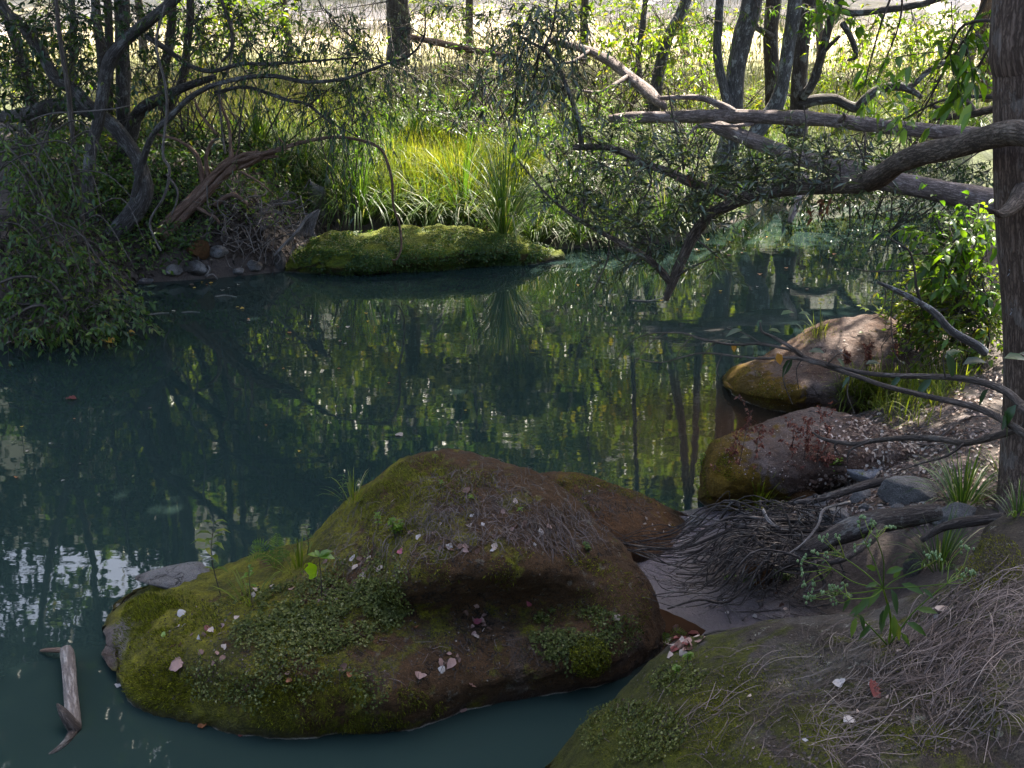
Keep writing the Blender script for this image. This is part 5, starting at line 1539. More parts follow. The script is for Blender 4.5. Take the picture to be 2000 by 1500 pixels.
for lab, cl, an in [('spray of big bright leaves hanging left of the big trunk near the top', [(1885, 75, 6.2, 55, 25, 9), (1850, 110, 6.2, 30, 20, 4), (1910, 130, 6.1, 30, 25, 4)], (1990, 40, 5.4)),
                    ('small bright leafy sprig hanging at the top edge above the crooked limb', [(1610, 8, 9, 45, 20, 6), (1640, 25, 9, 25, 12, 3)], (1660, -80, 9)),
                    ('pale green leafy sprig hanging beside the bend of the crooked limb', [(1715, 150, 10, 30, 20, 5), (1690, 160, 10, 20, 12, 3)], (1760, -60, 9.5)),
                    ('little green leafy sprig in front of the broken dead limb', [(1800, 220, 8, 30, 15, 5), (1770, 230, 8, 20, 10, 2)], (1960, 190, 6.5))]:
    g = np.random.default_rng(len(lab))
    tw, lv = Tubes(), Leaves()
    a = at(*an)
    o = thing('hanging_sprig', lab, 'sprig', a, 'leafy sprigs hanging in at upper right')
    for px, py, Y, rx, ry, n in cl:
        cluster(tw, lv, a, at(px, py, Y), (rx * Y / FPX, .12, ry * Y / FPX), n, 'broad', g, .003)
    crown('foliage', tw, lv, M['stem'], M['leaf_bright'], o, .3, True)

# bare branches reaching in over the right bank
g = np.random.default_rng(61)
BB = thing('bare_branch', 'thin forked branch with a few broad leaves reaching left over the bank rocks', 'branch', at(2040, 850, 3.6))
tb = Tubes()
q1 = limb(tb, [topx(4.08, 3.45, 1.15), topx(3.0, 3.4, .95), (2060, 838, 3.5), (2000, 795, 3.6), (1965, 765, 3.7), (1916, 746, 3.8), (1860, 737, 3.9), (1807, 735, 4.0), (1720, 732, 4.1), (1650, 721, 4.2), (1615, 711, 4.2), (1570, 697, 4.3), (1541, 676, 4.3), (1510, 658, 4.4), (1489, 648, 4.4), (1484, 628, 4.4)], [16, 11, 8, 7.5, 7, 6.5, 6, 5.5, 5, 4.6, 4.4, 4.2, 4, 3, 2.4, 1.5], 8, 5, .08, 62)
q2 = limb(tb, [(2060, 838, 3.5), (2010, 850, 3.55), (1975, 830, 3.6), (1930, 805, 3.7), (1877, 788, 3.8), (1825, 777, 3.9), (1737, 756, 4.0), (1685, 739, 4.1), (1632, 721, 4.2), (1587, 707, 4.2), (1545, 699, 4.3), (1475, 700, 4.4), (1405, 692, 4.5), (1370, 690, 4.5), (1335, 697, 4.5), (1290, 708, 4.6), (1240, 700, 4.6)], [8, 8, 7, 6.5, 6, 5.5, 5, 4.6, 4, 3.5, 3, 2.4, 2, 1.8, 1.5, 1.2, .8], 8, 5, .08, 63)
q3 = limb(tb, [(1561, 687, 4.3), (1489, 672, 4.4), (1450, 673, 4.4), (1419, 672, 4.5), (1370, 662, 4.5), (1335, 651, 4.6), (1300, 650, 4.6), (1268, 652, 4.6), (1232, 668, 4.7), (1200, 708, 4.7)], [3, 2.5, 2.3, 2.2, 2, 1.8, 1.6, 1.4, 1, .7], 6, 5, .08, 64)
for p in ([(1489, 672, 4.4), (1470, 660, 4.4), (1450, 650, 4.4), (1420, 640, 4.5)], [(1400, 668, 4.5), (1375, 690, 4.5), (1370, 720, 4.5)], [(1352, 655, 4.55), (1330, 680, 4.55), (1322, 700, 4.55)], [(1615, 712, 4.2), (1640, 690, 4.15), (1660, 700, 4.1)], [(1570, 698, 4.3), (1556, 720, 4.3), (1560, 760, 4.3)], [(1410, 692, 4.5), (1400, 720, 4.5), (1404, 735, 4.5)],
          [(1846, 737, 3.9), (1842, 700, 3.9), (1850, 690, 3.9)], [(1300, 650, 4.6), (1270, 670, 4.6), (1240, 710, 4.6)], [(1545, 699, 4.3), (1530, 740, 4.3), (1548, 790, 4.3)], [(1660, 730, 4.1), (1655, 770, 4.1), (1668, 810, 4.1), (1640, 815, 4.1)]):
    limb(tb, p, [1.4, 1.1, .8], 4, 4, 0, 65)
tb.build('stem', M['stem'], BB)
lv = Leaves()
for px, py, Y, dx, dz, L in [(1450, 645, 4.4, -1, -.1, .075), (1480, 640, 4.4, .3, .8, .05), (1500, 645, 4.4, .8, .2, .06), (1525, 615, 4.4, .9, .3, .07), (1555, 632, 4.35, .5, -.5, .06), (1545, 655, 4.35, -.2, .9, .06), (1548, 700, 4.3, -.4, -1, .085), (1460, 700, 4.4, -.9, -.5, .06), (1560, 612, 4.35, .9, .1, .05),
                             (1610, 690, 4.2, -.7, .3, .08), (1635, 700, 4.2, .6, -.6, .06), (1690, 712, 4.1, .8, .2, .07), (1660, 735, 4.1, -.5, -.8, .05), (1470, 660, 4.4, -.9, .2, .06), (1430, 672, 4.5, .2, -.9, .03), (1845, 700, 3.9, .9, .5, .09), (1850, 690, 3.9, .4, -1, .09), (1820, 740, 3.95, -.6, -.7, .08), (1880, 712, 3.85, .9, .3, .10),
                             (1960, 700, 3.7, .9, .1, .10), (1985, 790, 3.6, -.4, -.9, .09), (1960, 800, 3.6, .3, -1, .10), (1930, 760, 3.75, -.2, -.9, .07), (1990, 690, 3.6, .8, -.2, .09), (1800, 745, 4, .4, -.8, .05), (1760, 735, 4.05, -.5, -.5, .06)]:
    lv.add(np.array(at(px, py, Y)), (dx, g.normal() * .3, dz), (g.normal() * .4, -.5, 1), L, L * .42)
lv.build('leaves', M['leaf_dark'], BB, True)
lv = Leaves()
lv.add(np.array(at(1518, 690, 4.3)), (.4, 0, -.9), (0, -1, .3), .045, .035)
lv.add(np.array(at(1432, 670, 4.5)), (.2, 0, -.9), (0, -1, .3), .035, .025)
tag(lv.build('yellow_leaves', M['leaf_gold'], BB, True), 'yellow dying leaves')
LB = thing('low_branch', 'dark bare branch lying low across the pale leaf litter', 'branch', at(2020, 830, 3.9))
tb = Tubes()
limb(tb, [topx(3.6, 3.5, gz(3.6, 3.5) + .02), topx(2.8, 3.6, gz(2.8, 3.6) + .1), (2060, 828, 3.8), (2000, 835, 3.9), (1947, 851, 4.0), (1888, 865, 4.2), (1825, 856, 4.4), (1751, 856, 4.6), (1706, 861, 4.7), (1667, 867, 4.8), (1611, 858, 4.9), (1587, 844, 5.0)], [12, 10, 8, 7, 6.5, 6, 5.5, 5, 4.5, 4, 3, 1.6], 8, 5, .12, 66)
tb.build('stem', M['stem'], LB)
for p in ([(1885, 865, 4.2), (1850, 890, 4.2), (1800, 905, 4.3), (1740, 925, 4.3)], [(1640, 862, 4.85), (1630, 872, 4.85), (1640, 890, 4.85)], [(1700, 862, 4.7), (1660, 880, 4.7), (1655, 905, 4.7)]):
    tb = Tubes()
    limb(tb, p, [3, 2, 1], 5, 4, 0, 67)
    tb.build('twig', M['stem'], LB)
ST = thing('slanting_stick', 'grey dead stick slanting up out of the litter in front of the bright herbs', 'stick', at(1910, 675, 6.0))
tb = Tubes()
limb(tb, [(1925, 690, 6.1), (1904, 672, 6.1), (1859, 647, 6.1), (1830, 615, 6.1), (1800, 593, 6.1), (1750, 567, 6.1), (1714, 551, 6.1)], [8, 8, 7, 6, 5.5, 4.5, 2], 8, 5, .14, 68)
tb.build('stem', M['bark_grey'], ST)
for p, r in [([(1800, 594, 6.1), (1790, 560, 6.1), (1787, 530, 6.1), (1780, 500, 6.1), (1770, 485, 6.1), (1730, 462, 6.1)], [3, 2.6, 2.4, 2.2, 2, 1]), ([(1787, 528, 6.1), (1750, 529, 6.1), (1700, 530, 6.1), (1660, 522, 6.1)], [2, 1.6, 1.4, .8]), ([(1745, 570, 6.1), (1740, 620, 6.1), (1745, 680, 6.1), (1755, 705, 6.1)], [1.5, 1.2, 1.1, .8]), ([(1730, 560, 6.1), (1728, 590, 6.1), (1718, 615, 6.1), (1700, 625, 6.1)], [1.5, 1.2, 1, .8])]:
    tb = Tubes()
    limb(tb, p, r, 5, 4, 0, 69)
    tb.build('twig', M['stem'], ST)
# ------------------------------------------------------------------ roots, stones, mud
g = np.random.default_rng(71)
RM = thing('root_tangle', 'wide dark tangle of exposed tree roots spilling toward the mud and the big boulder', 'roots', at(1700, 1020, 4.9))
tb = Tubes()
for px, r in [([(1830, 1000, 4.75), (1760, 1010, 4.7), (1700, 1020, 4.65), (1640, 1042, 4.6), (1590, 1068, 4.55), (1550, 1092, 4.5), (1520, 1110, 4.5)], [16, 20, 21, 20, 17, 13, 8]),
              ([(1700, 1022, 4.75), (1640, 1030, 4.8), (1560, 1038, 4.8), (1480, 1042, 4.8)], [6, 6, 5, 3]),
              ([(1760, 935, 5.4), (1700, 945, 5.4), (1650, 960, 5.35), (1600, 975, 5.3), (1540, 985, 5.3)], [7, 8, 8, 7, 5]),
              ([(1960, 1010, 4.3), (1920, 1015, 4.35), (1870, 1022, 4.4), (1830, 1035, 4.45), (1800, 1055, 4.45)], [8, 9, 9, 8, 5]),
              ([(1720, 1030, 4.6), (1690, 1062, 4.4), (1650, 1090, 4.3), (1620, 1100, 4.3)], [9, 8, 7, 4])]:
    tb = Tubes()
    limb(tb, px, r, 10, 6, .2, 72)
    tb.build('main_root', M['root'], RM)
tb = Tubes()
for k in range(165):
    t = g.random()
    a = np.array([1480 + 160 * g.random(), 990 + 110 * t + g.normal() * 5, 5.15 - .75 * t])
    ex = 1170 + 150 * g.random() + 190 * max(0, t - .55)
    b = np.array([ex, a[1] + g.uniform(-14, 44) + 16 * t, a[2] - .05 + .15 * (1 - t)])
    if g.random() < .3:
        b = a + (b - a) * g.uniform(.4, .8)
    n = 6
    pts = []
    if g.random() < .34:
        b = a + np.array([g.uniform(-190, 60), g.uniform(-30, 70), -.1])
    for i in range(n):
        s = i / (n - 1)
        q = a * (1 - s) + b * s + np.array([0, -22 * math.sin(s * 3.14) * (1 - t) - 6 * math.sin(s * 3.14), 0]) + g.normal(size=3) * np.array([11, 8, .03])
        p = at(*q)
        zg = drop(p.x, p.y)
        if zg and s > .5:
            p.z = p.z * .7 + .3 * (zg[0].z + g.uniform(.004, .06))
        if zg and p.z < zg[0].z + .006:
            p.z = zg[0].z + g.uniform(.004, .03)
        pts.append(p)
    r0 = g.choice([4.2, 2.4, 1.5, 1.0], p=[.06, .16, .40, .38])
    tb.add(pts, [r0 * 4.9 / FPX, r0 * .9 * 4.9 / FPX, r0 * .45 * 4.9 / FPX], 5, 4, .1, k)
tb.build('fine_roots', M['root'], RM)
tb = Tubes()
for px, r in [([(1660, 980, 4.8), (1610, 995, 4.7), (1598, 1025, 4.6), (1570, 1060, 4.5), (1540, 1082, 4.45)], [2.4, 2.6, 2.6, 2.2, 1.6]), ([(1490, 995, 4.9), (1500, 1015, 4.85), (1520, 1030, 4.8), (1550, 1040, 4.8)], [3.2, 3.4, 3, 2]),
              ([(1350, 1008, 5.1), (1400, 1016, 5), (1450, 1030, 4.9), (1490, 1050, 4.8), (1505, 1055, 4.8)], [2, 2.2, 2.5, 2.5, 1.5])]:
    limb(tb, px, r, 6, 5, .15, 73)
tag(tb.build('pale_roots', M['root_pale'], RM), 'bleached pale roots')
# small roots dark below the mat
UR = thing('undercut_roots', 'tangle of thin dead roots hanging in the dark undercut left of the green boulder', 'roots', at(520, 480, 11.8))
tb = Tubes()
for k in range(120):
    a = np.array([g.uniform(395, 600), g.uniform(365, 480), g.uniform(11.7, 12.2)])
    ang = g.uniform(0, 6.28)
    ln = g.uniform(20, 75)
    pts = [at(*(a + np.array([math.cos(ang) * ln * s + g.normal() * 6, math.sin(ang) * ln * s * .7 + 22 * s * s + g.normal() * 6, -.25 * s])) ) for s in (0, .35, .7, 1)]
    pts = [Vector((p.x, p.y, max(p.z, .01))) for p in pts]
    tb.add(pts, [.009, .006, .003], 4, 4, .1, k)
limb(tb, [(622, 410, 11.4), (600, 425, 11.3), (578, 455, 11.2), (548, 485, 11.2), (535, 500, 11.2)], [2, 3.5, 3, 2.5, 1.5], 6, 5, .1, 1)
for k in range(9):
    limb(tb, [(600 + k * 3, 425 - k * 2, 11.3), (588 + k * 3, 440 + k, 11.3), (582 + k * 4 + g.uniform(-6, 6), 462 + g.uniform(-8, 10), 11.25)], [2, 1.5, .8], 4, 4, 0, 1)
tb.build('roots', M['vine'], UR)


def stone_mesh(px, py, w, h, d, seed, mat, flat=1.0):
    """A faceted, softly weathered stone of w x h pixels as seen in the photograph."""
    import bmesh
    p = cast(px, py + h * .35)
    p = p[0] if p else at(px, py, 6)
    m = (p - EYE).length / FPX
    gg = np.random.default_rng(seed)
    bm = bmesh.new()
    bmesh.ops.create_icosphere(bm, subdivisions=4, radius=1)
    V = np.array([v.co[:] for v in bm.verts])
    F = np.array([[v.index for v in f.verts] for f in bm.faces])
    bm.free()
    for _ in range(15):                                             # cut facets
        n = unit(gg.normal(size=3) * np.array([1, 1, 1.1]))
        c = gg.uniform(.50, .80)
        s = V @ n
        V = V - np.where(s > c, (s - c) * .88, 0)[:, None] * n
    V = V * (1 + .05 * fbm(V * 2.2, 4, seed))[:, None] + .015 * fbm(V * 9, 3, seed + 2)[:, None] * V
    V = V * np.array([w * m * .66, d * m * .66, h * m * .78 * flat])
    c = (p.x, p.y, p.z + h * m * .22)
    return V + np.array(c), F, c


STN = [('stone', *a) for a in [
    (350, 1128, 150, 16, 90, 40, 'flat grey slab awash behind the left tip of the big mossy boulder', 'stone'),
    (1765, 955, 100, 52, 70, 1, 'biggest grey blocky stone sitting on the litter above the roots', 'stone'), (1683, 965, 36, 30, 30, 2, 'rounded grey stone left of the biggest blocky stone', 'stone'), (1630, 1010, 56, 46, 40, 3, 'angular grey stone resting against the thick main root', 'stone'),
    (1573, 1008, 30, 28, 26, 4, 'small dark rounded stone at the top of the root tangle', 'stone'), (1792, 1008, 46, 40, 40, 5, 'grey stone with a flat top right of the thick main root', 'stone'), (1868, 1002, 62, 46, 50, 6, 'grey stone with a white streak near the foot of the big trunk', 'stone'), (1835, 1015, 30, 30, 26, 7, 'narrow stone wedged left of the white streaked stone', 'stone'),
    (1728, 1000, 26, 18, 22, 8, 'pale bluish pebble in front of the biggest blocky stone', 'pale_stone'), (1690, 922, 84, 30, 60, 9, 'smooth pale bluish slab lying against the flat topped boulder', 'pale_stone'), (1555, 965, 60, 30, 40, 10, 'low brown stone in front of the red weeds', 'low_rock'), (1595, 975, 44, 22, 34, 11, 'flat brownish stone half buried beside the upper root', 'stone'),
    (1490, 1112, 62, 42, 50, 12, 'brown stone standing in the mud under the roots', 'low_rock'), (1690, 988, 20, 14, 16, 13, 'tiny stone in front of the rounded grey stone', 'stone'), (1755, 990, 22, 12, 16, 14, 'flat pebble tucked under the biggest blocky stone', 'stone'), (1785, 1100, 30, 46, 40, 15, 'tall stone standing behind the budding weed', 'stone'),
    (337, 528, 34, 18, 26, 21, 'grey stone at the waterline of the left bank', 'stone'), (383, 522, 36, 22, 30, 22, 'grey stone beside the bent root at the left waterline', 'stone'), (392, 488, 42, 30, 30, 23, 'brown stone in the dark undercut below the twisted snag', 'low_rock'), (282, 548, 26, 12, 20, 24, 'bluish flat stone where the trailing shrub ends', 'pale_stone'),
    (430, 490, 30, 18, 26, 25, 'dim stone right of the brown stone in the undercut', 'stone'), (500, 518, 28, 18, 24, 26, 'dark stone at the waterline under the hanging roots', 'stone'), (548, 508, 26, 34, 24, 27, 'dark upright stone against the left end of the green boulder', 'stone'), (465, 528, 22, 12, 20, 28, 'tiny stone awash in the undercut', 'stone'),
    (622, 385, 36, 66, 30, 29, 'tall leaning stone on the bank behind the green boulder', 'stone'), (1360, 1022, 20, 10, 16, 30, 'little dark stone at the water end of the root tangle', 'stone')]]
for nm, px, py, w, h, d, sd, lab, mt in STN:
    V, F, c = stone_mesh(px, py, w, h, d, sd, mt)
    tag(mesh_obj('stone', V, F, None, M[mt], smooth=False, origin=c), lab, 'stone')

# ------------------------------------------------------------------ litter, needles, moss and herb mats on the boulders
lv = Leaves()
P, N = scatter(3400, [(1700, 850, 110, 45), (1800, 820, 140, 60), (1850, 900, 150, 60), (1780, 960, 170, 60), (1700, 1000, 150, 40), (1850, 760, 120, 50), (1650, 690, 60, 25, 600), (1800, 680, 60, 40, 1500), (1640, 960, 80, 40), (1350, 1020, 120, 20, 500)], g, [ground, right_rock, upper_rock, low_rock])
k = len(P)
lv.add(P + N * .008, np.cross(N, g.normal(size=(k, 3))), N + g.normal(size=(k, 3)) * .4, g.uniform(.014, .042, k), g.uniform(.010, .024, k))
tag(lv.build('leaf_litter', M['leaf_dry'], origin=P[0], fine=True, droop=.05), 'pale pinkish leaf litter covering the right bank', 'leaf litter', kind='stuff')
tb = Tubes()
P, N = scatter(150, [(1750, 900, 200, 110), (1850, 800, 120, 80), (1500, 1190, 110, 40, 5000)], g, [ground])
for p, n in zip(P, N):
    d = np.cross(n, g.normal(size=3))
    d = unit(d) * g.uniform(.03, .16)
    q = [p - d, p + n * .01 + g.normal(size=3) * .006, p + d]
    q = [Vector(x) for x in q]
    for x in q:
        h = drop(x.x, x.y)
        if h: x.z = max(x.z, h[0].z + .004)
    tb.add(q, [.003, .0025, .0015], 4, 3)
tag(tb.build('twig_litter', M['vine'], origin=P[0]), 'fallen twigs scattered over the mud and leaf litter', 'twig litter', kind='stuff')


def needles(n, ell, L, W, mat, label, objs, g, sweep=0.0, clump=0, curve=1.2, lift=.006):
    """Long fallen needles following the surface they lie on."""
    V, F4, cnt = [], [], 0
    P, N = scatter(n, ell, g, objs, only=[o.name for o in objs])
    for p, nn in zip(P, N):
        a = g.normal() * (.9 if sweep else 3) + sweep
        ln, cv = g.uniform(*L), g.normal() * curve
        q, row, last = np.array([p[0], p[1]]), [], None
        seg = 5
        ok = True
        top = g.random() ** 2 * .03
        for s in range(seg + 1):
            h = drop(q[0], q[1], objs)
            if not h:
                ok = False
                break
            z = h[0].z
            if last is not None and abs(z - last) > ln * .8:
                ok = False
                break
            last = z
            w = W * (1 if s < seg else .4)
            sx, sy = -math.sin(a) * w / 2, math.cos(a) * w / 2
            zz = z + lift + top * math.sin(s / seg * 3.14)
            row += [(q[0] - sx, q[1] - sy, zz), (q[0] + sx, q[1] + sy, zz + w * .3)]
            a += cv / seg
            q = q + np.array([math.cos(a), math.sin(a)]) * ln / seg
        if ok:
            V += row
            F4 += [(cnt + 2 * s, cnt + 2 * s + 1, cnt + 2 * s + 3, cnt + 2 * s + 2) for s in range(seg)]
            cnt += len(row)
    return tag(mesh_obj('fallen_needles', V, None, F4, M[mat], smooth=False, origin=V[0]), label, 'needles', kind='stuff')


needles(950, [(1690, 1260, 130, 50, 3), (1860, 1290, 170, 110, 10), (1620, 1430, 70, 90, 2.5), (1760, 1340, 120, 60, 4), (1920, 1200, 110, 60, 4), (1450, 1340, 150, 70, 1.3), (1400, 1440, 170, 60, 1.0), (1250, 1440, 90, 60, .3), (1900, 1440, 120, 60, 2)], (.09, .22), .0019, 'needle', 'long grey purple needles strewn over the nearest boulder', [near_rock], g, sweep=.55)
needles(2300, [(960, 1020, 180, 50, 5), (900, 970, 120, 50, 2), (1100, 1040, 90, 40, 3), (820, 1060, 110, 50, 1.5), (700, 1050, 80, 60, 1), (1000, 930, 120, 30, 1.5), (900, 1280, 250, 60, .8), (700, 1130, 120, 40, 1), (1180, 980, 90, 30, .8)], (.035, .10), .0020, 'needle_dark', 'short dull needles gathered on the saddle of the big mossy boulder', [boulder, low_rock], g)


def mat_leaves(n, ell, objs, mat, label, name, L, lift, seed, fold=.6, W=.75):
    g = np.random.default_rng(seed)
    P, N = scatter(n, ell, g, objs, only=[o.name for o in objs])
    k = len(P)
    keep = fbm(P * 7, 3, seed) > -.35
    P, N = P[keep], N[keep]
    k = len(P)
    lv = Leaves()
    l = g.uniform(*L, k)
    lv.add(P + N * g.uniform(.2, 1, (k, 1)) * lift, np.cross(N, g.normal(size=(k, 3))) + N * .3, N + g.normal(size=(k, 3)) * fold, l, l * W)
    return tag(lv.build(name, M[mat], origin=P[0]), label, 'ground cover', kind='stuff')


mat_leaves(11000, [(640, 1200, 150, 70, 6), (560, 1240, 110, 60, 3), (720, 1180, 80, 50, 3), (500, 1190, 80, 40, 1), (600, 1350, 160, 50, 1.5), (450, 1330, 100, 40, .7), (720, 1120, 90, 40, 1)], [boulder], 'mossleaf', 'creeping small leaved herb mat on the left hump of the big mossy boulder', 'creeping_herb', (.009, .018), .028, 81)
mat_leaves(3400, [(1080, 1240, 45, 50, 4), (1150, 1225, 60, 45, 2), (1200, 1235, 50, 40, 1), (1120, 1270, 60, 40, 1)], [boulder], 'mossleaf', 'dark creeping herb patch low on the right end of the big mossy boulder', 'creeping_herb', (.008, .017), .028, 82)
mat_leaves(2600, [(1240, 1430, 110, 60), (1330, 1330, 60, 30)], [near_rock], 'mossleaf', 'sparse creeping herb on the water side of the nearest boulder', 'creeping_herb', (.008, .015), .02, 85)
mat_leaves(2600, [(1150, 1280, 38, 34)], [boulder], 'mossfuzz', 'yellow green cushion of moss beside the dark herb patch', 'moss_cushion', (.008, .015), .030, 83, W=.5)
mat_leaves(21000, [(820, 490, 260, 40), (680, 495, 110, 40), (980, 490, 80, 28)], [far_rock], 'leaf_mid', 'bright creeping herb and moss coating the green boulder', 'creeping_herb', (.010, .026), .035, 84)


def fuzz(n, ell, objs, mat, label, L, W, seed, name='moss'):
    g = np.random.default_rng(seed)
    P, N = scatter(n, ell, g, objs, only=[o.name for o in objs])
    keep = fbm(P * 5, 4, seed) > -.25
    P, N = P[keep], N[keep]
    k = len(P)
    bl = Blades()
    sd = np.cross(N, g.normal(size=(k, 3)))
    bl.add(P - N * .001, N + g.normal(size=(k, 3)) * .55, g.uniform(*L, k), W, .5, 2, sd)
    return tag(bl.build(name, M[mat], origin=P[0]), label, 'moss', kind='stuff')


fuzz(36000, [(330, 1260, 110, 110, 6), (420, 1340, 180, 60, 6), (650, 1380, 220, 50, 5), (560, 1250, 200, 110, 2), (300, 1200, 60, 40, 4), (860, 940, 110, 50, 3), (1130, 1180, 140, 90, 2), (1000, 1110, 200, 40, 2), (760, 1000, 60, 60, 2)], [boulder], 'mossfuzz', 'short olive and golden moss over the big mossy boulder', (.009, .024), .0028, 91)
fuzz(9000, [(1400, 900, 30, 80, 3), (1420, 960, 50, 40, 1), (1480, 770, 60, 30, 1), (1450, 745, 40, 30, 1), (1600, 655, 50, 20, .5)], [right_rock, upper_rock], 'mossfuzz', 'rusty moss on the water faces of the two brown bank boulders', (.007, .016), .003, 92)
fuzz(16000, [(1400, 1330, 100, 60, 4), (1330, 1420, 120, 70, 4), (1500, 1400, 130, 90, 3), (1930, 1100, 70, 60, 4), (1850, 1420, 140, 60, 3), (1650, 1290, 150, 40, 1), (1230, 1440, 80, 70, 2)], [near_rock], 'mossfuzz', 'thin olive moss in patches on the nearest boulder', (.005, .014), .0018, 93)
fuzz(8000, [(1180, 960, 110, 40)], [low_rock], 'mossfuzz', 'brown green moss along the low rounded rock', (.006, .014), .0022, 94)

# grass on the right bank
bl = Blades()
P, N = scatter(1500, [(1740, 780, 110, 25, 6), (1700, 760, 70, 25, 3), (1840, 745, 60, 25, 2), (1780, 820, 60, 15, .6), (1600, 655, 14, 10, .2)], g, [ground, upper_rock, right_rock])
bl.add(P, g.normal(size=P.shape) * .55 + np.array([-.2, -.1, 1]), g.uniform(.08, .26, len(P)), g.uniform(.004, .008, len(P)), g.uniform(.6, 2.2, len(P)), 4)
tag(bl.build('bank_grass', M['grass'], origin=P[0]), 'thin bright grass growing between the two brown bank boulders', 'grass', kind='stuff')
for px, py, hp, n, L, mt, lab in [(1482, 985, 75, 110, .20, 'grass', 'bright green grass tuft at the foot of the red weeds'), (1880, 985, 95, 110, .28, 'tuft', 'dark arching grass clump beside the foot of the big trunk'), (1836, 1105, 100, 90, .36, 'tuft', 'glossy strap leaved sedge clump behind the budding weed'),
                                  (690, 978, 62, 34, .26, 'grass', 'bright grass tuft on the back edge of the big mossy boulder'), (585, 1105, 55, 36, .13, 'grass', 'little grass tuft beside the fern on the big mossy boulder'), (490, 1170, 60, 22, .16, 'grass', 'sparse straw tipped grass tuft on the left hump of the big mossy boulder'), (405, 1285, 22, 9, .07, 'grass', 'tiny grass sprout near the left rim of the big mossy boulder'),
                                  (1990, 1000, 60, 60, .22, 'tuft', 'pale grass clump at the right edge above the nearest boulder'), (1790, 490, 50, 90, .30, 'straw', 'wispy dry grass hanging over the water beside the broad leaved sapling'), (1965, 930, 60, 50, .25, 'grass', 'long grass blades leaning against the big trunk')]:
    h = cast(px, py)
    o = tuft_mesh(n, L, .006 if mt != 'tuft' else .007, .8, 1.7, M[mt], 'grass_tuft')
    o.location = h[0] + Vector((0, 0, -.005))
    s = hp * (h[0] - EYE).length / FPX / (L * .78)
    o.scale = (s, s, s)
    tag(o, lab, 'grass')

for o, ell, n, sd, lab in [(boulder, [(900, 1050, 260, 110, 2), (700, 1230, 300, 120, 3), (1050, 1250, 220, 90, 2), (420, 1270, 170, 110, 2)], 6500, 95, 'crumbs of bark and leaf scattered over the big mossy boulder'), (near_rock, [(1600, 1370, 400, 130, 1), (1900, 1150, 90, 90, .5)], 3500, 96, 'crumbs of bark and leaf scattered over the nearest boulder'),
                           (low_rock, [(1180, 970, 120, 40)], 900, 97, 'crumbs of bark and leaf on the low rounded rock'), (right_rock, [(1600, 880, 200, 80)], 1200, 98, 'crumbs of leaf on the flat topped boulder'), (upper_rock, [(1620, 720, 180, 90)], 900, 99, 'crumbs of leaf on the domed sloping boulder')]:
    gg = np.random.default_rng(sd)
    P, N = scatter(n, ell, gg, [o], only=[o.name])
    k = len(P)
    lv = Leaves()
    l = gg.uniform(.005, .014, k)
    lv.add(P + N * .003, np.cross(N, gg.normal(size=(k, 3))), N + gg.normal(size=(k, 3)) * .5, l, l * gg.uniform(.25, .8, k))
    tag(lv.build('crumbs', M['leaf_dry' if sd > 97 else 'litter_dark' if sd % 2 else 'needle_dark'], origin=P[0]), lab, 'debris', kind='stuff')
# ------------------------------------------------------------------ seedlings, ferns, weeds
g = np.random.default_rng(101)


def stem_plant(name, label, px, py, top, nodes, L, W, leafm, seed, cat='seedling', group=None, whorl=2, droop=.6, lean=0.0, stemm='stem', updir=.35, stem_r=.0022, bush=1, fine=True):
    """A plant of bare stems with pairs of leaves; top is the pixel row its tip reaches."""
    g = np.random.default_rng(seed)
    h = cast(px, py)
    p = h[0]
    m = (p - EYE).length / FPX
    H = (py - top) * m
    o = thing(name, label, cat, p, group)
    tb, lv = Tubes(), Leaves()
    for b in range(bush):
        off = g.normal(size=3) * np.array([.3, .2, 0]) * H * (0 if bush == 1 else 1)
        hh = H * (1 if b == 0 else g.uniform(.55, .95))
        tip = np.array(p) + np.array([lean * H, 0, hh]) + off
        mid = np.array(p) + off * .4 + np.array([lean * H * .3, .01, hh * .5]) + g.normal(size=3) * .06 * hh
        Q = tb.add([np.array(p) - np.array([0, 0, .01]), mid, tip], [stem_r, stem_r * .8, stem_r * .45], 5, 6)
        for k in range(nodes):
            t = (.25 + .75 * (k + 1) / nodes) * (len(Q) - 1)
            q = Q[min(int(round(t)), len(Q) - 1)]
            a0 = g.uniform(0, 6.28)
            sc = .65 + .5 * math.sin(3.14 * (k + 1) / (nodes + 1))
            for w in range(whorl):
                a = a0 + w * 6.283 / whorl + g.normal() * .25
                d = np.array([math.cos(a), math.sin(a) * .8, updir])
                l = L * sc * g.uniform(.8, 1.15)
                lv.add(q, d, (0, 0, 1), l, l * W)
    tb.build('stem', M[stemm], o)
    lv.build('leaves', M[leafm], o, fine, droop)
    return o


# the tall seedling with arching leaves on the left hump
stem_plant('tall_seedling', 'tall seedling with drooping yellow green leaf pairs standing on the left hump against the water', 432, 1165, 1015, 6, .098, .26, 'leaf_sun', 102, whorl=2, droop=.5, updir=.6, stem_r=.003)
# the broad leaf seedling that glows in the light
h = cast(628, 1168)
p = np.array(h[0])
m = (h[0] - EYE).length / FPX
SG = thing('broadleaf_seedling', 'seedling with one big glowing lime leaf on a thin dark stem', 'seedling', p)
tb = Tubes()
tp = p + np.array([0, 0, 88 * m])
tb.add([p, p + np.array([.004, 0, 45 * m]), tp], [.003, .0024, .0018], 6, 5)
tb.build('stem', M['stem'], SG)
lv = Leaves()
for dx, dy, dz, L in [(.75, .25, .35, 30), (.95, -.2, .12, 34), (-.9, .2, .25, 24), (-.35, .5, .5, 18)]:
    lv.add(tp, (dx, dy, dz), (0, -.25, 1), L * m, L * m * .55)
lv.build('leaves', M['leaf_bright'], SG, True, .15)
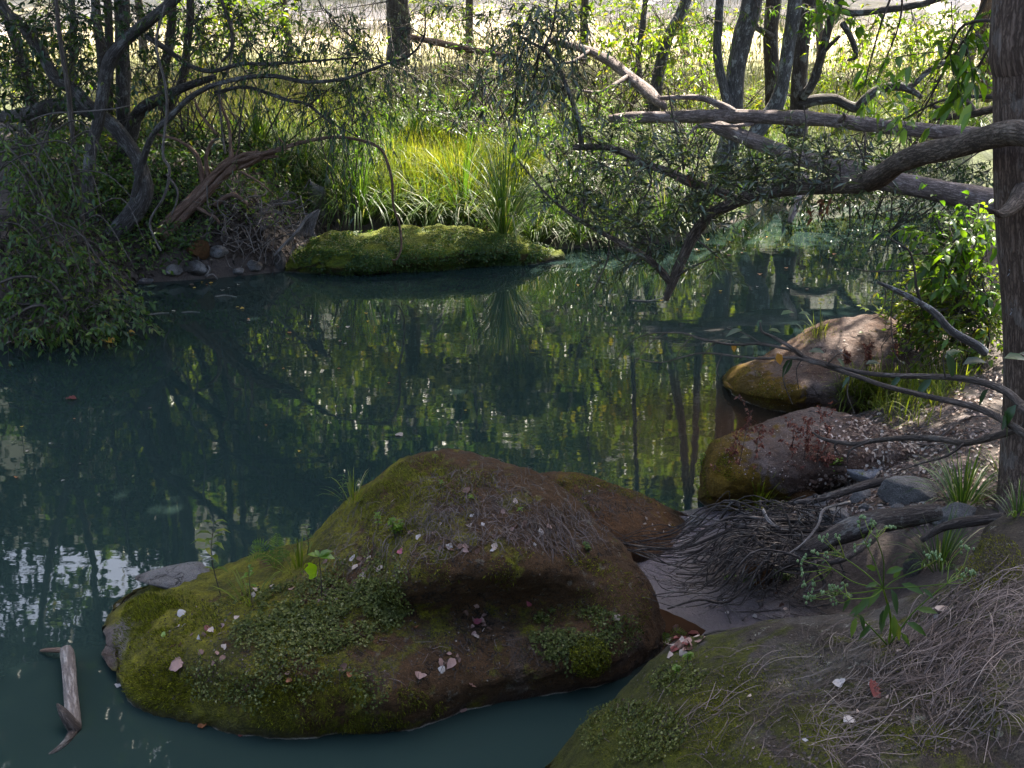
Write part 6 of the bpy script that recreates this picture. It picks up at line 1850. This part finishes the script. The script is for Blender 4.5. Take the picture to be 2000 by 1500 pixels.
# the lobed leaf
a = np.linspace(-2.5, 2.5, 15)
rr = 1 + .13 * np.cos(a * 5)
c0 = tp + np.array([-4 * m, -.004, -20 * m])
V = [tuple(c0)] + [tuple(c0 + np.array([-(.55 + .45 * math.cos(t)) * 40 * m * r_ * .62 + 4 * m, -.012 * abs(math.sin(t)), math.sin(t) * 17 * m * r_ - 6 * m])) for t, r_ in zip(a, rr)]
F = [(0, i + 1, i + 2) for i in range(14)]
gm = leaf_mat('glowing lime leaf', [(0, (.20, .33, .01)), (1, (.26, .38, .015))], .55, .4, .4, (1.4, 1.5, .5))
tag(mesh_obj('lobed_leaf', V, F, None, gm, SG, False), 'broad lobed lime leaf')


def fern(px, py, fronds, label, seed, mat='fern'):
    h = cast(px, py)
    p = np.array(h[0])
    m = (h[0] - EYE).length / FPX
    o = thing('fern', label, 'fern', p)
    gg = np.random.default_rng(seed)
    for dx, dz, dy, L, pl_ in fronds:                                # frond tips in pixels from the base
        tb, lv = Tubes(), Leaves()
        tip = p + np.array([dx * m, dy * m, dz * m])
        mid = (p + tip) / 2 + np.array([0, 0, abs(dx) * m * .35 + 6 * m])
        Q = tb.add([p, mid, tip], [.0016, .0013, .0007], 4, 7)
        T = unit(np.gradient(Q, axis=0))
        for i in range(2, len(Q)):
            t = i / len(Q)
            l = pl_ * m * (1.0 - ((t - .35) / .68) ** 2) + 2 * m
            sd = unit(np.cross(T[i], np.array([0, -.9, .35])))
            for s in (-1, 1):
                lv.add(Q[i], T[i] * .45 + sd * s, np.array([0, -.8, .5]), l, max(l * .22, 2.0 * m))
        V, F3, _ = lv.arrays(False, .15)
        tv = np.vstack(tb.V)
        fo = mesh_obj('frond', np.vstack([tv, V]), np.vstack([np.vstack(tb.caps), F3 + len(tv)]), np.vstack(tb.F), M[mat], o, False)
    return o


fern(538, 1110, [(8, 68, 6, 1, 16), (-38, 52, 0, 1, 15), (-50, 22, -10, 1, 12), (26, 26, 8, 1, 10)], 'feathery fern at the water side of the big mossy boulder', 111)
fern(1297, 1262, [(3, 28, 0, 1, 8), (40, 24, 5, 1, 7), (-22, 16, 0, 1, 7)], 'small fern in the leaf filled notch of the nearest boulder', 112)
fern(1050, 300, [(40, 55, -10, 1, 16), (70, 30, -10, 1, 16), (-30, 40, 0, 1, 14), (95, 28, -10, 1, 15), (10, 62, 0, 1, 14)], 'bright green fern halfway up the far bank', 113)
fern(150, 260, [(-30, 40, 0, 1, 12), (30, 38, 0, 1, 12), (50, 14, 0, 1, 10)], 'yellow green fern at the meadow edge behind the leaning tree', 114)

for a in [('small_seedling', 'leafy green seedling right of the tall seedling on the left hump', 493, 1180, 1105, 4, .045, .38, 'leaf_bright', 121), ('small_seedling', 'seedling leaning beside the fern at the water side of the big boulder', 600, 1085, 1022, 5, .032, .4, 'leaf_mid', 122),
          ('small_seedling', 'little bright seedling on the upper left slope of the big boulder', 738, 1040, 1000, 4, .022, .7, 'leaf_bright', 123), ('small_seedling', 'bright bushy seedling in the middle of the upper left slope', 772, 1052, 1008, 5, .024, .6, 'leaf_bright', 124),
          ('small_seedling', 'tiny seedling in the needles near the top of the big boulder', 862, 955, 938, 2, .018, .6, 'leaf_bright', 125), ('small_seedling', 'tiny seedling by the pale leaves on the saddle', 920, 985, 968, 2, .02, .6, 'leaf_bright', 126), ('small_seedling', 'tiny green seedling right of the needle bed', 1016, 1010, 992, 2, .018, .6, 'leaf_bright', 127),
          ('small_seedling', 'tiny sprout on the very crest of the big boulder', 850, 905, 888, 2, .02, .5, 'leaf_sun', 128), ('small_seedling', 'wispy seedling beside the grass on the back edge of the big boulder', 672, 985, 925, 5, .03, .3, 'leaf_mid', 129), ('small_seedling', 'second wispy seedling with curled tips left of the back edge grass', 655, 980, 935, 5, .028, .28, 'leaf_mid', 130),
          ('small_seedling', 'bright seedling growing in front of the flat topped boulder', 1622, 945, 888, 5, .04, .7, 'leaf_bright', 131), ('small_seedling', 'small bright seedling left of the one in front of the flat topped boulder', 1600, 948, 918, 3, .03, .6, 'leaf_bright', 132), ('small_seedling', 'pale sprig overhanging the water from the orange mossy face', 1372, 925, 885, 4, .03, .4, 'leaf_bright', 133),
          ('small_seedling', 'pale rosette seedling low on the front of the big boulder', 643, 1342, 1330, 3, .016, .35, 'leaf_grey', 134), ('small_seedling', 'small bright herb below the leaf filled notch', 1345, 1300, 1275, 4, .022, .7, 'leaf_bright', 135), ('small_seedling', 'second small bright herb below the leaf filled notch', 1320, 1325, 1300, 4, .022, .7, 'leaf_bright', 136),
          ('small_seedling', 'leafy herb on the mud in front of the brown stone', 1460, 1150, 1115, 5, .03, .5, 'leaf_mid', 137), ('small_seedling', 'leafy herb on the mud right of the brown stone', 1530, 1140, 1110, 5, .03, .5, 'leaf_mid', 138), ('small_seedling', 'low herb on the wet mud below the root tangle', 1425, 1140, 1118, 4, .026, .5, 'leaf_mid', 139),
          ('small_seedling', 'mossy herb sprig on the right shoulder of the big boulder', 1150, 1080, 1062, 4, .018, .6, 'leaf_mid', 140)]:
    stem_plant(*a, whorl=3 if a[6] < .035 else 2, droop=.35, bush=1 if a[9] < 137 and a[9] not in (124, 131) else 4, group='small seedlings on the boulders and mud')

# dry red weeds in front of the flat topped boulder
for i, (px, py, top, lean, lab) in enumerate([(1420, 990, 835, .08, 'leftmost dry red weed at the water end of the flat topped boulder'), (1445, 985, 790, .05, 'tallest dry red weed near the water'), (1480, 985, 815, -.05, 'dry red weed rising from the bright grass tuft'), (1520, 985, 830, .10, 'dry red weed right of the bright grass tuft'),
                                              (1545, 975, 820, .12, 'dry red weed leaning right in front of the flat topped boulder'), (1580, 960, 810, .05, 'dry red weed beside the small bright seedlings'), (1605, 950, 830, .0, 'rightmost dry red weed in front of the flat topped boulder'),
                                              (1690, 730, 660, .0, 'dry red weed standing on the domed rock'), (1740, 700, 660, -.1, 'dry red weed at the back of the domed rock'), (1780, 680, 600, .1, 'dry red weed against the bright herb mass'), (1830, 700, 620, -.1, 'dry red weed in front of the bright herb mass'), (1640, 740, 690, .1, 'short dry red weed on the slope of the domed rock')]):
    h = cast(px, py)
    p = np.array(h[0])
    m = (h[0] - EYE).length / FPX
    H = (py - top) * m
    o = thing('dry_weed', lab, 'weed', p, 'dry red weeds on the right bank')
    gg = np.random.default_rng(150 + i)
    tb, lv = Tubes(), Leaves()
    tip = p + np.array([lean * H, 0, H])
    Q = tb.add([p, (p + tip) / 2 + gg.normal(size=3) * .02, tip], [.0028, .0022, .0012], 5, 8)
    for k in range(14):
        q = Q[gg.integers(4, len(Q))]
        e = q + np.array([gg.normal() * .5, gg.normal() * .4, .75]) * H * gg.uniform(.10, .24)
        R_ = tb.add([q, (q + e) / 2 + gg.normal(size=3) * .008, e], [.0013, .001, .0006], 3, 4)
        n = 24
        i_ = gg.integers(1, len(R_), n)
        l = gg.uniform(.012, .030, n)
        lv.add(R_[i_], gg.normal(size=(n, 3)) + np.array([0, 0, -.3]), gg.normal(size=(n, 3)), l, l * .42)
    crown('seed_stalk', tb, lv, M['stem'], M['weed_red'], o)

# the budding weed on the nearest boulder
BW = thing('budding_weed', 'branching green weed with clusters of pale buds growing on the nearest boulder', 'weed', np.array(cast(1735, 1262)[0]))
p = np.array(BW.location)
YB = p[1]
gg = np.random.default_rng(171)
tb, lv, bd = Tubes(), Leaves(), Tubes()
hub = np.array(at(1725, 1150, YB - .03))
tb.add([p, np.array(at(1740, 1210, YB - .01)), hub], [.0045, .004, .0032], 6, 6)
tb.add([p, np.array(at(1765, 1220, YB)), np.array(at(1790, 1190, YB)), np.array(at(1850, 1140, YB)), np.array(at(1890, 1125, YB))], [.0035, .003, .0025, .002, .0014], 5, 5)
tb.add([p, np.array(at(1700, 1225, YB)), np.array(at(1672, 1200, YB - .02))], [.003, .0025, .0018], 5, 5)
buds = []
for mid, tips in [((1650, 1090), [(1600, 1050), (1612, 1052), (1634, 1048), (1612, 1078), (1592, 1080)]), ((1625, 1110), [(1565, 1095), (1575, 1090), (1566, 1118), (1572, 1140), (1590, 1136)]), ((1640, 1160), [(1580, 1166), (1592, 1162), (1604, 1158), (1620, 1146), (1630, 1150), (1575, 1172)]),
                  ((1690, 1060), [(1668, 1068), (1696, 1062), (1680, 1015), (1705, 1022)]), ((1712, 1050), [(1688, 1012), (1704, 1024), (1732, 1028), (1742, 1030)]), ((1800, 1110), [(1822, 1080), (1835, 1088), (1815, 1085)]), ((1850, 1140), [(1880, 1070), (1892, 1072), (1890, 1118), (1902, 1116), (1880, 1125)]), ((1660, 1170), [(1640, 1150), (1650, 1140), (1628, 1172), (1655, 1160)])]:
    mp_ = np.array(at(mid[0], mid[1], YB - .02 + gg.normal() * .05))
    tb.add([hub, (hub + mp_) / 2 + gg.normal(size=3) * .012, mp_], [.0024, .002, .0017], 5, 5)
    for t in tips:
        e = np.array(at(t[0], t[1], YB - .02 + gg.normal() * .05))
        tb.add([mp_, (e + mp_) / 2 + gg.normal(size=3) * .008, e], [.0015, .0012, .001], 4, 4)
        buds.append(e)
        lv.add(mp_ + (e - mp_) * .4, gg.normal(size=3), (0, -.3, 1), .02, .006)
tb.build('stem', M['fern'], BW)
bm_ = leaf_mat('pale buds', [(0, (.10, .16, .07)), (.5, (.17, .24, .12)), (1, (.30, .36, .22))], .3, .6, .3)
for e in buds:
    bd = Tubes()
    for k in range(5):
        c = e + gg.normal(size=3) * .006
        bd.add([c - np.array([0, 0, .005]), c - np.array([0, 0, .001]), c + np.array([0, 0, .005])], [.0015, .0042, .0022], 6, 3)
    bd.build('bud_cluster', bm_, BW)
for q, d, L in [((1720, 1150), (-.5, -.2, -.6), .07), ((1700, 1165), (-.7, -.3, -.6), .08), ((1740, 1150), (.3, -.3, -.9), .08), ((1672, 1205), (-.2, -.2, -1), .065), ((1680, 1200), (.3, -.3, -.9), .05), ((1745, 1200), (.1, -.2, -1), .075), ((1752, 1215), (.2, -.2, -1), .06), ((1730, 1120), (.6, -.2, .5), .07), ((1710, 1115), (-.5, -.2, .5), .06), ((1760, 1140), (.9, -.2, -.2), .08),
                ((1770, 1215), (.9, -.2, -.4), .08), ((1790, 1190), (.9, -.2, .1), .07), ((1735, 1175), (-.3, -.4, -.8), .07), ((1700, 1220), (-.6, -.3, -.5), .06), ((1760, 1235), (.5, -.3, -.6), .05), ((1690, 1180), (-.8, -.2, -.3), .06), ((1745, 1130), (.3, -.2, .8), .05), ((1725, 1190), (-.1, -.4, -.9), .07), ((1660, 1165), (-.4, -.3, -.6), .05), ((1800, 1150), (.7, -.2, -.4), .05), ((1715, 1140), (-.9, -.3, .1), .05)]:
    lv.add(np.array(at(q[0], q[1], YB - .03)), d, (gg.normal() * .3, -.8, .6), L, L * .34)
lv.build('leaves', M['leaf_mid'], BW, True, .2)

# ------------------------------------------------------------------ fallen leaves, one by one
g = np.random.default_rng(201)
protos_l = []
for k in range(5):
    lv = Leaves()
    L = 1.0
    n = 9
    t = np.linspace(0, 1, n)
    w = np.sin(np.pi * t ** .8) * (.30 + .05 * k) * (1 + .10 * g.normal(size=n))
    curl = [.25, -.2, .45, .1, -.35][k]
    V = []
    for i in range(n):
        z = curl * (t[i] - .5) ** 2 * 1.6 + .03 * g.normal()
        V += [(t[i] - .5, -w[i], z + .25 * w[i] * (1 if k % 2 else -.6)), (t[i] - .5, 0, z), (t[i] - .5, w[i], z + .25 * w[i] * (1 if k % 2 else -.4))]
    F = []
    for i in range(n - 1):
        F += [(3 * i, 3 * i + 1, 3 * i + 4, 3 * i + 3), (3 * i + 1, 3 * i + 2, 3 * i + 5, 3 * i + 4)]
    protos_l.append(np.array(V) - np.array([0, 0, min(v[2] for v in V)]))
PF = F


def flat_mat(name, c, tr=.25):
    t = NT(name)
    n = t.noise(t.coords((1, 1, 1)), 5, 4, .7)
    col = t.mix(n, tuple(x * .65 for x in c), tuple(min(1, x * 1.3) for x in c))
    t.l(col, t.p.inputs['Base Color'])
    t.p.inputs['Roughness'].default_value = .65
    b = t.n('ShaderNodeBsdfTranslucent')
    t.l(col, b.inputs[0])
    mx = t.n('ShaderNodeMixShader')
    mx.inputs[0].default_value = tr
    t.l(t.p.outputs[0], mx.inputs[1])
    t.l(b.outputs[0], mx.inputs[2])
    t.l(mx.outputs[0], t.out.inputs[0])
    return t.m


LM = {'pale': flat_mat('pale dry leaf', (.34, .26, .215)), 'pink': flat_mat('pinkish dry leaf', (.22, .13, .11)), 'brown': flat_mat('brown dry leaf', (.12, .062, .044)), 'red': flat_mat('red leaf', (.13, .026, .022)), 'magenta': flat_mat('magenta leaf', (.26, .06, .085)),
      'yellow': flat_mat('yellow leaf', (.46, .26, .03)), 'green': flat_mat('green round leaf', (.18, .26, .05)), 'grey': flat_mat('grey dry leaf', (.34, .305, .285)), 'orange': flat_mat('orange leaf', (.25, .085, .028))}
cache = {}


def fallen(p, n, size, col, label, group, rz=None, tilt=.25):
    k = int(g.integers(0, 5))
    if (k, col) not in cache:
        me = bpy.data.meshes.new('fallen_leaf')
        set_mesh(me, protos_l[k], None, PF, True)
        me.materials.append(LM[col])
        cache[(k, col)] = me
    o = bpy.data.objects.new('fallen_leaf', cache[(k, col)])
    COL.objects.link(o)
    q = Vector(n).to_track_quat('Z', 'Y')
    o.rotation_mode = 'QUATERNION'
    from mathutils import Quaternion
    o.rotation_quaternion = q @ Quaternion((0, 0, 1), g.uniform(0, 6.28) if rz is None else rz) @ Quaternion((1, 0, 0), g.normal() * tilt)
    o.location = Vector(p) + Vector(n) * .003
    s = size * .82
    o.scale = (s, s * g.uniform(.8, 1.25), s)
    return tag(o, label, 'leaf', group)


# leaves one can tell apart
for px, py, sz, col, lab in [(782, 1078, 15, 'magenta', 'bright magenta leaf on the left slope of the big mossy boulder'), (1033, 1177, 17, 'magenta', 'magenta leaf on the dark ledge of the big mossy boulder'), (530, 1168, 17, 'red', 'red curled leaf right of the tall seedling'), (590, 1122, 12, 'red', 'small red leaf under the glowing seedling'),
                             (405, 1228, 14, 'red', 'red leaf on the left rim patch of the big mossy boulder'), (655, 1185, 26, 'orange', 'rusty crumpled leaf on the creeping herb mat'), (345, 1300, 34, 'pink', 'large crumpled pinkish leaf near the left rim of the big mossy boulder'), (320, 1240, 15, 'green', 'yellowish round leaf on the left rim'),
                             (770, 1005, 0, 'pale', ''), (880, 1298, 30, 'pink', 'biggest of the pinkish leaves heaped low on the front of the big mossy boulder'), (820, 1320, 26, 'pink', 'curled pink leaf with a white edge at the foot of the big mossy boulder'), (862, 1308, 16, 'grey', 'upright pale leaf at the edge of the pinkish heap'), (925, 1335, 20, 'brown', 'brown leaf just above the waterline of the big mossy boulder'),
                             (770, 980, 16, 'pale', 'long pale leaf on the left shoulder of the big mossy boulder'), (812, 1225, 12, 'orange', 'orange leaf left of the dark hollow'), (932, 1218, 24, 'magenta', 'pink leaf in the middle of the leaf trail below the ledge'), (593, 1206, 14, 'grey', 'round white leaf on the creeping herb mat'), (670, 1310, 18, 'brown', 'amber leaf with a twig low on the front of the big boulder'),
                             (1705, 1350, 52, 'red', 'large curled dark red leaf on the nearest boulder'), (1840, 1190, 26, 'pale', 'upright tan leaf behind the needles of the nearest boulder'), (1640, 1335, 26, 'grey', 'white torn leaf above the large red one'), (1658, 1408, 24, 'grey', 'pale grey curled leaf below the large red one'), (1400, 1365, 15, 'grey', 'small white leaf on the mossy side of the nearest boulder'), (1880, 820, 40, 'pale', 'large pale curled leaf beside the bleached stick on the litter'),
                             (1318, 1230, 26, 'brown', 'dark brown leaf at the top of the leaf filled notch'), (1355, 1238, 24, 'red', 'red leaf in the leaf filled notch'), (1300, 1255, 26, 'pale', 'pale leaf at the left of the leaf filled notch'), (1370, 1252, 28, 'pink', 'pink leaf at the right of the leaf filled notch'), (1325, 1265, 30, 'brown', 'big brown leaf in the middle of the leaf filled notch'), (1345, 1272, 28, 'pink', 'curled pink leaf low in the leaf filled notch'), (1310, 1282, 22, 'pale', 'small pale leaf low in the leaf filled notch'), (1335, 1250, 20, 'red', 'small red leaf hidden in the leaf filled notch')]:
    if not sz:
        continue
    h = cast(px, py)
    if h:
        fallen(h[0], h[1], sz * (h[0] - EYE).length / FPX * 1.15, col, lab, None, tilt=.5)
for lab, grp, n, ell, cols, sz in [
    ('small dry leaf lying on the upper saddle of the big mossy boulder', 'pale leaves on the saddle of the big boulder', 34, [(930, 1040, 150, 40, 4), (1030, 1030, 40, 12, 2), (900, 985, 120, 30, 1.5), (1000, 950, 120, 30, 1)], ['pale', 'brown', 'grey', 'pink', 'brown'], (9, 19)),
    ('small dry leaf lying on the left hump of the big mossy boulder', 'pale leaves on the left hump of the big boulder', 44, [(660, 1160, 60, 22, 5), (560, 1200, 110, 50, 2), (400, 1230, 60, 50, 2), (700, 1110, 70, 40, 2), (520, 1150, 60, 20, 1.5)], ['pale', 'brown', 'grey', 'pink', 'pale'], (9, 20)),
    ('small dry leaf in the trail below the ledge of the big mossy boulder', 'leaves below the ledge of the big boulder', 18, [(930, 1200, 30, 20, 4), (940, 1235, 25, 16, 3), (880, 1290, 30, 14, 3), (1210, 1195, 20, 12, 1)], ['pink', 'pale', 'brown'], (12, 22)),
    ('small brown or pink leaf on the mossy front of the left hump', 'leaves on the front of the left hump', 14, [(480, 1310, 110, 40, 2), (620, 1320, 80, 30, 1), (400, 1270, 70, 30, 1)], ['pink', 'brown', 'orange'], (9, 17)),
    ('small pale leaf stuck on the low rounded rock', 'leaves on the low rounded rock', 5, [(1180, 965, 70, 22, 2)], ['pale', 'pink'], (7, 11)),
    ('pale fleck of leaf on the nearest boulder', 'pale leaves on the nearest boulder', 12, [(1600, 1380, 160, 70, 1), (1800, 1240, 120, 50, 1)], ['grey', 'pale'], (9, 16)),
    ('small pale leaf on the flat wet mud', 'leaves on the wet mud', 8, [(1460, 1180, 80, 30, 1)], ['pale', 'brown', 'grey'], (8, 13)),
    ('dry leaf lying in the leaf filled notch of the nearest boulder', 'leaves in the notch of the nearest boulder', 22, [(1335, 1258, 38, 24, 1)], ['pink', 'brown', 'pale', 'red'], (16, 26))]:
    P, N = scatter(n, ell, g, ROCKS + [ground], minz=.012)
    for p, nn in zip(P, N):
        fallen(p, nn, g.uniform(*sz) * (Vector(p) - EYE).length / FPX * 1.1, cols[int(g.integers(0, len(cols)))], lab, grp, tilt=.7)

# leaves afloat
for px, py, sz, col, lab in [(138, 781, 24, 'red', 'red leaf floating on the dark water at left'), (780, 850, 20, 'pale', 'pale leaf floating in the open water above the big mossy boulder'), (1630, 498, 12, 'orange', 'orange leaf floating in the shade under the branches'), (1484, 536, 12, 'orange', 'orange leaf floating on the bright reflection of the meadow'), (328, 1397, 14, 'yellow', 'yellow leaf floating against the front of the big mossy boulder'),
                             (378, 1412, 9, 'yellow', 'tiny yellow leaf at the front waterline'), (395, 1420, 20, 'orange', 'thin orange leaf at the front waterline'), (905, 1388, 22, 'pink', 'pinkish leaf floating beside the foot of the big mossy boulder'), (835, 1392, 8, 'pale', 'speck of pale leaf at the foot of the big mossy boulder'), (680, 640, 12, 'pale', 'white curled leaf floating in mid creek'), (485, 624, 9, 'orange', 'small orange leaf floating below the left bank'), (32, 933, 10, 'orange', 'small orange leaf floating near the left edge'), (585, 882, 8, 'yellow', 'yellow leaf floating in the yellow green reflection'), (210, 670, 36, 'yellow', 'yellowish drift of leaf under the trailing shrub'), (277, 1372, 22, 'grey', 'pale brown leaf at the left waterline of the big mossy boulder'), (470, 1437, 14, 'red', 'dark red leaf at the front waterline'), (232, 1340, 18, 'grey', 'grey leaf stuck on the left tip of the big mossy boulder')]:
    fallen(atz(px, py, .002), (0, 0, 1), sz * (atz(px, py, 0) - EYE).length / FPX * 1.1, col, lab, None, tilt=.03)
for n, ell, sz, grp, lab in [(34, [(1500, 520, 180, 60), (1400, 480, 80, 30), (1250, 560, 150, 50)], (5, 10), 'specks afloat under the overhanging branch', 'tiny dry leaf floating on the far water under the overhanging branch'), (22, [(400, 600, 140, 40), (600, 620, 150, 60), (430, 560, 80, 10)], (5, 10), 'specks afloat below the left bank', 'tiny dry leaf floating on the dark water below the left bank'),
                             (16, [(160, 650, 120, 16), (60, 668, 60, 8)], (9, 18), 'leaves afloat under the trailing shrub', 'dry leaf floating in the drift under the trailing shrub'), (16, [(700, 760, 350, 120), (200, 850, 200, 100)], (4, 8), 'specks afloat in mid creek', 'tiny yellow speck of leaf floating in mid creek')]:
    for _ in range(n):
        e = ell[int(g.integers(0, len(ell)))]
        a, r = g.uniform(0, 6.28), math.sqrt(g.random())
        px, py = e[0] + e[2] * r * math.cos(a), e[1] + e[3] * r * math.sin(a)
        p = atz(px, py, .002)
        h = cast(px, py)
        if h and h[0].z > -.01:
            continue
        fallen(p, (0, 0, 1), g.uniform(*sz) * (p - EYE).length / FPX * 1.15, ['pale', 'orange', 'yellow', 'brown', 'pale'][int(g.integers(0, 5))], lab, grp, tilt=.03)

# ------------------------------------------------------------------ driftwood in the water at lower left, sticks
DW = thing('driftwood', 'pale worn driftwood stick with a forked foot standing out of the water at lower left', 'driftwood', atz(145, 1425, 0))


def zl(tb, pts, r, n=8, sub=5, rough=.15, seed=0):
    P = [atz(*p) for p in pts]
    tb.add(P, rad(P, r), n, sub, rough, seed)


tb = Tubes()
zl(tb, [(146, 1428, -.02), (144, 1405, .02), (139, 1360, .035), (135, 1310, .05), (131, 1275, .06), (130, 1268, .06)], [13, 13, 12, 12, 11.5, 9], 10, 5, .12, 301)
tb.build('shaft', M['root_pale'], DW)
tb = Tubes()
zl(tb, [(140, 1272, .055), (115, 1270, .05), (92, 1270, .03), (80, 1271, .01)], [6, 5, 4, 2.5], 7, 4, .1, 302)
tb.build('side_stub', M['dead_wood'], DW)
tb = Tubes()
zl(tb, [(146, 1425, .0), (134, 1408, .05), (121, 1388, .08), (112, 1375, .09)], [12, 10, 7, 2.5], 8, 5, .15, 303)
tb.build('broken_fork', M['root'], DW)
tb = Tubes()
zl(tb, [(142, 1432, .0), (128, 1450, .004), (110, 1465, .004), (90, 1478, -.01)], [9, 6, 4, 2], 7, 5, .1, 304)
tb.build('sunken_tail', M['root'], DW)
for name, lab, pts, r, mt in [('bleached_stick', 'short bleached bent stick on the litter beside the low branch', [(1862, 812, .50), (1858, 830, .50), (1862, 848, .50)], [4, 5, 4], 'root_pale'), ('bleached_stick', 'curved bleached stick hooked beside the large pale leaf', [(1880, 808, .54), (1889, 822, .53), (1876, 838, .50), (1850, 858, .48)], [3, 3.4, 3.2, 2], 'root_pale'),
                              ('dark_stick', 'thin dark stick lying across the top edge of the nearest boulder', [(1375, 1240, .60), (1405, 1232, .62), (1465, 1229, .66)], [2, 2, 1.2], 'stem'), ('floating_twig', 'thin pale twig floating below the left bank', [(420, 579, .004), (440, 577, .004), (462, 580, .004)], [1.4, 1.5, 1], 'root_pale'), ('floating_twig', 'pale twig floating off the trailing shrub', [(290, 614, .004), (312, 612, .004), (330, 611, .004)], [1.4, 1.5, 1], 'root_pale'),
                              ('floating_twig', 'long pale twig floating out from the left bank', [(355, 610, .004), (372, 609, .004), (390, 610, .004)], [1.2, 1.4, 1], 'root_pale'), ('floating_twig', 'pale twig floating under the tip of the overhanging branch', [(1230, 585, .004), (1265, 588, .006), (1300, 580, .02)], [1.2, 1.4, 1], 'root_pale'), ('bent_root', 'pale bent root loop sticking up at the left waterline', [(405, 518, .12), (410, 528, .10), (402, 540, .04), (415, 536, .06), (425, 545, .01)], [2.6, 2.8, 2.8, 2.4, 1.6], 'vine')]:
    tb = Tubes()
    zl(tb, pts, r, 6, 5, .1, 310)
    P0 = atz(*pts[0])
    tag(tb.build(name, M[mt], origin=P0), lab, 'stick')
print('OBJECTS', len(S.objects), 'FACES', sum(len(o.data.polygons) for o in S.objects if o.type == 'MESH'))
